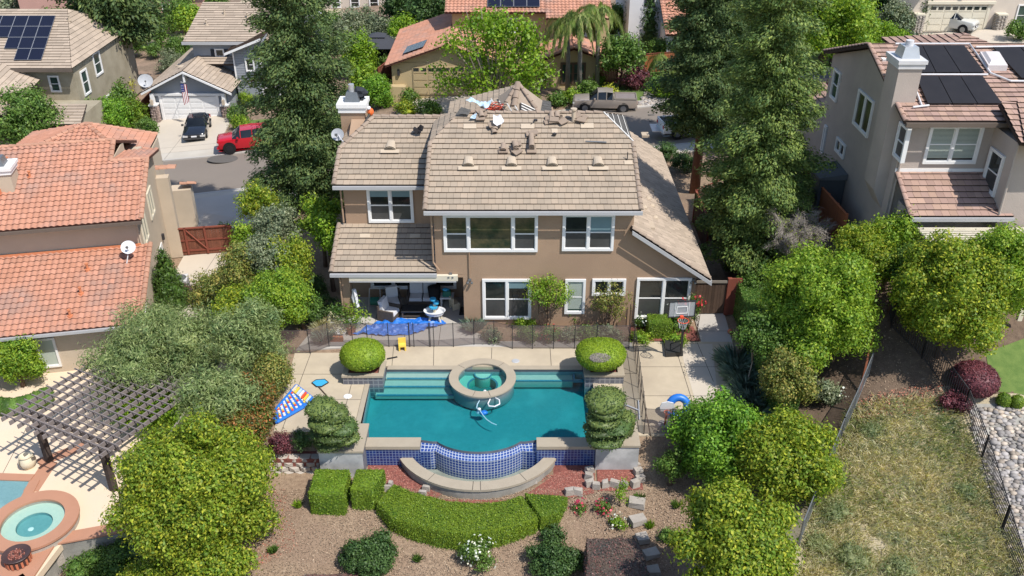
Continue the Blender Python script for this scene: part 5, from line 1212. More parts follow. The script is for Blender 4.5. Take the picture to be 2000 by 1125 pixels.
pot('small red clay pot lying left in the pot group', 640, 630, .16, .24, 'terracotta')
q = P(655, 665); b = MB(); b.box(q.x-.36, q.x+.36, q.y-.12, q.y+.12, 0, .2, taper=.02); tag(b.build('planter_trough', 'terracotta'), 'long red clay trough on the concrete behind the mesh fence', 'trough')
tuft('dry straw coloured grass plant among the pots behind the mesh fence', P(628, 650), .55, .6, 'lf_straw', 500, wid=.018, group='grass clumps by the fence')
tuft('pale green arching strappy plant at the left end of the mesh fence', P(632, 668), .6, .6, 'lf_bluegrass', 400, wid=.03, group='grass clumps by the fence')
# ---- pool things
A, B, C2, D, E, F_ = [P(*q, .05) for q in ((579, 755), (610, 779), (602, 792), (541, 827), (534, 819), (538, 803))]
def raft():
    t = thing('pool_raft', (-8.9, 30, 0), 'blue inflatable pool lounger with coloured dots lying on the deck', 'pool float')
    b = MB(); b.prism([tuple(q[:2]) for q in (A, B, C2, D, E, F_)], .01, .10); b.build('mattress', 'plastic_blue', t)
    for seq in ((A, F_), (C2, D), (E, D), (A, B), (B, C2)): MB().tube([seq[0]+Vector((0, 0, .06)), seq[1]+Vector((0, 0, .06))], .06, 8).build('rim_tube', 'plastic_blue', t)
    u1 = (D-C2); u2 = (F_-A); m = {k: MB() for k in range(4)}; ms = ['plastic_white', 'hoop_red', 'plastic_yellow', 'plastic_white']
    for i in range(7):
        for j in range(7):
            tt = (i+.6)/7.4*.92+.06; l = (A+(B-A)*.0).lerp(F_, tt); r_ = (C2+(B-C2)*.5).lerp(D, tt); p = l.lerp(r_, (j+.7)/7.6); m[(i+j*3) % 4].cyl((p.x, p.y), .055, .10, .135, n=8)
    for k in range(4): m[k].build('dot', ms[k], t)['kind'] = 'stuff'
    cs = ['pot_cream', 'plastic_yellow', 'felt_blue', 'plastic_white', 'hoop_red', 'plastic_yellow', 'felt_blue']
    for k in range(7):
        p = A.lerp(B, k/7+.02); q2 = A.lerp(B, (k+1)/7-.02); dr = (F_-A).normalized()*.42; b = MB(); b.prism([tuple(v[:2]) for v in (p, q2, q2+dr, p+dr)], .10, .17); b.build('pillow_stripe', cs[k], t)
raft()
q0, q1 = P(624, 748, .15), P(668, 800, .8); t = thing('pool_skimmer', (-7.6, 31, 0), 'long handled skimmer net with a blue head leaning across the deck', 'skimmer')
b = MB(); o = P(624, 750, .03); b.prism([(o.x+x, o.y+y) for x, y in ((-.33, .08), (-.2, .28), (.16, .32), (.36, .1), (.12, -.2), (-.08, -.2))], .02, .05); b.build('net', 'plastic_sky', t)
b = MB(); b.tube([(o.x+x, o.y+y, .045) for x, y in ((-.33, .08), (-.2, .28), (.16, .32), (.36, .1), (.12, -.2), (-.08, -.2))], .025, 5, closed=True); b.build('rim', 'tarpdark', t); MB().tube([o+Vector((0, -.2, .02)), P(641, 776, .03), P(662, 800, .6)], .022, 6).build('pole', 'bark', t)
b = MB(); b.tube([P(756, 701, .03), P(776, 697, .03)], .035, 6); tag(b.build('pool_tool', 'dark'), 'short black pool tool lying on the deck near the left planter', 'pool tool')
for px, py, nm, lb in ((679, 774, 'skimmer_lid', 'round white skimmer lid set in the deck left of the pool'), (1007, 705, 'drain_lid', 'small round grey lid set in the deck right of the spa')):
    q = P(px, py); b = MB(); b.lathe([(.001, .02), (.14, .02), (.16, .0)], tuple(q+Vector((0, 0, .002))), 20, 1.1, 1.0); tag(b.build(nm, 'plastic_white' if px < 700 else 'dish'), lb, 'lid')
def cleaner():
    t = thing('pool_cleaner', P(942, 805, -.5), 'automatic pool cleaner with looping white hose floating in the pool', 'pool cleaner')
    w = [(944, 765), (948, 763), (955, 772), (957, 780), (953, 788), (955, 793), (966, 794), (976, 789), (975, 781), (966, 776), (955, 778)]
    MB().tube([P(x, y, -.07) for x, y in w], .028, 7).build('hose', 'plastic_white', t)
    w = [(943, 766), (940, 775), (936, 783), (932, 790), (931, 797), (938, 803), (944, 812), (950, 819), (960, 826), (970, 830)]
    MB().tube([P(x, y, -.10-.015*i) for i, (x, y) in enumerate(w)], .022, 7).build('hose', 'felt_blue', t)
    for x, y in ((947, 764), (953, 776), (936, 799)): MB().blob(P(x, y, -.08), (.07, .06, .06), 1, .1, 2).build('float', 'plastic_white', t)
    q = P(945, 806, -.28); MB().blob(q, (.17, .14, .1), 2, .1, 2).build('body', 'plastic_blue', t, smooth=True); MB().blob(q+Vector((-.2, .05, 0)), (.12, .1, .08), 4, .1, 2).build('skirt', 'felt_blue', t)
cleaner()
for i, (a, b2) in enumerate((((1247, 782), (1249, 819)), ((1221, 790), (1250, 802)))):
    b = MB(); b.tube([P(*a, .06), P(*b2, .06)], .025, 6); tag(b.build('pool_pole', 'plastic_white'), ('white pole lying lengthwise beside the tall mesh fence', 'thin white pole lying crosswise beside the tiered topiary')[i], 'pole')
# ---- basketball hoops
def hoop():
    t = thing('basketball_hoop', (7.17, 33.9, 0), 'portable basketball hoop with clear backboard on a black wheeled base', 'basketball hoop')
    q = [P(*v) for v in ((1297, 668), (1325, 668), (1334, 696), (1300, 698))]; b = MB(); b.prism([tuple(v[:2]) for v in q], 0.01, .22); b.build('base', 'black_plastic', t)
    top = Vector((7.25, 33.05, 2.45)); foot = Vector((7.42, 33.42, .2)); MB().tube([foot, top], .055, 8).build('pole', 'black_plastic', t)
    for s in (-.25, .25): MB().tube([(7.3+s, 34.2, .2), foot.lerp(top, .35)], .02, 5).build('strut', 'black_plastic', t)
    ax = Vector((.98, .08, 0)).normalized(); up = Vector((0, -.0, 1)); c = PY(1332, 604, 32.9); fr = lambda x, y, z: tuple(c+ax*x+Vector((-.08, .98, 0))*y+up*z)
    MB().box(-.56, .56, -.015, .015, -.36, .38, fr).build('backboard', 'board_clear', t)
    b = MB(); 
    for a in ((-.58, .58, .36, .41), (-.58, .58, -.38, -.33)): b.box(a[0], a[1], -.03, .03, a[2], a[3], fr)
    for a in (-.58, .54): b.box(a, a+.04, -.028, .028, -.33, .36, fr)
    b.build('backboard_frame', 'black_plastic', t); b = MB()
    for a in ((-.24, .24, .12, .15), (-.24, .24, -.2, -.17)): b.box(a[0], a[1], -.035, -.02, a[2], a[3], fr)
    for a in (-.24, .21): b.box(a, a+.03, -.034, -.019, -.2, .15, fr)
    for a in (-.3, .28): b.box(a, a+.02, -.034, -.019, -.33, .36, fr)
    b.build('marking', 'paint_white', t)
    rc = Vector(fr(0, -.36, -.34)); MB().tube([rc+Vector((math.cos(a)*.23, math.sin(a)*.23, 0)) for a in np.linspace(0, 6.02, 20)], .016, 6, closed=True).build('rim', 'hoop_red', t)
    MB().box(-.07, .07, -.16, -.02, -.38, -.28, fr).build('bracket', 'hoop_red', t)
    b = MB()
    for i in range(12):
        a = i*6.2832/12; e = a+.5; b.tube([rc+Vector((math.cos(a)*.22, math.sin(a)*.22, 0)), rc+Vector((math.cos(e)*.13, math.sin(e)*.13, -.36))], .008, 3); e = a-.5; b.tube([rc+Vector((math.cos(a)*.22, math.sin(a)*.22, 0)), rc+Vector((math.cos(e)*.13, math.sin(e)*.13, -.36))], .008, 3)
    b.build('net', 'net_white', t)
hoop()
t = thing('toy_hoop', (6.0, 28.45, 0), 'small toddler basketball hoop with a white backboard by the mesh fence', 'toy hoop')
MB().tube([(6.0, 28.55, 0), (6.0, 28.5, .95)], .045, 8).build('pole', 'hoop_red', t); b = MB(); b.lathe([(.01, 0), (.3, 0), (.26, .12), (.01, .14)], (6.0, 28.6, 0), 14); b.build('base', 'pot_grey', t)
b = MB(); b.prism([(-.24, 0), (.24, 0), (.29, .2), (.22, .4), (0, .46), (-.22, .4), (-.29, .2)], 0, .04); b.v = [(6.0+x, 28.47-z, .85+y) for x, y, z in b.v]; b.build('backboard', 'plastic_white', t)
MB().tube([(6.0+.14*math.cos(a), 28.27+.14*math.sin(a), .93) for a in np.linspace(0, 5.9, 14)], .014, 5, closed=True).build('rim', 'hoop_red', t)
c = P(1325, 795, .5); b = MB(); b.tube([c+Vector((math.cos(a)*.36, .15*math.sin(a), math.sin(a)*.36)) for a in np.linspace(0, 6.0, 22)], .16, 10, closed=True); tag(b.build('swim_ring', 'plastic_blue', smooth=True), 'blue inflatable ring standing on the concrete behind the citrus tree', 'swim ring')
q = P(1426, 647, .12); b = MB(); b.blob(q, (.12, .12, .12), 0, 0, 3); tag(b.build('basketball', 'ball_orange', smooth=True), 'orange basketball lying at the foot of the side hedge', 'ball')
# ---- side gate
def boards(root, name, a, b, z0, z1, m, w=.14, th=.03, gap=.008):
    a, b = Vector(a), Vector(b); L = (b-a).length; d = (b-a)/L; ang = math.atan2(d.y, d.x); fr = frame((a.x, a.y, 0), ang); k = MB(); x = 0; rr = random.Random(int(L*100))
    f0 = z0 if callable(z0) else (lambda x, y: z0); f1 = z1 if callable(z1) else (lambda x, y: z1)
    while x < L-.02:
        e = min(L, x+w); q = a+d*x; k.box(x+gap/2, e-gap/2, -th/2+rr.uniform(-.004, .004), th/2, f0(q.x, q.y), f1(q.x, q.y)+rr.uniform(-.01, .01), fr); x += w
    return k.build(name, m, root)
def fence(name, label, pts, h, m='wood_fence', postm='wood_redpost', cat='fence', rail=True, z=None, group=None, post=2.4):
    g = z or (lambda x, y: gz(x, y)); pts = [Vector((p[0], p[1], 0)) for p in pts]; root = thing(name, (pts[0].x, pts[0].y, g(pts[0].x, pts[0].y)), label, cat, group)
    for a, b in zip(pts, pts[1:]):
        boards(root, 'boards', a, b, lambda x, y: g(x, y)-.15, lambda x, y: g(x, y)+h, m)
        L = (b-a).length; d = (b-a)/L; n = max(1, int(round(L/post)))
        for i in range(n+1):
            q = a.lerp(b, i/n); fr = frame((q.x, q.y, g(q.x, q.y)), math.atan2(d.y, d.x)); MB().box(-.05, .05, -.08, .02, -.1, h+.08, fr).build('post', postm, root)
        if rail:
            k = MB(); s = d.cross(Vector((0, 0, 1)))*.07
            for i in range(n):
                p, q = a.lerp(b, i/n), a.lerp(b, (i+1)/n)
                k.prism([((p-s*.8).x, (p-s*.8).y), ((q-s*.8).x, (q-s*.8).y), ((q+s*.8).x, (q+s*.8).y), ((p+s*.8).x, (p+s*.8).y)], lambda x, y: g(x, y)+h+.02, lambda x, y: g(x, y)+h+.055)
            k.build('cap_rail', postm, root)
    return root
t = thing('side_gate', (9.5, 37.1, 0), 'weathered dark board gate between the brown house and a red post', 'gate'); boards(t, 'boards', (8.5, 37.1, 0), (10.0, 37.1, 0), .05, 1.75, 'wood_dark')
MB().box(8.5, 10.02, 37.03, 37.08, 1.72, 1.84).build('top_rail', 'wood_old', t); MB().box(8.38, 8.5, 37.0, 37.15, 0, 1.8).build('post', 'wood_redpost', t); MB().box(10.03, 10.22, 37.0, 37.18, 0, 1.95).build('post', 'wood_redpost', t); MB().box(10.22, 10.7, 37.05, 37.12, 0, 1.95).build('boards', 'wood_redpost', t)
fence('side_fence', 'dark red board fence stepping down the narrow side yard right of the brown house', [(10.35, 43.5), (10.35, 47.4), (12.8, 47.4)], 1.9, 'wood_dark')
# ================================================================ CLIPPED PLANTS OF THE MAIN PROPERTY
def topiary(label, tiers, base, leaf, n, seed):
    m = MB()
    for i, (px, py, z, r, rz) in enumerate(tiers): q = P(px, py, z); rr = r*dep(*q)/F; m.blob(q, (rr, rr, rz), seed+i, .1, 3, 1.6)
    b = Vector(base); r0 = clipped('topiary', label, 'topiary', m, leaf, n, .085, .5, None, .05, b, .8, stem=False)
    MB().tube([b-Vector((0, 0, .1)), b+Vector((0, 0, .7)), P(tiers[0][0], tiers[0][1], tiers[0][2])], .07, 6, .03).build('trunk', 'bark', r0)
topiary('dark green leaning spiral topiary on the left plaster planter', [(628, 797, 2.15, 31, .30), (655, 808, 1.95, 26, .27), (640, 822, 1.65, 38, .2), (668, 832, 1.45, 29, .24), (655, 838, 1.25, 42, .17), (672, 851, .95, 30, .2), (645, 861, .8, 32, .15), (636, 843, 1.05, 30, .2), (655, 840, 1.0, 25, .5)], (-6.5, 27.4, .3), 'lf_topiary', 17000, 3)
topiary('dark green tiered topiary on the right plaster planter', [(1184, 782, 2.25, 38, .36), (1184, 797, 1.95, 34, .24), (1178, 818, 1.6, 33, .17), (1196, 826, 1.35, 38, .22), (1175, 836, 1.25, 33, .17), (1214, 818, 1.3, 27, .3), (1210, 838, 1.0, 28, .22), (1182, 855, .85, 36, .17), (1192, 835, 1.0, 26, .55)], (3.8, 27.8, .3), 'lf_topiary', 17000, 9)
def ball(label, c, rx, ry, rz, leaf, n, seed, base, patch=False):
    m = MB(); m.blob(c, (rx, ry, rz), seed, .05, 3, 1.2); r0 = clipped('round_shrub', label, 'shrub', m, leaf, n, .06, .55, None, .02, base, .55)
    if patch:
        d = rnd_dirs(1300); o = np.array([-.1, -.78, .55]); o /= np.linalg.norm(o); d = d*np.array([.36, .2, .22])+o; d /= np.linalg.norm(d, axis=1)[:, None]
        p = np.array(c)+d*np.array([rx, ry, rz])*1.03; leafmesh('bare_patch', p, d, .12, .16, 'twig_grey', r0, 0, None, .7)
ball('bright green round clipped shrub on the slate planter nearest the blue tarp', (-6.26, 32.0, 1.12), .95, .85, .62, 'lf_boxwood', 15000, 2, (-6.26, 31.9, .3))
ball('wide bright green clipped shrub with a grey bald patch, on the right slate planter', (3.72, 32.0, 1.12), 1.10, .95, .62, 'lf_boxwood', 18000, 5, (3.85, 32, .3), True)
def hedge(label, poly, z0, z1, leaf, n, seed=0, size=.055, amp=.03, name='hedge', group=None): return clipped(name, label, 'hedge', hedgebox(poly, z0, z1, .25, amp, seed), leaf, n, size, .6, group, .025)
hedge('tall green cube hedge, left of two blocks below the block wall', [(-7.32, 24.85), (-6.03, 24.8), (-6.0, 26.2), (-7.30, 26.15)], -1.45, -.06, 'lf_hedge', 15000, 1)
hedge('slimmer green block hedge, right of two blocks below the white planter', [(-5.85, 25.05), (-4.98, 25.0), (-4.7, 26.15), (-5.78, 26.15)], -1.4, -.04, 'lf_hedge', 12000, 2)
def curved_hedge():
    inn = [(-4.42, 25.95), (-3.75, 25.55), (-3.19, 25.35), (-2.5, 25.1), (-1.86, 24.98), (-1.2, 24.92), (-.74, 24.93), (-.1, 25.1), (.38, 25.32)]; out = [(-4.95, 24.95), (-4.4, 24.25), (-3.6, 23.85), (-2.75, 23.6), (-2.1, 23.5), (-1.42, 23.48), (-.6, 23.58), (.2, 23.86), (.95, 24.2)]
    m = hedgebox([out[0], out[-1], inn[-1], inn[0]], -1.55, -.62, .25, .04, 3, (out, inn))
    clipped('curved_hedge', 'long low curved green hedge wrapping below the catch basin', 'hedge', m, 'lf_hedge', 42000, .055, .6, None, .04, (-2, 24.4, -1.5), .6)
    hedge('green hedge block closing the right end of the curved hedge', [(.99, 24.16), (1.62, 24.35), (2.05, 25.25), (.46, 25.38)], -1.5, -.55, 'lf_hedge', 9000, 5)
    m = MB()
curved_hedge()
hedge('flat topped dark purple hedge block at the lower right of the garden', [(2.35, 20.6), (4.55, 20.6), (4.3, 22.95), (2.55, 22.95)], -2.3, -.35, 'lf_plum', 24000, 8, .06)
hedge('purple hedge cut off by the lower edge below the dark shrub', [(-7.2, 20.0), (-5.2, 20.0), (-5.2, 22.35), (-7.1, 22.3)], -2.6, -1.35, 'lf_plum', 12000, 9, .06)
hedge('mid green boxwood cube by the basketball hoop base', [(6.15, 34.95), (7.25, 34.95), (7.2, 35.8), (6.15, 35.8)], 0, .82, 'lf_hedge', 5200, 4)
hedge('long narrow dark green hedge running beside the concrete court', [(10.25, 28.6), (11.05, 28.4), (11.5, 37.4), (10.5, 37.4)], 0, lambda x, y: 1.7, 'lf_mid', 26000, 6, .08)
# ================================================================ NEIGHBOURS
def PX(px, py, X):
    a, b, c = ray(px, py); t = X/a
    return Vector((X, b*t, CH+c*t))
def solar(root_label, quad, nx, ny, thing_name='solar_array', m='solar', lift=.1, skip=(), group=None, cat='solar panels', gap=.02):
    """panels on a roof plane: quad = four corners (lower left, lower right, upper right, upper left)"""
    q = [Vector(p) for p in quad]; n = (q[1]-q[0]).cross(q[3]-q[0]).normalized(); n = n if n.z > 0 else -n
    root = thing(thing_name, q[0], root_label, cat, group)
    pt = lambda u, v: q[0].lerp(q[1], u).lerp(q[3].lerp(q[2], u), v)
    for j in range(ny):
        for i in range(nx):
            if (i, j) in skip: continue
            g = gap/max(nx, 1); c = [pt((i+g)/nx, (j+g)/ny), pt((i+1-g)/nx, (j+g)/ny), pt((i+1-g)/nx, (j+1-g)/ny), pt((i+g)/nx, (j+1-g)/ny)]
            b = MB(); vs = [p+n*lift for p in c]+[p+n*(lift+.04) for p in c]; b.raw(vs, [(0, 1, 5, 4), (1, 2, 6, 5), (2, 3, 7, 6), (3, 0, 4, 7), (3, 2, 1, 0)]); b.face(vs[4:])
            b.k = 1
            if m == 'solar':
                for a_, b_ in ((0, 1), (1, 2), (2, 3), (3, 0)): 
                    p, r = vs[4+a_]+n*.004, vs[4+b_]+n*.004; s = (r-p).normalized().cross(n)*-.025; b.face([p, r, r+s, p+s])
            b.build('panel', [m, 'solar_line'], root)
    return root
def chimney(root, x0, x1, y0, y1, z0, z1, wm, capm='paint_white', fluem='grey_metal', rot=0.):
    c = Vector(((x0+x1)/2, (y0+y1)/2, 0)); f0 = frame((c.x, c.y, 0), rot); hx, hy = (x1-x0)/2, (y1-y0)/2
    MB().box(-hx, hx, -hy, hy, z0, z1, f0).build('chimney', wm, root)
    b = MB(); b.box(-hx-.07, hx+.07, -hy-.07, hy+.07, z1, z1+.22, f0); b.box(-hx-.14, hx+.14, -hy-.14, hy+.14, z1+.22, z1+.38, f0); b.build('chimney_cap', capm, root)
    b = MB(); b.box(-hx*.7, hx*.7, -hy*.7, hy*.7, z1+.38, z1+.8, f0, taper=.1); b.k = 1; b.cyl((c.x, c.y), .15, z1+.8, z1+1.05); b.build('flue', [fluem, 'metal_light'], root)
def vent(root, q, r=.06, h=.35, m='clay_bright'):
    b = MB(); b.cyl((q[0], q[1]), r, q[2], q[2]+h, n=10); b.cyl((q[0], q[1]), r*1.5, q[2]+h, q[2]+h+.05, n=10); b.cyl((q[0], q[1]), r*2.2, q[2]-.05, q[2]+.08, n=10); b.build('vent_pipe', m, root)
# ---------------------------------------------------------------- left house (clay tiles), turned 11.5 degrees
LA = R(11.5); LU = Vector((math.cos(LA), math.sin(LA), 0)); LV = Vector((-math.sin(LA), math.cos(LA), 0)); LO = Vector((-19.28, 43.05, 0))
def lp(u, v, z): q = LO+LU*u+LV*v; return (q.x, q.y, z)
def left_house():
    H = thing('house', lp(-6, 4, -3.86), 'two storey house with orange clay tile roof left of the brown house', 'house')
    se = .36; rz = lambda u, v: lp(u, v, 2.1+se*v)
    fr = lambda x, y, z: lp(x, y, z)
    w = MB()
    w.prism([(-12, .75), (-.35, .75), (-.35, 4.1), (-12, 4.1)], -3.9, lambda x, y: 2.1+se*y-.2, fr); w.prism([(-12, 4.1), (-.35, 4.1), (-.35, 7.9), (-12, 7.9)], -3.9, lambda x, y: 2.1+se*4.1-.2-.2*(y-4.1), fr)
    w.prism([(-12, 7.9), (-1.6, 7.9), (-1.6, 11.5), (-12, 11.5)], -4.3, 2.0, fr)
    w.prism([(-12, -4.4), (-.35, -4.4), (-.35, .75), (-12, .75)], -3.9, lambda x, y: -1.2+.265*(y+5)-.2, fr)
    w.box(-.36, .35, 7.4, 8.0, -3.9, 1.4, fr); w.prism([(-1.98, 4.4), (-1.92, 4.4), (-1.92, 8.4), (-1.98, 8.4)], 2.2, lambda x, y: 2.1+.36*min(y, 12.4-y)-.05, fr);
    w.build('wall', 'stucco_beige', H)
    # upper roof: lower strip to the right rake, then the part that climbs to the ridge
    k = dict(kind='S', row=.38, tw=.30, thick=.04)
    roofpart(H, 'upper_roof', [[rz(-12, 0), rz(0, 0), rz(0, 4.5), rz(-12, 4.5)], [rz(-12, 4.5), rz(-1.9, 4.5), rz(-1.9, 6.2), rz(-12, 6.2)],
             [lp(-1.9, 12, .1+2.1), lp(-12, 12, .1+2.1), rz(-12, 6.2), rz(-1.9, 6.2)], [lp(0, 8.3, 2.9), lp(-1.9, 8.3, 2.9), rz(-1.9, 4.5), rz(0, 4.5)]], CLAY,
             capl=[(rz(-12, 6.25), rz(-1.9, 6.25)), (rz(-1.9, 4.55), rz(.1, 4.55)), (rz(0, .05), rz(0, 4.5)), (rz(-1.9, 4.5), rz(-1.9, 6.2))], capr=.13, **k)
    roofpart(H, 'lower_roof', [[lp(-12, -5, -1.2), lp(.1, -5, -1.2), lp(.1, .78, .33), lp(-12, .78, .33)]], CLAY, capl=[(lp(.06, -5, -1.15), lp(.06, .7, .4))], capr=.13, **k)
    # low front wing with a hip
    e = 1.6; ap = (-27.0, 55.5, 2.95); NR, FR, NL, FL = (-22.4, 51.4, e), (-23.3, 57.2, e), (-31.6, 50.4, e), (-31.6, 57.6, e); roofpart(H, 'front_wing_roof', [[NL, NR, ap], [NR, FR, ap], [FR, FL, ap], [FL, NL, ap]], CLAY, capl=[(NR, ap), (FR, ap), (NL, ap)], capr=.15, **k); MB().prism([NR[:2], FR[:2], FL[:2], NL[:2]], -4.5, 1.4).build('wall', 'stucco_beige', H)
    for u, v, z, L in ((.1, 8.0, 1.75, 1.5), (.05, 5.2, 1.2, 0)):
        if L: 
            b = MB(); 
            for i in range(3): caps(b, lp(-.6, v+i*.25, z-.04*i), lp(.75, v+i*.25, z-.04*i), .13)
            b.build('roof_return', 'clay_cap', H)
    b = MB()
    for i in range(3): caps(b, lp(.3, 11.2+i*.27, -.6-i*.12), lp(1.2, 11.2+i*.27, -.6-i*.12), .14)
    b.build('roof_return', 'clay_cap', H); MB().box(-.35, .9, 11.0, 12.0, -4.2, -.95, fr).build('side_porch', 'stucco_beige', H)
    g = MB(); g.box(-12, .02, -.10, .02, 1.9, 2.06, fr); g.build('gutter', 'gutter_brown', H); MB().box(-12, .1, -5.1, -4.98, -1.36, -1.22, fr).build('gutter', 'gutter', H)
    MB().tube([lp(-.5, .0, 1.95), lp(-.4, .7, 1.6), lp(-.4, .7, .4)], .045, 6).build('downpipe', 'stucco_beige', H)
    MB().box(-12, -.4, .62, .72, .34, .46, fr).build('wall_flashing', 'clay_bright', H)
    # windows on the right wall (faces +x): frame x runs away from the camera
    fw = frame(lp(-.35, 0, 0), LA+R(90)); F0 = Vector(lp(-.35, 0, 0))
    window(H, fw, 1.15, .0, 1.35, 1.75, 2, 0, 'pane_green', trim=.12, frm='paint_cream'); window(H, fw, 4.0, .25, 1.35, 1.6, 2, 0, 'pane_green', trim=.12, frm='paint_cream'); window(H, fw, -2.7, -3.1, 1.0, 1.7, 1, .5, 'pane', trim=.1)
    b = MB(); b.box(4.3, 5.3, -.05, 0, -3.85, -1.75, fw); b.build('side_door', 'paint_white', H)
    b = MB(); b.box(5.75, 5.95, -.14, 0, -1.85, -1.5, fw); b.build('wall_lamp', 'iron', H)
    ff = frame(lp(0, -4.4, 0), LA); window(H, ff, -6.05, -3.5, 1.85, 1.7, 2, 0, 'blind', trim=.1)
    c = PY(8, 400, 44.5); chimney(H, c.x-.9, c.x+.75, 44.2, 45.4, 1.8, 4.1, 'stucco_beige', rot=LA)
    for u, v in ((-7.2, 4.9), (-5.9, 3.7), (-9.0, 3.9)): vent(H, rz(u, v))
    for u, v in ((-3.0, -2.6), (-3.3, -4.1), (-2.9, -.9)): vent(H, lp(u, v, -1.2+.265*(v+5)+.05))
    b = MB(); q = rz(-7.6, 2.9); b.box(q[0]-.55, q[0]+.5, q[1]-.6, q[1]+.6, q[2]-.1, q[2]+.2); b.build('roof_vent', 'clay_bright', H)
    dish('white satellite dish on the lower clay tile roof of the left house', PY(251, 483, 42.5), .38, (.1, -.75, .55), lp(-1.0, -.7, .02), 'plastic_white')
left_house()
# left terrace ----------------------------------------------------
TD = -3.86
def left_terrace():
    pp = lambda px, py, z=TD: tuple(P(px, py, z)[:2])
    struct(slab('terrace', [(-28, 38.6), (-28, 25), (-20.5, 23.0), (-17.9, 24.0), (-17.6, 26.2), (-14.9, 27.0), (-14.9, 33.4), (-19.5, 38.6)], TD-.3, TD, 'deck_peach', ((pp(0, 935), pp(60, 820)), (pp(230, 1010), pp(290, 960)))))
    struct(slab('side_path', [(-19.9, 42), (-17.2, 42.4), (-16.8, 51.2), (-20.4, 50.4)], TD-.2, TD+.03, 'concrete_pale', (((-18.6, 42.2), (-18.4, 50.8)),)))
    c = MB()
    for a, b_, w_ in ((pp(98, 903), pp(60, 960), .32), (pp(165, 870), pp(75, 905), .3)): 
        a, b_ = Vector((*a, 0)), Vector((*b_, 0)); s = (b_-a).normalized().cross(Vector((0, 0, 1)))*w_; c.prism([tuple((a-s)[:2]), tuple((b_-s)[:2]), tuple((b_+s)[:2]), tuple((a+s)[:2])], TD+.002, TD+.02+.002*w_)
    struct(c.build('paving_band', 'coping_clay'))
    sc = Vector((-19.05, 27.05, TD)); c = MB(); ring = lambda r0, r1, z0, z1: [(r0, z0), (r1, z0), (r1, z1), (r0, z1), (r0, z0)]
    S = thing('spa', sc, 'round spa with terracotta coping on the left neighbour terrace', 'spa'); c.lathe(ring(1.18, 1.72, .30, .40), tuple(sc), 48); c.build('coping', 'coping_clay', S)
    b = MB(); b.lathe(ring(1.2, 1.66, -1.0, .30), tuple(sc), 48); b.build('wall', 'block_grey', S)
    b = MB(); b.lathe([(.01, .012), (.68, .012), (.68, .15), (1.21, .17), (1.21, .3)], tuple(sc), 40); b.build('seat', 'pool_plaster2', S)
    b = MB(); b.cyl((sc.x, sc.y), 1.195, sc.z+.02, sc.z+.27, n=40); b.build('water', 'water_spa', S); MB().lathe([(.01, .024), (.665, .024), (.67, .14)], tuple(sc), 32).build('floor', 'pool_floor', S)
    MB().blob((sc.x-.1, sc.y-.15, sc.z+.04), (.12, .12, .04), 0, 0, 2).build('lamp', 'plastic_white', S)
    Pp = thing('swimming_pool', (-21.5, 28.6, TD), 'corner of the neighbour swimming pool with terracotta coping at the left edge', 'swimming pool')
    poly = [(-24, 29.9), (-20.5, 29.72), (-20.35, 28.3), (-21.0, 27.6), (-24, 27)]; c = MB()
    for a, b_ in zip(poly[:-1], poly[1:]): 
        a, b_ = Vector((*a, 0)), Vector((*b_, 0)); d = (b_-a).normalized(); s = Vector((-d.y, d.x, 0))*.42; c.prism([tuple((a-d*.02)[:2]), tuple((b_+d*.02)[:2]), tuple((b_+s+d*.02)[:2]), tuple((a+s-d*.02)[:2])], TD-.5, TD+.06)
    c.build('coping', 'coping_clay', Pp); b = MB(); b.prism(poly, TD-.06, TD+.012); b.build('basin', 'pool_floor', Pp); b = MB(); b.prism(poly, TD+.016, TD+.05); b.build('water', 'water', Pp)
    # low terrace wall with terracotta cap
    Wl = thing('retaining_wall', (-17.5, 25.5, -5.2), 'stained plaster retaining wall with terracotta cap below the neighbour spa', 'wall')
    seq = [(-19.6, 22.3), (-17.95, 24.2), (-17.85, 26.08), (-14.7, 26.95)]; b = MB(); c = MB()
    for a, b_ in zip(seq, seq[1:]):
        a, b_ = Vector((*a, 0)), Vector((*b_, 0)); d = (b_-a).normalized(); s = Vector((-d.y, d.x, 0)); b.prism([tuple(a[:2]), tuple(b_[:2]), tuple((b_+s*.3)[:2]), tuple((a+s*.3)[:2])], -6.2, TD+.02); c.prism([tuple((a-s*.05)[:2]), tuple((b_-s*.05)[:2]), tuple((b_+s*.55)[:2]), tuple((a+s*.55)[:2])], TD+.021, TD+.09)
    c.prism([(-20.6, 23.2), (-18.0, 23.4), (-17.95, 26.0), (-18.3, 26.2), (-20.2, 25.9)], TD+.02, TD+.085)
    b.build('wall_face', 'plaster_old', Wl); c.build('wall_cap', 'coping_clay', Wl)
    q = P(33, 1086, TD+.4); t = thing('fire_bowl', (q.x, q.y, TD+.08), 'round bronze fire bowl with red lava rock beside the neighbour spa', 'fire bowl'); b = MB(); b.lathe([(.35, .36), (.52, .44), (.50, .46), (.3, .40), (.01, .38)], (q.x, q.y, TD+.08), 28); b.build('bowl', 'bowl_bronze', t)
    b = MB(); b.lathe([(.42, 0), (.46, .36)], (q.x, q.y, TD+.08), 28); 
    for i in range(16): 
        a = i*6.2832/16; b.k = 1; b.box(-.04, .04, -.02, .01, .05, .3, frame((q.x+.455*math.cos(a), q.y+.455*math.sin(a), TD+.08), a+R(90)))
    b.build('base_ring', ['bowl_bronze', 'ball_orange'], t); b = MB(); rr = random.Random(3)
    for i in range(120): a, k = rr.random()*6.28, rr.random()**.5*.3; b.blob((q.x+math.cos(a)*k, q.y+math.sin(a)*k, TD+.49), (.03, .03, .03), i, .3, 1)
    o = b.build('lava_rock', 'lava', t); o['kind'] = 'stuff'
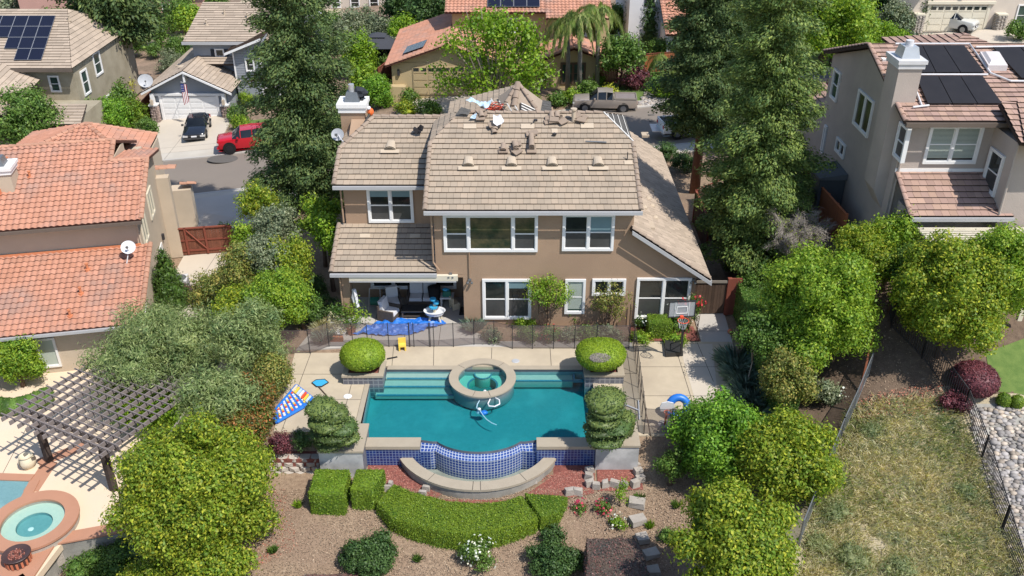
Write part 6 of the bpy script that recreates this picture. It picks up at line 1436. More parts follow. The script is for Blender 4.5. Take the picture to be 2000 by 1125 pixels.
    q = P(57, 912, TD); t = thing('urn', q, 'cream glazed urn with a dark band pattern on the neighbour terrace', 'urn'); b = MB(); b.lathe([(.01, 0), (.2, 0), (.33, .2), (.36, .38), (.27, .56), (.25, .6), (.3, .64), (.24, .62), (.23, .5), (.01, .45)], tuple(q), 22); b.build('body', 'pot_cream', t, smooth=True)
    b = MB()
    for a in (1.2, 4.3): b.tube([q+Vector((math.cos(a)*r_, math.sin(a)*r_, z)) for r_, z in ((.28, .62), (.36, .5), (.37, .36), (.31, .18))], .015, 5)
    b.build('stripe', 'bark', t)
    # pergola
    t = thing('pergola', (-19, 32, TD), 'large weathered grey wooden lattice pergola over the neighbour terrace', 'pergola'); A = Vector((*P(97, 901, TD)[:2], 0)); B = Vector((*P(223, 957, TD)[:2], 0)); d1 = (B-A).normalized(); d2 = Vector((-d1.y, d1.x, 0)); zt = -1.32
    if d2.y < 0: d2 = -d2
    L1 = (B-A).length; L2 = 5.1; f = lambda u, v, z: tuple(A+d1*u+d2*v+Vector((0, 0, z)))
    for u, v in ((0, 0), (L1, 0), (0, L2-.6), (L1, L2-.6)): MB().box(u-.13, u+.13, v-.13, v+.13, TD, zt-.28, f).build('post', 'wood_pergpost', t)
    for v in (0, L2-.6):
        for s in (-.16, .12): MB().box(-.9, L1+.9, v+s, v+s+.045, zt-.28, zt, f).build('beam', 'wood_grey', t)
    n = 12
    for i in range(n):
        u = -.8+(L1+1.6)*i/(n-1); b = MB(); b.box(u-.025, u+.025, -.95, L2+.3, zt+.002, zt+.19, f); b.build('rafter', 'wood_grey', t)
    n = 17
    for i in range(n):
        v = -.75+(L2+.85)*i/(n-1); b = MB(); b.box(-1.05, L1+1.05, v-.02, v+.02, zt+.192, zt+.25, f); b.build('slat', 'wood_grey', t)
left_terrace()
q = P(367, 545, TD); t = thing('air_conditioner', (-19.1, 45.9, TD), 'grey outdoor air conditioning unit beside the left house wall', 'air conditioner', world=False, rz=LA)
b = MB(); b.box(-.45, .45, -.45, .45, .05, .95, taper=0); b.build('casing', 'pipe_white', t); b = MB()
for i in range(9):
    for s in (-1, 1): b.box(-.4, .4, s*.46-.004, s*.46+.004, .14+i*.085, .18+i*.085); b.box(s*.46-.004, s*.46+.004, -.4, .4, .14+i*.085, .18+i*.085)
b.build('grille', 'grey_metal', t); b = MB(); b.lathe([(.01, .965), (.36, .965), (.38, .99), (.4, .96)], (0, 0, 0), 20); b.build('fan_guard', 'grey_metal', t); MB().cyl((0, 0), .1, .96, 1.0).build('fan_hub', 'pipe_white', t)
ga, gb = Vector((-20.45, 50.45, 0)), Vector((-17.3, 50.95, 0)); t = thing('wooden_gate', (ga.x, ga.y, TD), 'reddish board gate with diagonal brace between the left house and the hedge', 'gate'); boards(t, 'boards', ga, gb, TD+.05, TD+1.85, 'wood_fence', .15)
d = (gb-ga).normalized(); f = frame((ga.x, ga.y, TD), math.atan2(d.y, d.x))
for a in ((0, 3.1, -.06, -.02, .3, .42), (0, 3.1, -.06, -.02, 1.0, 1.1), (0, 3.1, -.09, .06, 1.83, 1.9)): MB().box(*a, f).build('rail', 'wood_redpost', t)
for x in (.38, 1.55, 3.05): MB().box(x-.06, x+.06, -.1, -.01, .1, 1.9, f).build('post', 'wood_redpost', t)
b = MB(); b.tube([f(.45, -.08, 1.75), f(1.5, -.08, .45)], .05, 4); b.build('brace', 'wood_redpost', t)
# ---------------------------------------------------------------- grey-blue house with garage and flag
def garage_door(H, f, x0, x1, z0, z1, m='paint_white', rows=4, cols=4, glass=False, recess=0.):
    b = MB(); b.box(x0, x1, recess, recess+.05, z0, z1, f); rh = (z1-z0)/rows; cw = (x1-x0)/cols
    for i in range(rows):
        for j in range(cols): b.box(x0+j*cw+.08, x0+(j+1)*cw-.08, recess-.025, recess, z0+i*rh+.07, z0+(i+1)*rh-.07, f, taper=.0)
        b.box(x0, x1, recess-.012, recess, z0+i*rh-.01, z0+i*rh+.012, f)
    o = b.build('garage_door', m, H)
    if glass:
        g = MB()
        for j in range(8): a = x0+(x1-x0)*(j+.15)/8; g.box(a, a+(x1-x0)*.7/8, recess-.04, recess-.026, z1-.38, z1-.1, f)
        g.build('window', 'pane', o)
def stone_pier(H, x, y, z0, z1, w, m='rock_wall', capm='paint_white', top=None):
    b = MB(); rr = random.Random(int(x*10)); n = int((z1-z0)/.14)
    for k in range(n):
        for s in range(4):
            for j in range(3):
                u = -w/2+w*(j+.5)/3+rr.uniform(-.03, .03); c = [(u, -w/2), (w/2, u), (u, w/2), (-w/2, u)][s]; b.blob((x+c[0], y+c[1], z0+.14*(k+.5)), (w/5.2, w/5.2, .08), k*7+j, .2, 1)
    b.box(x-w/2, x+w/2, y-w/2, y+w/2, z0, z1); b.build('stone_pier', m, H); MB().box(x-w/2-.08, x+w/2+.08, y-w/2-.08, y+w/2+.08, z1, z1+.12).build('pier_cap', capm, H)
    if top: MB().box(x-.15, x+.15, y-.15, y+.15, z1+.12, top).build('column', capm, H)
def grey_house():
    z0 = -4.5; H = thing('house', (-26, 84, z0), 'grey blue two storey house with white garage door and flag', 'house'); w = MB()
    ge = -1.75; ap = .1; gx0, gx1, gy = -31.9, -24.3, 77.6; gm = (gx0+gx1)/2
    for a, b_, s in ((gx0+.5, gm, 1), (gm, gx1-.5, -1)): w.prism([(a, gy), (b_, gy), (b_, gy+12), (a, gy+12)], z0-.5, lambda x, y: ap-.12-abs(x-gm)*(ap-ge)/(gx1-gm))
    w.prism([(-28.5, 81.6), (-19, 81.6), (-19, 90), (-28.5, 90)], z0, 1.55); w.prism([(-24.6, 80.2), (-19, 80.2), (-19, 82), (-24.6, 82)], z0, 1.0)
    w.prism([(-24.6, 80.2), (-21.8, 80.2), (-21.8, 84), (-24.6, 84)], 1.0, lambda x, y: 1.0+(x+24.6)*.42); w.build('wall', 'stucco_greyblue', H)
    f = frame((0, gy, 0), 0); garage_door(H, f, -30.6, -25.8, z0, z0+2.15, 'paint_white', 4, 4, recess=-.06)
    b = MB(); b.box(-30.8, -30.6, -.12, 0, z0, z0+2.25, f); b.box(-25.8, -25.6, -.12, 0, z0, z0+2.25, f); b.box(-31.2, -25.2, -.2, 0, z0+2.25, z0+2.45, f); b.build('door_frame', 'paint_white', H)
    pp = [(gx0-.1, gy-.7, ge-.05), (gm, gy-.7, ap), (gm, gy+13, ap), (gx0-.1, gy+13, ge-.05)]
    roofpart(H, 'garage_roof', [[pp[3], pp[0], pp[1], pp[2]], [(gx1+.1, gy-.7, ge-.05), (gx1+.1, gy+4, ge-.05), (gm, gy+4, ap), (gm, gy-.7, ap)]], GREY, row=.36, tw=.9)
    b = MB()
    for s, xe in ((-1, gx0-.1), (1, gx1+.1)): b.prism([(xe, gy-.82), (gm, gy-.82), (gm, gy-.72), (xe, gy-.72)], lambda x, y: ap-.22-abs(x-gm)*(ap-ge)/(gx1-gm), lambda x, y: ap-.05-abs(x-gm)*(ap-ge)/(gx1-gm))
    b.box(gm-.08, gm+.08, gy-.7, gy-.02, ap-1.0, ap-.2); b.build('bargeboard', 'paint_white', H)
    roofpart(H, 'main_roof', [[(-29.1, 81.0, 1.5), (-19, 81.0, 1.5), (-19, 86.6, 3.7), (-28.6, 86.6, 3.7)], [(-25.0, 79.5, .95), (-21.8, 79.5, 2.2), (-21.8, 84.5, 2.2), (-25.0, 83.5, .95)]], GREY, row=.36, tw=.9)
    roofpart(H, 'link_roof', [[(-28.4, 80.6, -.4), (-24.6, 80.6, -.4), (-24.6, 81.7, .1), (-28.4, 81.7, .1)]], GREY, row=.36, tw=.9)
    MB().box(-29.2, -19, 80.9, 81.0, 1.25, 1.5).build('fascia', 'gutter', H); b = MB(); b.prism([(-25.1, 79.38), (-21.8, 79.38), (-21.8, 79.5), (-25.1, 79.5)], lambda x, y: .95+(x+25)*.39-.2, lambda x, y: .95+(x+25)*.39); b.box(-24.62, -24.5, 80.1, 80.2, -2.5, 1.0); b.build('bargeboard', 'paint_white', H)
    b = MB()
    for i in range(11): b.box(-24.5, -19, 80.155, 80.2, -1.5+i*.22, -1.31+i*.22)
    b.build('siding', 'stucco_greyblue', H)
    f1 = frame((0, 81.6, 0), 0); f3 = frame((0, 80.15, 0), 0); window(H, f1, -26.6, -.6, .85, 1.35, 1, .5, 'pane', trim=.1); window(H, f3, -23.6, -.9, .8, 1.2, 1, .5, 'pane', trim=.1); window(H, f3, -22.3, -1.7, 1.4, 2.3, 1, .5, 'pane_green', trim=.14); window(H, f3, -22.4, -4.2, 1.6, 1.9, 1, .5, 'pane', trim=.14)
    for x in (-26.95, -25.72): MB().box(x, x+.33, 81.53, 81.6, -.55, .7).build('shutter', 'tarpdark', H)
    for x in (-31.2, -25.0): stone_pier(H, x, gy-.45, z0, z0+1.5, .55, top=ge-.2)
    for x in (-31.2, -25.0): MB().box(x-.1, x+.1, gy-.95, gy-.75, z0+1.65, z0+2.1).build('wall_lamp', 'vent_cream', H)
    for x, y in ((-27.5, 83.3), (-26.2, 84.8), (-24.0, 84.3)): vent(H, (x, y, 1.5+(y-81)*.393), .07, .45, 'vent_cream')
    for x, y in ((-30.1, 82), (-29, 79.6)): MB().box(x-.3, x+.3, y-.35, y+.35, ap-abs(x-gm)*.49, ap-abs(x-gm)*.49+.08).build('roof_flashing', 'vent_cream', H)
    t = thing('flag', (gm+.1, gy-.7, -1.2), 'striped flag with a blue starred corner hanging from a pole on the garage gable', 'flag'); MB().tube([(gm, gy-.6, ap-1.1), (gm+.15, gy-1.9, ap-.6)], .025, 6).build('pole', 'paint_white', t)
    for i in range(7):
        b = MB(); x = gm+.02+i*.07; b.prism([(x, gy-1.75-.03*(i % 2)), (x+.068, gy-1.75-.03*((i+1) % 2)), (x+.068, gy-1.73-.03*((i+1) % 2)), (x, gy-1.73-.03*(i % 2))], -2.55+.04*i, -.75 if i > 3 else -1.4); b.build('stripe', 'flag_red' if i % 2 == 0 else 'paint_white', t)
    b = MB(); b.prism([(gm+.02, gy-1.79), (gm+.29, gy-1.77), (gm+.29, gy-1.74), (gm+.02, gy-1.76)], -1.4, -.72); b.k = 1
    for i in range(9): b.box(gm+.06+(i % 3)*.08, gm+.09+(i % 3)*.08, gy-1.8, gy-1.785, -1.3+(i//3)*.2, -1.25+(i//3)*.2)
    b.build('canton', ['flag_blue', 'paint_white'], t)
    b = MB(); b.box(-19.5, -17.2, 84, 85.6, -2, 3.2); chimney(H, -18.9, -17.3, 83, 84.2, -4, 3.0, 'stucco_greyblue')
    dish('grey satellite dish low on a pole beside the garage of the grey blue house', PY(284, 158, 77.5), .62, (.3, -.8, .4), (-31.6, 78.5, -2.2), 'dish')
grey_house()
# ---------------------------------------------------------------- khaki house top left with solar panels
def khaki_house():
    before = set(bpy.data.objects)
    z0 = -4.8; H = thing('house', (-37, 68, z0), 'khaki stucco two storey house with black solar panels in the top left corner', 'house')
    fl = Vector((*P(135, 130, 1.5)[:2], 1.5)); fl2 = PX(188, 235, -30.6)
    # right wall runs back from the front corner
    X1 = -34.0; Yf = 69.6; w = MB(); w.prism([(-48, Yf), (X1, Yf), (X1, 82.5), (-48, 82.5)], z0, 1.35)
    w.prism([(-48, 64.8), (-32.2, 64.8), (-32.2, Yf), (-48, Yf)], z0, lambda x, y: -1.6); w.build('wall', 'stucco_khaki', H)
    roofpart(H, 'upper_roof', [[(-50, Yf-.8, 1.3), (X1+.3, Yf-.8, 1.3), (-36.6, 76.6, 4.3), (-50, 76.6, 4.3)], [(X1+.3, Yf-.8, 1.3), (X1+.3, 83, 1.3), (-36.6, 76.6, 4.3)]], GREY, row=.38, tw=.95)
    roofpart(H, 'lower_roof', [[(-37.2, 64.0, -1.75), (-31.7, 64.0, -1.75), (-32.0, 66.4, -.9), (-37.2, 66.4, -.9)], ], GREY, row=.38, tw=.9)
    roofpart(H, 'gable_roof', [[(-36.6, 62.5, -.6), (-36.6, 69.0, .3), (-41.5, 69.0, 2.6), (-41.5, 62.5, 1.9)]], GREY, row=.38, tw=.9)
    w = MB(); w.prism([(-46, 63.2), (-37.2, 63.2), (-37.2, 69.5), (-46, 69.5)], z0, lambda x, y: -.8 if x > -40 else 1.2); w.build('bay_wall', 'stucco_khaki', H)
    MB().box(-50, X1+.35, Yf-.95, Yf-.82, 1.05, 1.3).build('gutter', 'gutter_brown', H)
    f = frame((0, Yf, 0), 0); f2 = frame((X1, 0, 0), R(90)); f3 = frame((0, 64.8, 0), 0)
    for x in (-39.0, -36.2): window(H, f, x, -.9, .9, 1.4, 1, .5, 'pane_green', trim=.12)
    window(H, f2, 70.6, -1.6, 1.3, 2.1, 1, .5, 'pane_green', trim=.14); window(H, f2, 73.5, -.8, 1.5, 2.0, 1, .5, 'pane_green', trim=.14); window(H, f2, 74.5, -3.9, 1, 1.1, 1, .5, 'pane', trim=.12); window(H, f3, -37.0, -3.9, 2.3, 1.5, 2, .5, 'blind', trim=.14)
    MB().box(-40, -32.1, 64.6, 64.8, -4.2, -4.05).build('ledge', 'paint_white', H)
    rz = lambda x, y: (x, y, 1.3+(y-Yf+.8)*.385)
    solar('black solar panels stepped across the khaki house roof', [rz(-45.5, 69.7), rz(-36.4, 69.7), rz(-37.2, 75.5), rz(-46.3, 75.5)], 8, 4, skip=((0, 0), (1, 0), (2, 0), (3, 0), (4, 0), (5, 0), (0, 1), (1, 1), (2, 1), (3, 1), (4, 1), (0, 2), (1, 2), (2, 2), (3, 2)), gap=.03)
    for x, y in ((-35.9, 75), (-42.3, 70), (-41, 69.4)): vent(H, rz(x, y), .08, .4, 'vent_cream')
    for o in set(bpy.data.objects)-before:
        if o.parent is None: o.location += Vector((-2.1, 4.6, 0))
khaki_house()
# ---------------------------------------------------------------- tan house with clay roof behind the maple
def tan_house():
    z0 = -2.2; H = thing('house', (0, 82, z0), 'tan stucco house with red clay tile roofs behind the maple and palms', 'house'); w = MB(); gy = 78.0
    gx0, gx1 = -10.4, -.6; gm = (gx0+gx1)/2; ge, ga_ = .5, 2.2
    w.prism([(gx0, gy), (gx1, gy), (gx1, 90), (gx0, 90)], z0-1, .55); w.prism([(gx0, gy), (gm, gy), (gm, 84), (gx0, 84)], .55, lambda x, y: .5+(x-gx0)*.33); w.prism([(gm, gy), (gx1, gy), (gx1, 84), (gm, 84)], .55, lambda x, y: .5+(gx1-x)*.33)
    w.prism([(-5.4, 83.6), (8.8, 83.6), (8.8, 94), (-5.4, 94)], z0, 3.7); w.prism([(3.0, 78.4), (7.6, 78.4), (7.6, 83.7), (3.0, 83.7)], z0, .9); w.prism([(3.0, 78.4), (5.3, 78.4), (5.3, 82), (3.0, 82)], .9, lambda x, y: .9+(x-3.0)*.33); w.prism([(5.3, 78.4), (7.6, 78.4), (7.6, 82), (5.3, 82)], .9, lambda x, y: .9+(7.6-x)*.33)
    w.box(-10.6, -9.2, 77.2, 78.0, z0-1, -1.4); w.build('wall', 'stucco_tan', H); k = dict(kind='S', row=.42, tw=.34, thick=.04)
    roofpart(H, 'garage_roof', [[(gx0-.5, 90, .35), (gx0-.5, gy-.6, .35), (gm, gy-.6, ga_), (gm, 90, ga_)], [(gx1+.5, gy-.6, .35), (gx1+.5, 90, .35), (gm, 90, ga_), (gm, gy-.6, ga_)]], CLAY, capl=[((gx0-.4, gy-.5, .4), (gm, gy-.5, ga_)), ((gx1+.4, gy-.5, .4), (gm, gy-.5, ga_))], capr=.15, **k)
    roofpart(H, 'upper_roof', [[(-6.0, 82.9, 3.6), (3.0, 82.9, 3.6), (3.0, 90, 6.4), (-6.0, 90, 6.4)], [(3.0, 81.9, 3.3), (8.9, 81.9, 3.3), (8.9, 90, 6.4), (3.0, 90, 6.4)]], CLAY, **k)
    roofpart(H, 'bay_roof', [[(2.5, 84, .75), (2.5, 77.8, .75), (5.3, 77.8, 1.75), (5.3, 84, 1.75)], [(8.1, 77.8, .75), (8.1, 84, .75), (5.3, 84, 1.75), (5.3, 77.8, 1.75)]], CLAY, capl=[((2.5, 77.9, .8), (5.3, 77.9, 1.8)), ((8.1, 77.9, .8), (5.3, 77.9, 1.8))], capr=.15, **k)
    f = frame((0, gy, 0), 0); garage_door(H, f, -8.6, -3.4, z0-.1, 0.15, 'stucco_tan', 4, 4, True, -.06); f2 = frame((0, 78.4, 0), 0); window(H, f2, 4.2, -1.5, 2.2, 1.9, 2, .5, 'pane_green', trim=.14, frm='bark'); f3 = frame((0, 83.6, 0), 0); window(H, f3, -1.1, 1.6, 1.6, 1.4, 2, 0, 'pane_green', frm='paint_white'); window(H, f3, 5.2, 1.3, 1.6, 1.2, 2, 0, 'pane_green', trim=.14)
    b = MB(); b.box(-9.9, -9.7, 77.8, 78, -.6, -.1); b.build('wall_lamp', 'iron', H)
    q = lambda x, y: (x, y, .35+(x-gx0+.5)*(ga_-.35)/(gm-gx0+.5)+.1); solar('two small solar panels low on the clay garage roof', [q(-9.4, 78.6), q(-7.6, 78.6), q(-7.4, 80.8), q(-9.2, 80.8)], 5, 1, gap=.1)
    r = lambda x, y: (x, y, 3.6+(y-82.9)*.394+.1); solar('grid of solar panels on the upper clay roof at the top edge', [r(-2.2, 83.4), r(2.5, 83.4), r(2.5, 88.4), r(-2.2, 88.4)], 4, 2, gap=.04)
tan_house()
# ---------------------------------------------------------------- white house, top centre
def white_house():
    H = thing('house', (20, 95, -1), 'white stucco house with a small clay tile porch roof at the top edge', 'house'); w = MB()
    w.box(14.6, 26, 92, 104, -2, 9); w.box(17.6, 21.5, 87.2, 92, -2, 3.1); w.box(22, 36, 96, 106, -2, 8.5); w.build('wall', 'stucco_white', H)
    roofpart(H, 'porch_roof', [[(17.3, 86.6, 3.05), (21.9, 86.6, 3.05), (21.3, 92, 5.3), (17.3, 92, 5.3)]], CLAY, kind='S', row=.42, tw=.36)
    window(H, frame((0, 92, 0), 0), 16.0, 4.4, .9, 1.8, 1, .5, 'pane', frm='tarpdark'); MB().box(17.0, 17.3, 88, 88.4, 1.1, 1.8).build('wall_lamp', 'iron', H); window(H, frame((0, 92, 0), 0), 23.0, 3.4, .9, 2.2, 1, .5, 'pane', frm='tarpdark'); H.location += Vector((-3.6, -4.6, -1.2))
white_house()
# ---------------------------------------------------------------- garage house top right
def garage_house():
    z0 = 1.15; H = thing('house', (42, 90, z0), 'beige house with a cream garage door in the top right corner', 'house'); w = MB(); gy = 86.2
    w.box(35.2, 50, gy, 98, z0-1, 5.6); w.box(34.3, 36, gy+2, 96, z0-1, 4.5)
    w.build('wall', 'stucco_far', H); f = frame((0, gy, 0), 0); garage_door(H, f, 38.6, 43.9, z0, z0+2.35, 'paint_cream', 4, 4, True, -.06)
    b = MB(); b.box(38.35, 38.6, -.1, 0, z0, z0+2.4, f); b.box(43.9, 44.15, -.1, 0, z0, z0+2.4, f); b.box(38.2, 44.5, -.25, 0, z0+2.5, z0+2.75, f); b.build('door_frame', 'paint_cream', H)
    for x in (37.6, 45.2): stone_pier(H, x, gy-.3, z0, z0+1.6, .8, 'block_grey', 'paint_cream')
    window(H, frame((0, gy, 0), 0), 46.7, 1.6, 1.5, 2, 1, .5, 'pane_green'); MB().box(41.3, 41.6, gy-.3, gy, 4.4, 4.9).build('wall_lamp', 'iron', H)
    roofpart(H, 'roof', [[(33.6, gy-1.2, 4.7), (38.4, gy-1.2, 5.9), (38.4, 96, 5.9), (33.6, 96, 4.7)]], GREY, row=.4, tw=.9)
    b = MB(); b.prism([(35.2, gy-.02), (50, gy-.02), (50, gy+2), (35.2, gy+2)], 5.6, 8); b.build('gable', 'stucco_far', H)
garage_house()
# ---------------------------------------------------------------- right house
def right_house():
    z0 = 3.6; H = thing('house', (20, 40, z0), 'pinkish grey house with mauve tile roof under black heating mats', 'house')
    X0 = 16.3; yf = 36.3; sl = .325; ez = 10.02; rdg = 41.0; rz = lambda x, y: (x, y, ez+sl*(y-35.65)); rb = lambda x, y: (x, y, rz(x, rdg)[2]-sl*(y-rdg))
    w = MB(); w.prism([(X0, yf), (30, yf), (30, rdg), (X0, rdg)], z0-1, lambda x, y: ez+sl*(y-35.65)-.18); w.prism([(X0, rdg), (30, rdg), (30, 46.2), (X0, 46.2)], z0-1.5, lambda x, y: rb(x, y)[2]-.18)
    w.prism([(X0+.4, 34.75), (20.3, 34.75), (20.3, yf), (X0+.4, yf)], z0-.5, 6.3); w.box(20.05, 30, 34.2, yf, z0-1, 9.6); w.box(X0, 18, 46.2, 50, 0, 6.6); w.build('wall', 'stucco_pink', H)
    k = dict(row=.33, tw=.32)
    roofpart(H, 'roof', [[rz(X0-.35, 35.65), rz(30, 35.65), rz(30, rdg), rz(X0-.35, rdg)], [rb(30, 46.7), rb(X0-.35, 46.7), rb(X0-.35, rdg), rb(30, rdg)]], MAUVE, **k)
    for a_, b_ in ((rz(X0-.3, 35.65), rz(X0-.3, 36.8)), (rz(X0-.3, 38.15), rz(X0-.3, rdg)), (rb(X0-.3, 46.7), rb(X0-.3, rdg))): c = MB(); caps(c, a_, b_, .1); c.build('rake_tile', 'tile_mauve', H)
    roofpart(H, 'lower_roof', [[(X0+.05, 34.1, 6.5), (20.6, 34.1, 6.5), (20.1, yf, 7.55), (X0+.05, yf, 7.55)]], MAUVE, **k); c = MB(); caps(c, (X0+.1, 34.15, 6.5), (X0+.1, yf, 7.55), .1); c.build('rake_tile', 'tile_mauve', H)
    roofpart(H, 'right_bay_roof', [[(21.6, 34.1, 9.6), (19.9, 33.9, 9.75), (19.9, 36.2, 10.6), (22.5, 36.2, 10.6)], [(19.9, 33.3, 9.6), (26, 33.3, 9.6), (26, 36.2, 10.7), (20.6, 36.2, 10.7)]], MAUVE, **k)
    roofpart(H, 'rear_roof', [[(21.3, 46.6, 9.0), (28, 46.6, 9.0), (24.6, 50.0, 10.0)], [(21.3, 53, 9.0), (21.3, 46.6, 9.0), (24.6, 50, 10.0)]], MAUVE, **k)
    roofpart(H, 'side_roof', [[(15.95, 50, 6.7), (15.95, 46.7, 6.7), (17.4, 46.7, 7.3), (17.4, 50, 7.3)]], MAUVE, **k)
    MB().box(X0-.3, 20.3, 35.5, 35.62, 9.82, 10.0).build('gutter', 'gutter_brown', H); MB().box(X0+.1, 20.6, 33.97, 34.08, 6.32, 6.48).build('gutter', 'gutter', H); MB().box(X0, 20.1, yf-.03, yf, 7.58, 7.72).build('flashing', 'paint_white', H)
    for p in ([(X0+.3, 35.6, 9.9), (X0+.12, yf-.06, 9.6), (X0+.12, yf-.06, 3.8)], [(19.98, 34.15, 9.6), (19.98, 34.12, 6.6)]): MB().tube(p, .05, 6).build('downpipe', 'stucco_pink', H)
    f = frame((0, yf, 0), 0); window(H, f, 17.35, 7.95, 2.25, 1.72, 2, .5, 'pane', 'pane_low', trim=.12, blind=1); f2 = frame((20.05, 0, 0), R(-90))
    fl = lambda x, y, z: (X0+y, x*-1, z)   # left wall: x runs towards the camera
    fw = frame((X0, 0, 0), R(-90))
    def lw(p1, p2, cols, split, pane, low=None):     # corners from photo: upper far, lower near
        a, b_ = PX(*p1, X0), PX(*p2, X0); window(H, fw, -a.y, b_.z, a.y-b_.y, a.z-b_.z, cols, split, pane, low, trim=.11)
    lw((1632, 132), (1634, 201), 1, .5, 'pane_green'); lw((1680, 172), (1695, 270), 2, 0, 'pane_view'); lw((1760, 236), (1762, 319), 1, .5, 'pane_low', 'pane_low'); lw((1613, 243), (1608, 300), 1, .5, 'pane_green'); lw((1637, 266), (1648, 312), 2, 0, 'pane'); lw((1721, 110), (1725, 130), 1, 0, 'tarpdark')
    fr_ = frame((20.05, 0, 0), R(-90)); window(H, fr_, -36.1, 7.0, 1.2, 1.8, 1, .5, 'pane', 'pane_low', trim=.12)
    # chimney stack on the left wall
    c = MB(); c.prism([(X0-.5, 36.85), (X0+.45, 36.85), (X0+.45, 38.1), (X0-.5, 38.1)], 6.5, 11.85); c.raw([(X0-.5, 36.85, 6.5), (X0-.5, 38.1, 6.5), (X0, 38.1, 5.6), (X0, 36.85, 5.6), (X0, 36.85, 6.5), (X0, 38.1, 6.5)], [(0, 1, 2, 3), (0, 3, 4), (1, 5, 2)]); c.build('chimney', 'stucco_pink', H)
    c = MB(); c.box(X0-.57, X0+.52, 36.78, 38.17, 11.85, 12.05); c.box(X0-.62, X0+.57, 36.73, 38.22, 12.05, 12.2); c.build('chimney_cap', 'pipe_white', H)
    c = MB(); c.box(X0-.4, X0+.35, 37.05, 37.9, 12.2, 12.65, taper=.1); c.k = 1; c.cyl((X0-.02, 37.5), .16, 12.65, 12.85); c.build('flue', ['metal_light', 'pipe_white'], H)
    q = lambda x, y: (x, y, rz(x, y)[2]+.02)
    solar('lower row of black pool heating mats on the mauve roof', [q(17.15, 36.6), q(20.25, 36.6), q(20.1, 38.5), q(17.25, 38.5)], 3, 1, 'pool_heater', 'pool_heat', gap=.05)
    solar('upper row of black pool heating mats on the mauve roof', [q(17.15, 38.7), q(20.3, 38.7), q(20.1, 40.75), q(17.3, 40.75)], 3, 1, 'pool_heater', 'pool_heat', gap=.05)
    solar('single black pool heating mat cut off by the right edge', [q(21.7, 38.3), q(25, 38.3), q(25, 40.6), q(21.3, 40.6)], 3, 1, 'pool_heater', 'pool_heat', gap=.05)
    for pts in ([(16.9, 36.5), (17.05, 38.4), (17.1, 38.6)], [(16.5, 36.4), (17.2, 36.52)], [(17.1, 38.6), (20.4, 38.6)], [(17.1, 40.85), (20.4, 40.85), (20.55, 38.7), (21.2, 38.15), (24, 38.1)], [(20.6, 40.6), (25, 40.7)]):
        MB().tube([Vector(q(*p))+Vector((0, 0, .1)) for p in pts], .045, 6).build('heater_pipe', 'pipe_white', H)
    c = Vector(q(20.95, 39.5)); b = MB(); f = lambda x, y, z: (c.x+x, c.y+y, c.z+z+y*sl); b.box(-.42, .42, -.5, .5, .0, .25, f); b.box(-.36, .36, -.44, .44, .25, .36, f, taper=.1); b.build('skylight', 'skylight', H)
    # patio cover slats
    t = thing('patio_cover', (20, 33.5, 4), 'cream slatted patio cover behind the bright green trees at the right edge', 'pergola')
    b = MB(); b.box(16.9, 26, 31.6, 31.75, 5.75, 5.95); b.box(16.9, 26, 33.8, 33.9, 5.95, 6.1); b.build('beam', 'paint_cream', t)
    for i in range(13): y = 31.5+i*.2; MB().box(16.7, 26, y, y+.09, 5.98, 6.06).build('slat', 'paint_cream', t)
    for x in (17.2, 20.6, 24): MB().box(x-.09, x+.09, 31.6, 31.78, 3, 5.75).build('post', 'paint_cream', t)
    for x in (19.5, 20.3, 21.1): MB().box(x-.04, x+.04, 31.3, 34, 5.8, 5.94).build('rafter', 'paint_cream', t)
right_house()
fence('side_fence', 'solid orange stained fence beside the narrow yard of the right house', [P(1653, 420, 4.65)[:2], P(1586, 345, 4.65)[:2]], 1.75, 'wood_orange', 'wood_orange', z=lambda x, y: 2.9, post=1.3)
fence('side_fence', 'short orange brown fence end behind the redwood at the right house', [P(1580, 300, 4.6)[:2], P(1605, 300, 4.6)[:2]], 1.5, 'wood_orange', 'wood_orange', z=lambda x, y: 2.6, post=1.3)
t = thing('garden_shed', PX(1625, 350, 15.7), 'small dark grey plastic shed against the right house wall', 'shed'); c = PX(1618, 345, 15.6); c.z = 3.0
b = MB(); b.box(15.0, 16.25, c.y-.6, c.y+1.0, 3.0, 5.1); b.build('wall', 'shed_grey', t); b = MB(); b.prism([(14.9, c.y-.7), (16.28, c.y-.7), (16.28, c.y+1.1), (14.9, c.y+1.1)], lambda x, y: 5.1, lambda x, y: 5.2+.15*(x-14.9)); b.build('roof', 'board_grey', t)
q = G(1660, 418); t = thing('pressure_washer', q, 'lime and black pressure washer standing by the right house wall', 'pressure washer'); MB().box(q.x-.15, q.x+.15, q.y-.15, q.y+.15, q.z+.05, q.z+.6, taper=.03).build('body', 'lime_tool', t); MB().tube([q+Vector((-.15, .1, .5)), q+Vector((-.15, .15, 1.0)), q+Vector((.15, .15, 1.0)), q+Vector((.15, .1, .5))], .03, 6).build('handle', 'black_plastic', t)
for s in (-.18, .18): MB().tube([q+Vector((s-.03, .1, .12)), q+Vector((s+.03, .1, .12))], .12, 10).build('wheel', 'tyre', t)
q = G(1683, 440); t = thing('barbecue', q, 'black kettle barbecue behind the shrubs near the right house', 'barbecue'); MB().blob(q+Vector((0, 0, .75)), (.38, .38, .33), 0, .03, 3).build('kettle', 'black_plastic', t, smooth=True)
for a in (0, 2.1, 4.2): MB().tube([q+Vector((.1*math.cos(a), .1*math.sin(a), .5)), q+Vector((.3*math.cos(a), .3*math.sin(a), 0))], .02, 5).build('leg', 'grey_metal', t)
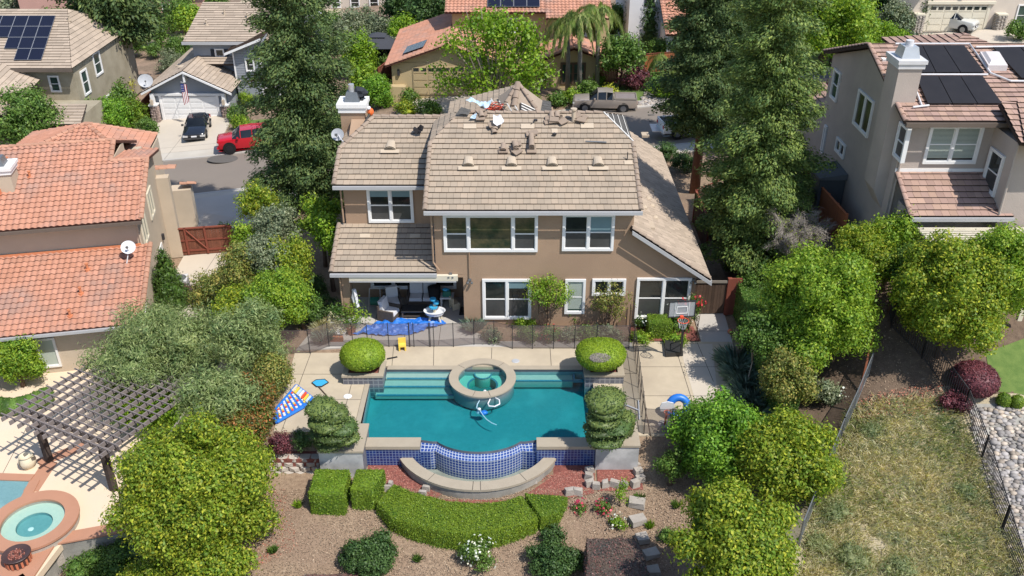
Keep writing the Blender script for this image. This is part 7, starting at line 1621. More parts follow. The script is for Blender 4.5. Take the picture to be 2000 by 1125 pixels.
q = G(1635, 380); cloth('beach_umbrella', 'blue and green beach gear heaped in the side yard of the right house', 'beach gear', [(-.4, -.5), (.4, -.4), (.5, .3), (0, .6), (-.4, .2)], q, lambda x, y, z: (q.x+x, q.y+y, q.z+z), 'plastic_sky', .5, .2, 3, 12); q2 = G(1645, 372); cloth('camping_chair', 'folded royal blue camping chair leaning in the side yard', 'chair', [(-.3, -.3), (.2, -.3), (.3, .3), (-.1, .4)], q2, lambda x, y, z: (q2.x+x, q2.y+y, q2.z+z*1.6), 'plastic_blue', .5, .2, 8, 8)
# ---------------------------------------------------------------- gazebo, fences, far buildings
q = G(742, 130); t = thing('gazebo', q, 'dark grey soft top gazebo in the garden behind the green hedge', 'gazebo'); rw = 2.1
b = MB(); b.lathe([(rw*1.42, 2.3), (rw*.45, 3.0), (rw*.45, 3.1)], tuple(q), 4); b.lathe([(rw*.55, 3.08), (.02, 3.4)], tuple(q), 4); c45 = math.cos(R(45)); b.v = [(q.x+(x-q.x)*c45-(y-q.y)*c45, q.y+(x-q.x)*c45+(y-q.y)*c45, z) for x, y, z in b.v]; b.build('canopy', 'gazebo', t)
for sx in (-1, 1):
    for sy in (-1, 1): MB().tube([q+Vector((sx*rw*.95, sy*rw*.95, 0)), q+Vector((sx*rw*.95, sy*rw*.95, 2.35))], .06, 6).build('post', 'iron', t)
b = MB(); b.box(q.x-1.1, q.x+1.2, q.y-.9, q.y+.9, q.z+.05, q.z+.85, taper=.06); tag(b.build('hot_tub', 'black_plastic'), 'black covered hot tub under the dark gazebo', 'hot tub')
fence('red_fence', 'red board fence beside the tan garage stepping up the lot line', [P(740, 158, -2.4)[:2], P(783, 130, -2.6)[:2], P(790, 80, -2.9)[:2]], 1.9)
fence('red_fence', 'short red fence panel joined to the left of the tan garage', [P(783, 163, -2.3)[:2], P(808, 163, -2.3)[:2]], 1.9)
fence('red_fence', 'long rusty red fence running back beside the grey blue house', [(-32.4, 77.6), (-33.0, 88), (-33.2, 96)], 1.9, 'wood_orange'); fence('red_fence', 'low rusty red fence in front of the yellow bush', [(-36.6, 77.3), (-32.5, 77.8)], 1.7)
fence('red_fence', 'dark red fence in shade between the palms and the burgundy shrub', [P(1158, 163, -1.5)[:2], P(1205, 163, -1.5)[:2]], 1.8)
fence('red_fence', 'orange brown fence in front of the white house', [P(1258, 135, -.9)[:2], P(1318, 135, -.9)[:2]], 1.7, 'wood_orange')
fence('red_fence', 'rusty red zigzag fence behind the round lime shrub at the top right', [P(1700, 48, .6)[:2], P(1735, 40, .6)[:2], P(1750, 15, .6)[:2], P(1768, 20, .6)[:2]], 1.9)
fence('board_fence', 'old grey board fence between the willow like tree and the photinia hedge', [(-13.6, 33.6), (-14.2, 29.4)], 1.9, 'wood_old', 'wood_old', z=lambda x, y: -3.3)
def farhouse(label, x0, x1, y0, y1, z0, z1, m, rm=None):
    H = thing('house', ((x0+x1)/2, (y0+y1)/2, z0), label, 'house'); MB().box(x0, x1, y0, y1, z0, z1).build('wall', m, H)
    if rm: roofpart(H, 'roof', [[(x0-.5, y0-.5, z1-.1), (x1+.5, y0-.5, z1-.1), (x1+.5, (y0+y1)/2, z1+2), (x0-.5, (y0+y1)/2, z1+2)], [(x1+.5, y1+.5, z1-.1), (x0-.5, y1+.5, z1-.1), (x0-.5, (y0+y1)/2, z1+2), (x1+.5, (y0+y1)/2, z1+2)]], rm, row=.45, tw=.9)
    for i in range(3): window(H, frame((0, y0, 0), 0), x0+(x1-x0)*(.15+.3*i), z0+2.2, 1.2, 1.3, 1, .5, 'pane')
farhouse('pink house with a pale tile roof peeping between trees at the top left', -46, -37, 112, 122, -5.5, -.6, 'pinkhouse', MAUVE); farhouse('second pink house at the top edge left of the grey blue house', -58, -50, 110, 118, -6, .6, 'pinkhouse', MAUVE)
farhouse('cream building at the top edge right of the grey blue house', -24, -16, 118, 126, -6, .4, 'stucco_far'); 
# ---------------------------------------------------------------- fences on the slope
def mesh_line(name, label, pts, h, post, pm, panel, bars=False, top=.02, step=2.2):
    pts = [Vector(p) for p in pts]; root = thing(name, (pts[0].x, pts[0].y, gz(pts[0].x, pts[0].y)), label, 'fence')
    for a, b in zip(pts, pts[1:]):
        L = (b-a).length; n = max(1, round(L/step)); g = lambda q: gz(q.x, q.y)
        for i in range(n):
            p, q = a.lerp(b, i/n), a.lerp(b, (i+1)/n); p.z, q.z = g(p), g(q); up = Vector((0, 0, h)); m = MB(); m.tube([p+up, q+up], top, 6); m.build('rail', pm, root); MB().tube([p+Vector((0, 0, .12)), q+Vector((0, 0, .12))], top*.8, 6).build('rail', pm, root)
            if bars:
                m = MB(); k = int((q-p).length/.115)
                for j in range(1, k): s = p.lerp(q, j/k); m.tube([s+Vector((0, 0, .05)), s+up*.99], .016, 4)
                m.build('bars', pm, root)
            else: m = MB(); m.face([p+Vector((0, 0, .02)), q+Vector((0, 0, .02)), q+up, p+up]); m.build('wire_mesh', panel, root)
            m = MB(); m.tube([p-Vector((0, 0, .1)), p+up*1.04], post, 6); m.build('post', pm, root)
        q = b.copy(); q.z = g(q); MB().tube([q-Vector((0, 0, .1)), q+up*1.04], post, 6).build('post', pm, root)
mesh_line('wire_fence', 'dark wire mesh fence running up the slope between the fruit trees and dry grass', [G(1695, 735), G(1640, 862), G(1560, 1065)], 1.1, .035, 'steel', 'net_grey')
tag(MB().tube([G(1678, 770), G(1691, 715)+Vector((0, 0, 1.5))], .045, 6).build('fence_post', 'ball_orange'), 'rusty brown post at the upper end of the wire fence', 'post')
mesh_line('iron_fence', 'dark iron bar fence between the dry grass slope and the river rocks', [G(1736, 610), G(1740, 640), G(1800, 700), G(1880, 810), G(1915, 900), G(1955, 1040), G(1990, 1160)], 1.15, .035, 'iron', None, True, step=2.4)
# ================================================================ VEHICLES
def vehicle(name, label, loc, rz, paint, L, Wd, H, prof, wheel_r=.34, glass_from=1, rim='rim', bed=False, cat='car', extra=None):
    """body lofted from cross sections; prof rows: (y, sill z, belt z, roof z, half width belt, half width roof, kind)
    kind of the strip that follows the row: 'h' bonnet/boot (painted top), 'w' windscreen (glass top), 'r' cabin (painted roof, glass sides)"""
    t = thing(name, loc, label, cat, None, world=False, rz=rz); body, gl = MB(), MB()
    rings = []
    for (y, zs_, zb, zt, hb, ht, k) in prof:
        y -= 0; hw = hb; rings.append([(-hw*.92, y, zs_), (-hw*1.0, y, (zs_+zb)/2), (-hw*.97, y, zb), (-ht, y, zt), (-ht*.5, y, zt+.025), (ht*.5, y, zt+.025), (ht, y, zt), (hw*.97, y, zb), (hw, y, (zs_+zb)/2), (hw*.92, y, zs_)])
    body.sm = True
    for i in range(len(rings)-1):
        a, b = rings[i], rings[i+1]; k = prof[i][6]
        for j in range(9):
            q = [a[j], a[j+1], b[j+1], b[j]][::-1]
            top = j in (3, 4, 5); side = j in (2, 6)
            if (k == 'w' and (top or side)) or (k == 'r' and side): gl.face(q)
            else: body.face(q)
    body.face(rings[0]); body.face(rings[-1][::-1]); body.face([(-Wd*.44, prof[0][0]+.05, .2), (Wd*.44, prof[0][0]+.05, .2), (Wd*.44, prof[-1][0]-.05, .2), (-Wd*.44, prof[-1][0]-.05, .2)])
    import bmesh
    o = body.build('body', paint, t); bm = bmesh.new(); bm.from_mesh(o.data); bmesh.ops.remove_doubles(bm, verts=bm.verts, dist=.002); bmesh.ops.recalc_face_normals(bm, faces=bm.faces); bm.to_mesh(o.data); bm.free()
    md = o.modifiers.new('bevel', 'BEVEL'); md.width = .03; md.segments = 2; md.limit_method = 'ANGLE'; md.angle_limit = R(30)
    gl.build('windows', 'car_glass', t)
    for s in (-1, 1):
        for i, (y, zs_, zb, zt, hb, ht, k) in enumerate(prof[:-1]):     # pillars between side windows
            if k in 'wr' and prof[i+1][6] in 'wr': 
                y2 = prof[i+1]; MB().tube([(s*(y2[4]*.97+.008), y2[0], y2[2]), (s*(y2[5]+.012), y2[0], y2[3]+.004)], .035, 4).build('pillar', paint, t)
    y0, y1 = prof[0][0], prof[-1][0]; fy, ry = y0+L*.19, y1-L*.21
    for y in (fy, ry):
        for s in (-1, 1):
            w = MB(); w.tube([(s*(Wd/2-.2), y, wheel_r), (s*(Wd/2+.015), y, wheel_r)], wheel_r, 20); ty = w.build('wheel', 'tyre', t); b = MB(); b.tube([(s*(Wd/2+.0), y, wheel_r), (s*(Wd/2+.03), y, wheel_r)], wheel_r*.62, 14); b.build('rim', rim, ty)
            b = MB(); b.tube([(s*(Wd/2-.3), y, wheel_r+.02), (s*(Wd/2-.012), y, wheel_r+.02)], wheel_r*1.18, 18); b.build('wheel_arch', 'dark', t)
    for s in (-1, 1):
        b = MB(); b.box(s*Wd*.37-.2, s*Wd*.37+.2, y0-.015, y0+.12, prof[0][2]-.16, prof[0][2]-.02); b.build('headlight', 'lamp_glass', t)
        b = MB(); b.box(s*Wd*.40-.11, s*Wd*.40+.11, y1-.08, y1+.015, prof[-1][2]-.3, prof[-1][2]-.06); b.build('taillight', 'tail_red', t)
        b = MB(); mi = next(i for i, p in enumerate(prof) if p[6] == 'w'); b.box(s*(Wd/2+.1)-.09, s*(Wd/2+.1)+.09, prof[mi][0]+.35, prof[mi][0]+.5, prof[mi][2]+.05, prof[mi][2]+.18); b.build('mirror', paint, t)
    b = MB(); b.box(-Wd*.25, Wd*.25, y0-.02, y0+.02, prof[0][1]+.12, prof[0][2]-.12); b.build('grille', 'dark', t)
    b = MB(); b.box(-.22, .22, y0-.03, y0-.015, prof[0][1]+.15, prof[0][1]+.27); b.build('number_plate', 'plastic_white', t)
    b = MB(); b.box(-Wd*.47, Wd*.47, y0-.04, y0+.1, prof[0][1]-.04, prof[0][1]+.1); b.build('front_bumper', paint, t)
    b = MB(); b.box(-Wd*.47, Wd*.47, y1-.1, y1+.05, prof[-1][1]-.02, prof[-1][1]+.14); b.build('rear_bumper', paint, t)
    return t
SEDAN = [(-2.35, .3, .62, .66, .70, .6, 'h'), (-2.2, .22, .72, .76, .86, .72, 'h'), (-1.2, .2, .88, .93, .91, .74, 'w'), (-.35, .2, .92, 1.38, .92, .60, 'r'), (.35, .2, .93, 1.43, .92, .61, 'r'), (1.15, .2, .95, 1.36, .91, .58, 'w'), (1.95, .22, .96, 1.0, .86, .66, 'h'), (2.3, .3, .88, .92, .78, .62, 'h')]
SUVP = [(-2.35, .45, .9, .95, .78, .68, 'h'), (-2.2, .38, 1.05, 1.1, .92, .78, 'h'), (-1.15, .36, 1.15, 1.2, .94, .8, 'w'), (-.5, .36, 1.18, 1.72, .95, .70, 'r'), (.4, .36, 1.2, 1.78, .95, .72, 'r'), (1.3, .36, 1.22, 1.77, .94, .72, 'r'), (2.15, .36, 1.22, 1.7, .92, .68, 'w'), (2.36, .45, 1.15, 1.2, .88, .8, 'h')]
TRUCK = [(-2.55, .45, .85, .9, .76, .68, 'h'), (-2.4, .4, .98, 1.03, .86, .74, 'h'), (-1.25, .38, 1.05, 1.1, .88, .76, 'w'), (-.6, .38, 1.08, 1.62, .88, .64, 'r'), (.1, .38, 1.08, 1.66, .88, .65, 'r'), (.62, .38, 1.08, 1.6, .88, .64, 'w'), (.74, .38, 1.08, 1.1, .88, .8, 'h'), (2.55, .42, 1.08, 1.1, .86, .8, 'h')]
def gp(px, py, dz=.13): q = G(px, py); return (q.x, q.y, zs(q.x)+dz)
vehicle('parked_car', 'shiny black sedan parked on the driveway of the grey blue house', gp(388, 262), R(10), 'car_black', 4.7, 1.85, 1.43, SEDAN)
vehicle('parked_car', 'bright red off road car half hidden by the redwood on the street', gp(487, 290, .04), R(-76), 'car_red', 4.8, 1.92, 1.8, SUVP, .42, rim='rim_dark')
def pickup(name, label, loc, rz, paint, shell_=False):
    t = vehicle(name, label, loc, rz, paint, 5.1, 1.76, 1.65, TRUCK, .38, rim='rim', cat='pickup truck')
    b = MB(); b.box(-.72, .72, .85, 2.45, 1.06, 1.155); b.build('bed_floor', 'wood_grey' if paint == 'car_silver' else 'dark', t)
    for s in (-1, 1): MB().box(s*.80-.06, s*.80+.06, .78, 2.52, 1.09, 1.22).build('bed_rail', paint, t)
    MB().box(-.8, .8, 2.46, 2.54, .6, 1.22).build('tailgate', paint, t)
    return t
pickup('pickup_truck', 'silver beige pickup truck parked across the street behind the roof', gp(1180, 215, .04), R(-93.5), 'car_silver')
pickup('pickup_truck', 'white work truck with open tailgate behind the redwoods', gp(1352, 262, .04), R(100), 'car_white')
q = gp(1283, 268, .7); b = MB(); b.prism([(q[0]-.5, q[1]-.8), (q[0]+.25, q[1]-.8), (q[0]+.25, q[1]+.8), (q[0]-.5, q[1]+.8)], q[2], q[2]+.06); tag(b.build('ladder_rack', 'metal_light'), 'silver loading ramp sticking out behind the white work truck', 'ramp')
vehicle('parked_car', 'cream and silver estate car with roof rails on the top right driveway', gp(1852, 60), R(50), 'car_cream', 4.75, 1.9, 1.75, SUVP, .38)
vehicle('parked_car', 'dark grey car mostly hidden behind the right house gable', gp(1612, 170, .04), R(80), 'car_grey', 4.7, 1.85, 1.43, SEDAN)
# ================================================================ TREES AND PLANTS
conifer('redwood_tree', 'giant dense dark redwood between the red car and the brown house', (-12.0, 50.8, -2.6), (-11.9, 50.8, 23), 3.5, 'lf_redwood', 150000, seed=1, size=.18, low=.02, shape=.55)
conifer('redwood_tree', 'redwood with a bare reddish trunk behind the yellow bush at the top left', (-36.6, 86.5, -4.6), (-38.2, 86.5, 12.5), 5.2, 'lf_redwood', 36000, seed=2, size=.42, low=.3, shape=.42)
conifer('redwood_tree', 'tall redwood right of the white work truck, the farther of two in the middle right', (11.7, 54.0, -1.2), (11.6, 54.0, 23), 3.3, 'lf_redwood', 110000, seed=3, size=.19, low=.17, shape=.6)
conifer('redwood_tree', 'nearest huge redwood beside the pinkish grey house wall', (11.9, 40.6, .6), (11.6, 41.0, 20.5), 3.0, 'lf_redwood2', 150000, seed=4, size=.155, low=.02, shape=.55)
conifer('redwood_tree', 'third redwood top showing between the two larger redwoods and the magnolia', (16.6, 61, -.8), (16.4, 61, 21), 3.0, 'lf_redwood2', 34000, seed=5, size=.3, low=.1, shape=.6)
# --- lower left garden
kw = dict(asp=.22, drop=.6)
ptree('willow_tree', 'broad feathery grey green tree hanging over the wooden pergola', 'tree', 335, 700, 2.6, 138, 'lf_willow', 60000, asp_z=.72, asp_y=.8, size=.19, nclump=44, k=.3, seed=3, **kw)
ptree('willow_tree', 'smaller feathery grey green tree behind the old grey board fence', 'tree', 488, 655, 2.0, 62, 'lf_willow', 22000, asp_z=1.0, size=.17, nclump=22, k=.36, seed=5, **kw)
ptree('willow_tree', 'feathery tree at the photinia end of the lot line, lowest of the three', 'tree', 425, 775, 2.0, 62, 'lf_willow', 17000, asp_z=.8, size=.17, nclump=20, k=.36, seed=6, **kw)
ptree('vine_shrub', 'vivid green small leaved shrub at the right corner of the pergola', 'shrub', 315, 800, 1.3, 88, 'lf_lime', 19000, asp_z=.45, asp_y=.6, size=.10, nclump=20, seed=7)
ptree('broadleaf_tree', 'big yellow green tree in front of the pergola at the lower left', 'tree', 375, 965, 2.3, 138, 'lf_yellowgreen', 78000, asp_z=.98, asp_y=.85, size=.115, nclump=66, k=.27, seed=12, fuzz=.25)
ptree('broadleaf_tree', 'yellow green side tree growing against the photinia hedge at lower left', 'tree', 462, 905, 1.6, 60, 'lf_yellowgreen', 18000, asp_z=1.2, size=.11, nclump=22, k=.34, seed=9)
for i, (px, py, r, h, lf, lb) in enumerate(((530, 728, 32, 1.2, 'lf_tipred', 'uppermost part of the red tipped photinia screen beside the pool deck'), (493, 778, 40, 1.4, 'lf_photinia', 'red tipped photinia next to the pool lounger'), (476, 836, 46, 1.5, 'lf_photinia', 'reddest photinia beside the small red maple'), (466, 885, 40, 1.3, 'lf_tipred', 'lowest red tipped photinia above the yellow green tree'))):
    ptree('photinia_shrub', lb, 'shrub', px, py, h, r, lf, 13000, asp_z=.95, size=.10, nclump=22, k=.36, seed=20+i, group='photinia screen', fuzz=.2)
cone_tree('cypress_tree', 'bright green cone shaped cypress beside the air conditioner', P(338, 602, -3.9), 3.7, 1.0, 'lf_cypress', 11000, .10, 3)
cone_tree('cypress_tree', 'narrow green cypress rising out of the feathery trees', P(462, 765, -3.9), 4.6, .62, 'lf_cypress', 11000, .09, 5)
bush('purple_bush', 'round dull purple bush in front of the air conditioner', 'shrub', P(373, 590, -3.9), .55, .55, .62, 'lf_plum', 3500, .07)
rows = [(425, 575, 48, 1.7, 'lf_tipred', 'brownish yellow shrub nearest the neighbour air conditioner', 1.), (470, 530, 42, 2.2, 'lf_tipred', 'tall brownish yellow shrub beside the pale side path', 1.2), (468, 600, 46, 1.6, 'lf_yellowgreen', 'yellow shrub above the smaller feathery tree', .9), (545, 580, 58, 2.0, 'lf_bright', 'vivid yellow green tree beside the patio pots', 1.), (560, 510, 44, 2.4, 'lf_yellowgreen', 'yellow green tree in the lot line row left of the patio roof', 1.1), (515, 500, 45, 2.6, 'lf_grey', 'grey twiggy shrub in the middle of the lot line row', 1.), (540, 440, 40, 2.6, 'lf_grey', 'grey green shrub level with the wooden gate', 1.), (505, 400, 32, 2.4, 'lf_yellowgreen', 'yellowish shrub at the street end of the lot line row', 1.3), (478, 470, 24, 1.8, 'lf_bright', 'small upright green shrub right of the wooden gate', 1.6), (592, 600, 30, 1.2, 'lf_mid', 'dark green shrub in the shade left of the patio', .8)]
for i, (px, py, r, h, lf, lb, az) in enumerate(rows): ptree('lot_line_shrub', lb, 'shrub', px, py, h, r, lf, int(5.2*r*r), asp_z=az, size=.11, nclump=24, k=.34, seed=40+i, group='shrubs between the two left lots', fuzz=.22)
pbush('creeping_vine', 'green creeper spilling over the wooden gate', 'vine', 445, 452, 26, 'lf_mid', 2200, .6, .4, size=.12)
ptree('leafy_tree', 'pale green young leafy tree at the left corner of the brown house roof', 'tree', 640, 455, 3.2, 26, 'lf_lime', 2600, asp_z=1.6, size=.15, nclump=12, k=.36, seed=60, thick=.7, core=0)
ptree('leafy_tree', 'dark green leafy tree in the shade left of the left wing', 'tree', 625, 425, 2.8, 36, 'lf_bright', 5500, asp_z=1.3, size=.14, nclump=18, k=.36, seed=61)
pbush('shade_shrub', 'low dark shrub at the foot of the patio pillar', 'shrub', 630, 605, 32, 'lf_dark', 4200, .6, 1, size=.09, seed=5); pbush('shade_shrub', 'dark shrub against the side wall above the patio pillar', 'shrub', 612, 560, 24, 'lf_dark', 2500, .8, 1, size=.09, seed=6)
ptree('ivy_shrub', 'dense ivy mass on the wall left of the neighbour window', 'shrub', 28, 705, 1.6, 58, 'lf_bright', 15000, asp_z=.8, asp_y=.5, size=.12, nclump=24, k=.3, seed=62)
q = P(50, 800, -3.9)
m = MB()
for a in np.linspace(R(200), R(330), 12): m.blob((q.x-.6+1.6*math.cos(a), q.y+1.3+1.6*math.sin(a), -3.5), (.45, .45, .42), int(a*10), .08, 2)
clipped('low_hedge', 'low rounded hedge curving round the left corner of the pergola', 'hedge', m, 'lf_mid', 9000, .07, .6)
pbush('ground_shrub', 'sprawling low green shrub below the stained retaining wall', 'shrub', 215, 1105, 62, 'lf_mid', 9000, .55, .8, size=.09, nclump=18, seed=71); pbush('ground_shrub', 'low yellowish green shrub at the lower edge under the stained wall', 'shrub', 300, 1120, 50, 'lf_yellowgreen', 6000, .5, .8, size=.09, nclump=14, seed=72); pbush('ground_shrub', 'dark shrub in the shade below the big yellow green tree', 'shrub', 290, 1060, 62, 'lf_dark', 7000, .5, .8, size=.09, nclump=14, seed=73)
ptree('broadleaf_tree', 'low yellow green tree at the bottom edge below the big yellow green tree', 'tree', 420, 1100, 1.0, 58, 'lf_yellowgreen', 12000, asp_z=.8, size=.11, nclump=20, seed=74)
# --- front garden
ptree('maple_shrub', 'small dark red japanese maple above the grey block wall', 'shrub', 548, 864, .55, 20, 'lf_purple', 2600, asp_z=1., size=.07, nclump=12, seed=80, thick=.6)
pbush('shade_shrub', 'small dark sprig beside the leaning topiary', 'shrub', 590, 862, 20, 'lf_dark', 1300, .8, 1, size=.07, seed=81)
pbush('juniper_bush', 'dark green spreading bush at the lower edge left of the white roses', 'shrub', 720, 1090, 50, 'lf_dark', 17000, .62, .95, size=.085, nclump=26, seed=82, k=.3); pbush('juniper_bush', 'dark green bush beside the purple hedge block', 'shrub', 1085, 1095, 48, 'lf_dark', 14000, .62, .95, size=.085, nclump=24, seed=83, k=.3)
pbush('juniper_bush', 'small dark sprig above the dark bush beside the purple hedge', 'shrub', 1078, 1045, 22, 'lf_dark', 1600, .7, .8, size=.08, seed=84)
pbush('rose_bush', 'white flowering rose bush below the curved hedge', 'rose bush', 932, 1085, 30, 'lf_mid', 3200, .8, .9, size=.075, seed=85, extra=('lf_white', 170, .085, 'flowers')); pbush('rose_bush', 'low rose with red blooms, nearest the end of the curved hedge', 'rose bush', 1133, 992, 13, 'lf_mid', 350, .6, .9, size=.06, seed=86, extra=('lf_pinkred', 22, .09, 'flowers')); pbush('rose_bush', 'low rose with pink red blooms under the young lemon shoot', 'rose bush', 1178, 990, 17, 'lf_mid', 500, .6, .9, size=.06, seed=87, extra=('lf_pinkred', 22, .09, 'flowers'))
pbush('green_plant', 'bright green leafy plant with white flowers beside the stepping stones', 'plant', 1206, 1022, 15, 'lf_lime', 700, .7, .9, size=.06, seed=88, extra=('lf_white', 16, .07, 'flowers'))
q = G(1212, 985); ptree('young_tree', 'thin yellow green sapling in front of the right mulch bed', 'sapling', 1212, 962, .7, 13, 'lf_lime', 480, asp_z=2.2, size=.08, nclump=8, tr=.02, seed=89, core=0, thick=.8)
for i, (px, py, lb) in enumerate(((583, 990, 'green weed tuft left of the tall cube hedge'), (537, 1012, 'small weed tuft in the open mulch'), (534, 1078, 'green weed tuft in the lower mulch left of the dark bush'), (1268, 1030, 'bright green grassy tuft right of the stepping stones'), (1320, 990, 'dark green strappy tuft in the shade of the fruit trees'), (815, 1095, 'thin twiggy sprig at the bottom edge'), (1250, 975, 'small grassy plant beside the edging stones'))):
    tuft(lb, G(px, py), .28, .28, 'lf_lime' if i in (3, 0) else 'lf_mid', 150, wid=.03, group='weed tufts in the mulch')
# --- plants against the house
def crape(label, base, c, rx, rz, n, lf='lf_bright', trunk='bark', stems=4, seed=1, tr=.03, size=.1): return tree('crape_myrtle', label, 'small tree', base, c, rx, rx*.5, rz, lf, n, size=size, nclump=16, trunk=trunk, tr=tr, seed=seed, core=0, thick=.9, fuzz=.3, stems=stems, lm=5)
crape('multi stemmed small tree with yellow green crown between the two lower windows', (1.55, 35.6, 0), (1.65, 35.5, 2.05), .95, .75, 2600, seed=3); crape('sparse multi stemmed small tree in front of the small horizontal window', (4.35, 35.6, 0), (4.4, 35.5, 1.6), .85, 1.0, 1500, 'lf_tipred', seed=4, stems=5)
for px, py, r, lf, az, lb, ex in ((992, 622, 16, 'lf_mid', 1.1, 'dark leafy rose bush under the left lower window', None), (1022, 628, 20, 'lf_bright', .6, 'low yellow green shrub under the left lower window', None), (1030, 655, 20, 'lf_mid', .8, 'shrub behind the mesh fence left of the gate post', None), (1075, 655, 20, 'lf_mid', .8, 'shrub with red flowers behind the mesh fence', 'r'), (1115, 655, 18, 'lf_grey', .8, 'grey green shrub behind the mesh fence', None), (1118, 622, 16, 'lf_mid', 1.2, 'green shrub below the tall narrow window', None), (1150, 652, 22, 'lf_mid', .8, 'low shrub behind the mesh fence right of the narrow window', None), (1165, 622, 14, 'lf_bright', .8, 'small shrub at the foot of the sparse tree', None), (1205, 620, 14, 'lf_mid', 1.2, 'leafy shrub at the right foot of the sparse tree', None), (1233, 612, 11, 'lf_mid', 2.2, 'thin upright shrub left of the right lower window', None), (1190, 655, 22, 'lf_grey', .8, 'pale shrub behind the mesh fence near the planter', None), (1253, 630, 15, 'lf_mid', 1., 'rose bush left of the boxwood cube', 'w'), (1251, 656, 20, 'lf_bright', .5, 'low bright shrub in front of the rose left of the boxwood cube', None), (1320, 635, 22, 'lf_mid', 1.1, 'rose bush right of the boxwood cube under the hoop', 'w'), (1318, 656, 22, 'lf_bright', .45, 'low green shrub right of the boxwood cube', None), (960, 655, 20, 'lf_grey', .7, 'greyish shrub behind the mesh fence by the patio', None)):
    q = G(px, py+r*.6); rr = r*dep(*q)/F; bush('house_shrub', lb, 'shrub', (q.x, q.y, gz(q.x, q.y)), rr, rr*.8, rr*az, lf, int(900*az)+500, .085, seed=px, extra=None if not ex else ('lf_red' if ex == 'r' else 'lf_white', 12, .09, 'flowers'))
crape('tall climbing rose with red blooms at the right corner of the brown house', (8.35, 35.5, 0), (8.2, 35.45, 1.25), .38, .85, 900, 'lf_mid', seed=9, stems=2, size=.09)
q = PY(1352, 587, 35.4); p, d = shell([(q.x, q.y, q.z, .4, .2, .06)], 26, .3, .3); tag(leafmesh('rose_blooms', p, d, .11, .9, 'lf_red', None, 0, None, .8, tuple(q)), 'cluster of red rose blooms at the top of the climbing rose', 'flowers')
tuft('silvery straw grass clump at the patio corner behind the mesh fence', P(925, 645), .65, .6, 'lf_bluegrass', 600, wid=.018, group='grass clumps by the fence'); tuft('straw grass clump between shrubs behind the mesh fence', P(1175, 655), .5, .5, 'lf_bluegrass', 300, wid=.018, group='grass clumps by the fence')
for i, (px, py, lb) in enumerate(((1437, 715, 'uppermost grey green grass clump beside the court'), (1450, 745, 'second grey green grass clump down the court edge'), (1462, 778, 'third grey green grass clump down the court edge'), (1475, 810, 'lowest grey green grass clump near the citrus tree'))):
    tuft(lb, G(px, py), 1.1, .8, 'lf_bluegrass', 1100, wid=.02, group='grass clumps beside the court')
# --- right side
ptree('citrus_tree', 'bright green citrus tree in front of the concrete court', 'tree', 1402, 858, 1.7, 82, 'lf_citrus', 42000, asp_z=1.15, size=.12, nclump=44, k=.28, seed=100, fuzz=.28)
ptree('citrus_tree', 'yellow leaved citrus tree against the wire fence, middle of three', 'tree', 1540, 900, 1.7, 88, 'lf_yellowgreen', 40000, asp_z=.95, size=.12, nclump=40, k=.28, seed=101, fuzz=.28)
ptree('citrus_tree', 'yellow green citrus tree at the bottom edge, nearest of three', 'tree', 1445, 1062, 1.7, 106, 'lf_yellowgreen', 50000, asp_z=.85, size=.12, nclump=48, k=.26, seed=102, fuzz=.28)
ptree('small_tree', 'small dark tree in the shade left of the citrus trees', 'tree', 1310, 910, .9, 30, 'lf_mid', 2600, asp_z=1., size=.09, nclump=12, seed=103, thick=.7)
pbush('shade_shrub', 'low green plant under the nearest citrus tree', 'shrub', 1310, 1050, 20, 'lf_mid', 900, .6, 1, size=.08, seed=104)
ptree('crape_myrtle', 'round pale green crape myrtle with smooth forked trunk by the slope', 'tree', 1537, 742, 1.9, 46, 'lf_tipred', 11000, asp_z=1.15, size=.10, nclump=20, k=.34, seed=105, trunk='bark_pale', tr=.07, fuzz=.25, core=.5)
for i, (px, py, h) in enumerate(((1478, 650, 2.8), (1500, 670, 2.6))): ptree('crape_myrtle', ('thin shaded tree behind the side hedge, farther of two', 'thin shaded tree behind the side hedge, nearer of two')[i], 'tree', px, py, h, 34, 'lf_mid', 4500, asp_z=1.2, size=.11, nclump=14, seed=106+i, trunk='bark_pale', tr=.05, thick=.8, core=0)
ptree('shade_tree', 'large bright green round tree between the court and the shaded path', 'tree', 1608, 598, 3.2, 108, 'lf_bright', 72000, asp_z=1.02, size=.12, nclump=52, k=.27, seed=110, fuzz=.22)
ptree('shade_tree', 'large yellow green tree in front of the iron fence at the right', 'tree', 1862, 575, 2.9, 98, 'lf_yellowgreen', 60000, asp_z=1.22, size=.12, nclump=50, k=.27, seed=111, fuzz=.22)
ptree('shade_tree', 'green tree at the right edge behind the yellow green tree', 'tree', 1960, 530, 3.2, 82, 'lf_bright', 38000, asp_z=1.2, size=.12, nclump=36, k=.3, seed=112, fuzz=.22)
ptree('shade_tree', 'yellowish thin tree behind the large bright green tree', 'tree', 1690, 490, 2.6, 60, 'lf_yellowgreen', 15000, asp_z=.9, size=.11, nclump=24, seed=113, thick=.8, core=.5, fuzz=.3)
ptree('shade_tree', 'thin greenish tree in front of the black barbecue', 'tree', 1748, 460, 2.6, 42, 'lf_bright', 7500, asp_z=1., size=.11, nclump=18, seed=114, thick=.9, core=0, fuzz=.3)
ptree('shade_tree', 'dark green tree behind the fence gap on the right slope', 'tree', 1760, 520, 2.2, 40, 'lf_mid', 6000, asp_z=1., size=.11, nclump=18, seed=115)
ptree('shade_tree', 'dull green tree left of the bare grey tree', 'tree', 1480, 545, 1.6, 40, 'lf_mid', 6500, asp_z=.8, size=.11, nclump=16, seed=116)
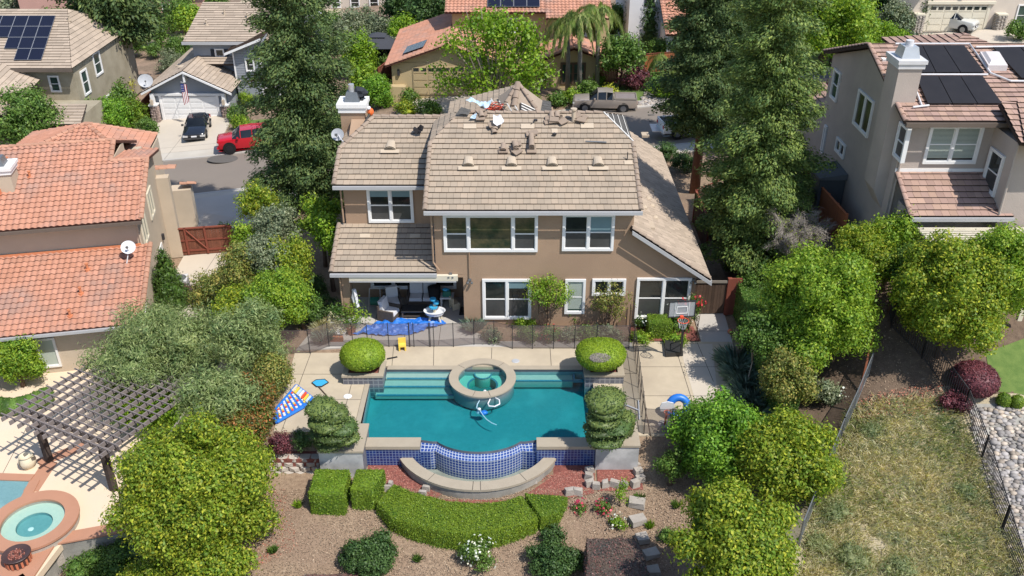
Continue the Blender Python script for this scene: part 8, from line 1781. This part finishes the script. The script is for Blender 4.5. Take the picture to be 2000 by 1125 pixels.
def bare_tree(label, px, py, h, rpx):
    c = G(px, py, h); r = rpx*dep(*c)/F; b = Vector((c.x, c.y, gz(c.x, c.y))); t = thing('bare_tree', b, label, 'tree'); rr = random.Random(5); m = MB(); tips = []
    for i in range(9):
        a = i*.72; e = c+Vector((math.cos(a)*r*.55, math.sin(a)*r*.5, rr.uniform(-.2, .5)*r)); m.tube([b, b.lerp(e, .5)+Vector((0, 0, .3)), e], .05, 5, .02)
        for j in range(14):
            d = Vector((rr.gauss(0, 1), rr.gauss(0, 1), rr.uniform(-.2, 1.3))).normalized(); s = b.lerp(e, rr.uniform(.5, 1)); q = s+d*r*rr.uniform(.4, .75); m.tube([s, q], .014, 3, .006); tips.append((s, q, d))
    m.build('trunk', 'twig_grey', t)
    n = 26000; k = RNG.integers(0, len(tips), n); S = np.array([tuple(a) for a, _, _ in tips])[k]; Q = np.array([tuple(b_) for _, b_, _ in tips])[k]; D = np.array([tuple(x) for _, _, x in tips])[k]; f = RNG.random((n, 1))
    p = S+(Q-S)*f+RNG.normal(size=(n, 3))*.09; leafmesh('twigs', p, rnd_dirs(n), .3, .035, 'twig_grey', t, 0, None, .5, dirs=D); p = p[:2600]+RNG.normal(size=(2600, 3))*.1; leafmesh('foliage', p, rnd_dirs(2600), .08, .6, 'lf_yellowgreen', t)
bare_tree('bare grey twiggy tree in front of the orange fence', 1553, 462, 2.0, 66)
pbush('rose_bush', 'pale yellow rose shrub at the foot of the large bright green tree', 'rose bush', 1612, 768, 28, 'lf_grey', 2600, .8, 1, size=.1, seed=120, extra=('lf_white', 20, .09, 'flowers'))
m = MB(); q = G(1905, 770); m.blob((q.x, q.y+.3, q.z+.55), (.85, .95, .62), 3, .06, 3, 1); clipped('purple_hedge', 'rounded dark purple hedge behind the iron fence', 'hedge', m, 'lf_purple', 9500, .07, .6)
pbush('purple_plant', 'dark purple low plant left of the rounded purple hedge', 'shrub', 1865, 785, 26, 'lf_purple', 2200, .6, 1, size=.08, seed=121)
for i, (px, py) in enumerate(((1957, 786), (1983, 790))): q = G(px, py+6); m = MB(); m.blob((q.x, q.y, q.z+.27), (.26, .26, .3), i, .03, 2); clipped('ball_shrub', ('small green ball shrub on the left of a pair by the rocks', 'small green ball shrub on the right of a pair by the rocks')[i], 'shrub', m, 'lf_hedge', 1500, .05, .6, 'pair of ball shrubs')
for i, (px, py, r, lb) in enumerate(((1470, 560, 26, 'round dark clipped shrub at the top of the side hedge'), (1505, 590, 30, 'dark green shrub behind the side hedge'), (1440, 520, 20, 'dark low shrub in the narrow shaded yard'), (1400, 440, 26, 'dark ivy bank low in the shaded side yard'), (1340, 320, 26, 'dark clipped shrub right of the brown house roof'), (1300, 300, 26, 'dark green shrub behind the brown house roof edge'))): pbush('shade_shrub', lb, 'shrub', px, py, r, 'lf_dark', 2600, .8, 1, size=.1, seed=130+i)
for i, (px, py, r) in enumerate(((1630, 1000, 26), (1595, 920, 20), (1665, 1090, 34), (1600, 1060, 24), (1700, 840, 16), (1880, 960, 18), (1760, 1110, 26))): pbush('weed_clump', ('green weed clump beside the wire fence below the citrus', 'thin green weed clump against the wire fence', 'large weed clump at the bottom of the slope', 'weed clump beside the lowest citrus tree', 'small weed in the red leaf litter', 'weed clump near the iron fence', 'weed clump at the bottom edge of the dry grass')[i], 'weeds', px, py, r, 'lf_drygreen', 1500, .4, 1, size=.12, asp=.2, seed=140+i, group='weed clumps on the dry slope')
# --- across the street
def big_maple():
    b = G(958, 190); b = Vector((-1.6, 72.6, zs(-1.6))); c = Vector(PY(968, 118, 72.6)); r = 112*dep(*c)/F; t = thing('maple_tree', b, 'large airy pale green tree with many bare branches in front of the tan garage', 'tree'); cl = round_clumps(c, r, r*.7, r*.85, 70, .17, 5, -.8); cl = [q for q in cl[1:] if not (q[0] < c.x-r*.25 and random.Random(int(q[2]*99)).random() < .45)]
    p, d = shell(cl, 9500, .9, .5, 0, .28, 7); leafmesh('crown', p, d, .24, .8, 'lf_lime', t, .2, None, .8); m = MB(); rr = random.Random(2)
    for i, q in enumerate(cl):
        e = Vector(q[:3]); o = b+Vector((rr.uniform(-.5, .5), rr.uniform(-.3, .3), 0)); m.tube([o, o.lerp(e, .45)+Vector((0, 0, .5)), e, e+(e-o).normalized()*1.1], .075, 5, .02)
    m.build('trunk', 'bark_pale', t)
big_maple()
def palm(label, px, pyb, pyt, rpx, seed, n=15):
    q = G(px, pyb); b = Vector((q.x, q.y, gz(q.x, q.y))); top = PY(px, pyt, q.y); t = thing('palm_tree', b, label, 'palm tree', 'palms in front of the tan house'); rr = random.Random(seed); MB().tube([b, b.lerp(top, .5)+Vector((.08, 0, 0)), top], .22, 10, .15).build('trunk', 'palm_trunk', t, smooth=True)
    MB().tube([top-Vector((0, 0, .9)), top+Vector((0, 0, .2))], .17, 8, .1).build('crownshaft', 'lf_palm', t)
    L = rpx*dep(*top)/F
    for i in range(n):
        a = i*6.2832/n+rr.uniform(-.15, .15); el = rr.uniform(.15, 1.1); ln = L*rr.uniform(.85, 1.15); pts = []
        for s in np.linspace(0, 1, 9): rr_ = ln*math.sin(min(1.57, s*1.25)*1.0)*.95*(math.cos(el)*.5+.5); z = ln*(math.sin(el)*s*1.0-1.15*s*s); pts.append(top+Vector((math.cos(a)*rr_, math.sin(a)*rr_, z)))
        P_, D_, N_ = [], [], []
        for s in np.linspace(.08, 1, 46):
            k = min(7, int(s*8)); f = s*8-k; p = pts[k].lerp(pts[k+1], f); tn = (pts[k+1]-pts[k]).normalized(); sd = tn.cross(Vector((0, 0, 1))).normalized()
            for g in (-1, 1):
                w = .42*(1-abs(s-.45)*1.1); d = (sd*g*.45+tn*.35+Vector((0, 0, -1.0))).normalized(); P_.append(tuple(p+d*w*.6)); D_.append(tuple(d)); N_.append(tuple(sd.cross(d)))
        leafmesh('frond', np.array(P_), np.array(N_)*2, .78, .1, 'lf_palm', t, 0, None, .3, dirs=np.array(D_)*4)
palm('palm nearest the tan house window, leftmost of the three palms', 1108, 182, 42, 66, 1); palm('palm with a yellowing skirt, middle of the three palms', 1131, 186, 36, 66, 2); palm('tallest palm with browning fronds, rightmost of the three', 1166, 172, 22, 68, 3); palm('small arching palm in front of the white house', 1292, 150, 112, 34, 4, 11)
def far(nm, lb, px, py, h, r, lf, n, az=1., g=None, **k): return ptree(nm, lb, 'tree' if nm.endswith('tree') else 'shrub', px, py, h, r, lf, n, asp_z=az, size=k.pop('size', .24), nclump=k.pop('nc', 18), seed=int(px+py), group=g, **k)
far('magnolia_tree', 'magnolia with olive green crown behind the burgundy shrub', 1215, 108, 2.8, 40, 'lf_mid', 5000, 1.); far('burgundy_shrub', 'burgundy rounded shrub on the mound behind the pickup', 1238, 152, .9, 27, 'lf_purple', 4500, .75, size=.16)
for a in ((1148, 178, 22, 'lf_mid', 'round green shrub beside the middle palm'), (1118, 190, 18, 'lf_bright', 'bright green ball shrub behind the silver pickup'), (1090, 195, 18, 'lf_mid', 'green shrub left of the bright ball shrub'), (1190, 183, 16, 'lf_gold', 'golden yellow shrub behind the pickup bed'), (1165, 155, 14, 'lf_lime', 'small lime shrub at the right palm trunk'), (1075, 150, 18, 'lf_mid', 'green shrub at the tan bay window corner'), (1030, 190, 22, 'lf_lime', 'leafy shrub under the maple')): pbush('front_shrub', a[4], 'shrub', a[0], a[1], a[2], a[3], 1500, .8, 1, size=.15, seed=a[0])
tuft('tall ornamental grass with yellow stalks left of the middle redwood', G(1295, 190), 1.2, 1.3, 'lf_lime', 400, wid=.06); pbush('agapanthus', 'green strappy plants on the lawn edge beside the redwood', 'plant', 1280, 165, 18, 'lf_mid', 900, .8, 1, size=.2, seed=3)
def cypress(lb, px, pyb, h, r, s): q = G(px, pyb); cone_tree('cypress_tree', lb, (q.x, q.y, gz(q.x, q.y)), h, r, 'lf_dark', 8000, .17, s, None, shape=.35)
cypress('tall dark italian cypress left of the white house', 1245, 92, 11, 1.3, 1); cypress('shorter dark italian cypress touching the white house wall', 1264, 100, 7, .9, 2); cypress('dark cypress beside the cream garage, left of a pair', 1772, 62, 9, .95, 3); cypress('dark cypress beside the cream garage, right of a pair', 1788, 64, 9, .95, 4)
ptree('magnolia_tree', 'glossy bright green magnolia at the top right beside the redwoods', 'tree', 1635, 48, 3.6, 72, 'lf_bright', 26000, asp_z=.95, size=.24, nclump=36, k=.28, seed=150, thick=.7, fuzz=.3, core=.5)
ptree('round_tree', 'dense round lime green shrub in front of the mauve roof', 'shrub', 1722, 80, 1.6, 52, 'lf_lime', 17000, asp_z=.6, size=.16, nclump=30, k=.28, seed=151); ptree('olive_tree', 'grey green olive tree behind the round lime shrub', 'tree', 1745, 32, 2.4, 26, 'lf_grey', 4000, asp_z=1.2, size=.2, nclump=16, seed=152); ptree('olive_tree', 'grey green olive tree left of the cypress pair', 'tree', 1764, 44, 1.9, 17, 'lf_grey', 3500, asp_z=1.2, size=.2, nclump=16, seed=153)
tuft('pale feathery grass right of the round lime shrub', G(1797, 88), 1.0, 1.2, 'lf_bluegrass', 500, wid=.05); pbush('front_shrub', 'low green hedge shrub right of the cream garage', 'shrub', 1990, 62, 22, 'lf_mid', 2000, .9, 1, size=.18, seed=154)
pbush('red_shrub', 'small pinkish red shrub by the dark grey car', 'shrub', 1618, 178, 16, 'lf_purple', 900, .8, 1, size=.15, seed=155)
q = G(1604, 132); b = MB(); b.lathe([(.01, 0), (.35, 0), (.42, .9), (.2, 1.3), (.01, 1.35)], tuple(q), 12); tag(b.build('garden_urn', 'bark'), 'dark tall urn fountain on the lawn near the redwoods', 'urn')
far('round_tree', 'round bright green tree beside the dark gazebo', 793, 62, 2.6, 29, 'lf_lime', 7000, 1.); far('hedge_tree', 'tall rounded green hedge column left of the tan driveway', 738, 178, 1.5, 26, 'lf_citrus', 8000, 1.15, size=.16)
far('hedge_tree', 'yellow green shrub mass touching the dense redwood', 700, 110, 2.0, 28, 'lf_lime', 6000, 1.6); far('hedge_tree', 'yellow green shrub below the gazebo beside the redwood', 712, 160, 1.6, 24, 'lf_bright', 5000, 1.2)
for a in ((800, 190, 17, 'lf_mid', 'round green shrub at the left of the tan driveway'), (792, 212, 20, 'lf_yellowgreen', 'yellowish shrub on the lawn behind the left roof ridge'), (838, 212, 22, 'lf_mid', 'open green shrub on the driveway edge behind the roof ridge'), (765, 125, 22, 'lf_mid', 'hedge in front of the hot tub')): pbush('front_shrub', a[4], 'shrub', a[0], a[1], a[2], a[3], 1700, .8, 1, size=.16, seed=a[0])
# left, by the khaki house
far('magnolia_tree', 'dark glossy magnolia in front of the khaki house', 50, 238, 3.4, 66, 'lf_mid', 17000, 1., size=.22, nc=34, k=.28, fuzz=.3); far('gold_shrub', 'golden yellow shrub below the redwood trunk', 232, 168, 1.4, 27, 'lf_gold', 4200, .8, size=.16); far('laurel_shrub', 'rounded bright green laurel beside the khaki house', 205, 226, 1.6, 44, 'lf_citrus', 14000, .75, size=.16, nc=26)
far('laurel_shrub', 'grey green shrub between the gold shrub and the laurel', 222, 190, 1.5, 32, 'lf_mid', 4500, .7); far('clipped_hedge', 'clipped upright green hedge at the edge of the grey blue driveway', 262, 222, 1.1, 21, 'lf_hedge', 5000, 1.4, size=.14); pbush('front_shrub', 'small rounded green shrub in front of the clipped hedge', 'shrub', 288, 250, 20, 'lf_mid', 2600, .8, 1, size=.14, seed=7)
for a in ((462, 222, 18, 'lf_mid', 'rounded shrub right of the white garage door'), (482, 195, 18, 'lf_bright', 'leafy shrub against the grey blue siding'), (470, 240, 18, 'lf_bright', 'low flowering edge plants beside the lawn'), (300, 100, 20, 'lf_mid', 'dark shrub behind the grey garage roof')): pbush('front_shrub', a[4], 'shrub', a[0], a[1], a[2], a[3], 1500, .8, 1, size=.15, seed=a[0])
# background trees along the top edge
bgp = [(30, 30, 3, 50, 'lf_grey'), (120, 55, 3, 36, 'lf_mid'), (90, 8, 3, 40, 'lf_grey'), (345, 70, 3, 24, 'lf_mid'), (372, 38, 3, 26, 'lf_bright'), (330, 95, 2.5, 26, 'lf_grey'), (352, 18, 3, 30, 'lf_mid'), (420, 0, 3, 30, 'lf_mid'), (675, 40, 3, 40, 'lf_grey'), (715, 12, 4, 40, 'lf_grey'), (752, 40, 3, 36, 'lf_grey'), (790, 8, 4, 36, 'lf_dark'), (835, 40, 3, 38, 'lf_dark'), (845, 10, 4, 36, 'lf_grey'), (760, 82, 2, 30, 'lf_grey'), (700, 75, 2.5, 34, 'lf_grey'), (225, 20, 3, 34, 'lf_grey'), (250, 60, 3, 26, 'lf_mid'), (300, 40, 3, 28, 'lf_mid'), (1340, 60, 3, 30, 'lf_mid'), (1470, 10, 4, 44, 'lf_mid'), (1410, 20, 4, 40, 'lf_mid'), (1560, 20, 4, 40, 'lf_dark'), (1700, 10, 3, 30, 'lf_dark'), (640, 20, 4, 30, 'lf_mid'), (600, 10, 4, 30, 'lf_dark'), (0, 60, 3, 30, 'lf_mid'), (1200, 20, 3, 30, 'lf_mid'), (1290, 90, 1.6, 22, 'lf_mid'), (1720, 30, 2.5, 22, 'lf_mid')]
kinds = {'lf_grey': 'grey green oak', 'lf_mid': 'mid green tree', 'lf_dark': 'dark evergreen', 'lf_bright': 'bright green tree'}
protos = {}
for i, (px, py, h, r, lf) in enumerate(bgp):
    c = G(px, py, h); rad = r*dep(*c)/F; lb = ORD[sorted(q[0] for q in bgp if q[4] == lf).index(px)]+' '+kinds[lf]+' from the left in the far row along the top edge'
    if lf not in protos:
        protos[lf] = (tree('far_tree', lb, 'tree', (c.x, c.y, gz(c.x, c.y)), tuple(c), rad, rad, rad*.95, lf, 6500, size=.3, nclump=24, k=.3, seed=i, thick=.5, fuzz=.3, group='far trees along the top edge'), rad, c.z-gz(c.x, c.y))
    else:
        pr, r0, h0 = protos[lf]; o = copytree(pr); s = rad/r0; o.location = (c.x, c.y, gz(c.x, c.y)+h-h0*s*1.0); o.location.z = gz(c.x, c.y)-.3; o.scale = (s, s, s); o.rotation_euler.z = i*1.7; o['label'] = lb
# dry river bed and mound by the street, far right
x, y = scatter_poly([tuple(G(*q)[:2]) for q in ((1262, 178), (1290, 178), (1300, 208), (1245, 208))], 260); m = MB(); rr = random.Random(8)
for a, b_ in zip(x, y): s = rr.uniform(.1, .22); m.blob((a, b_, gz(a, b_)+.12), (s, s*.8, s*.6), rr.randint(0, 40), .1, 1)
tag(m.build('river_rocks', 'pebble', smooth=True), 'strip of pale rocks beside the pavement behind the pickup', 'rocks', kind='stuff')
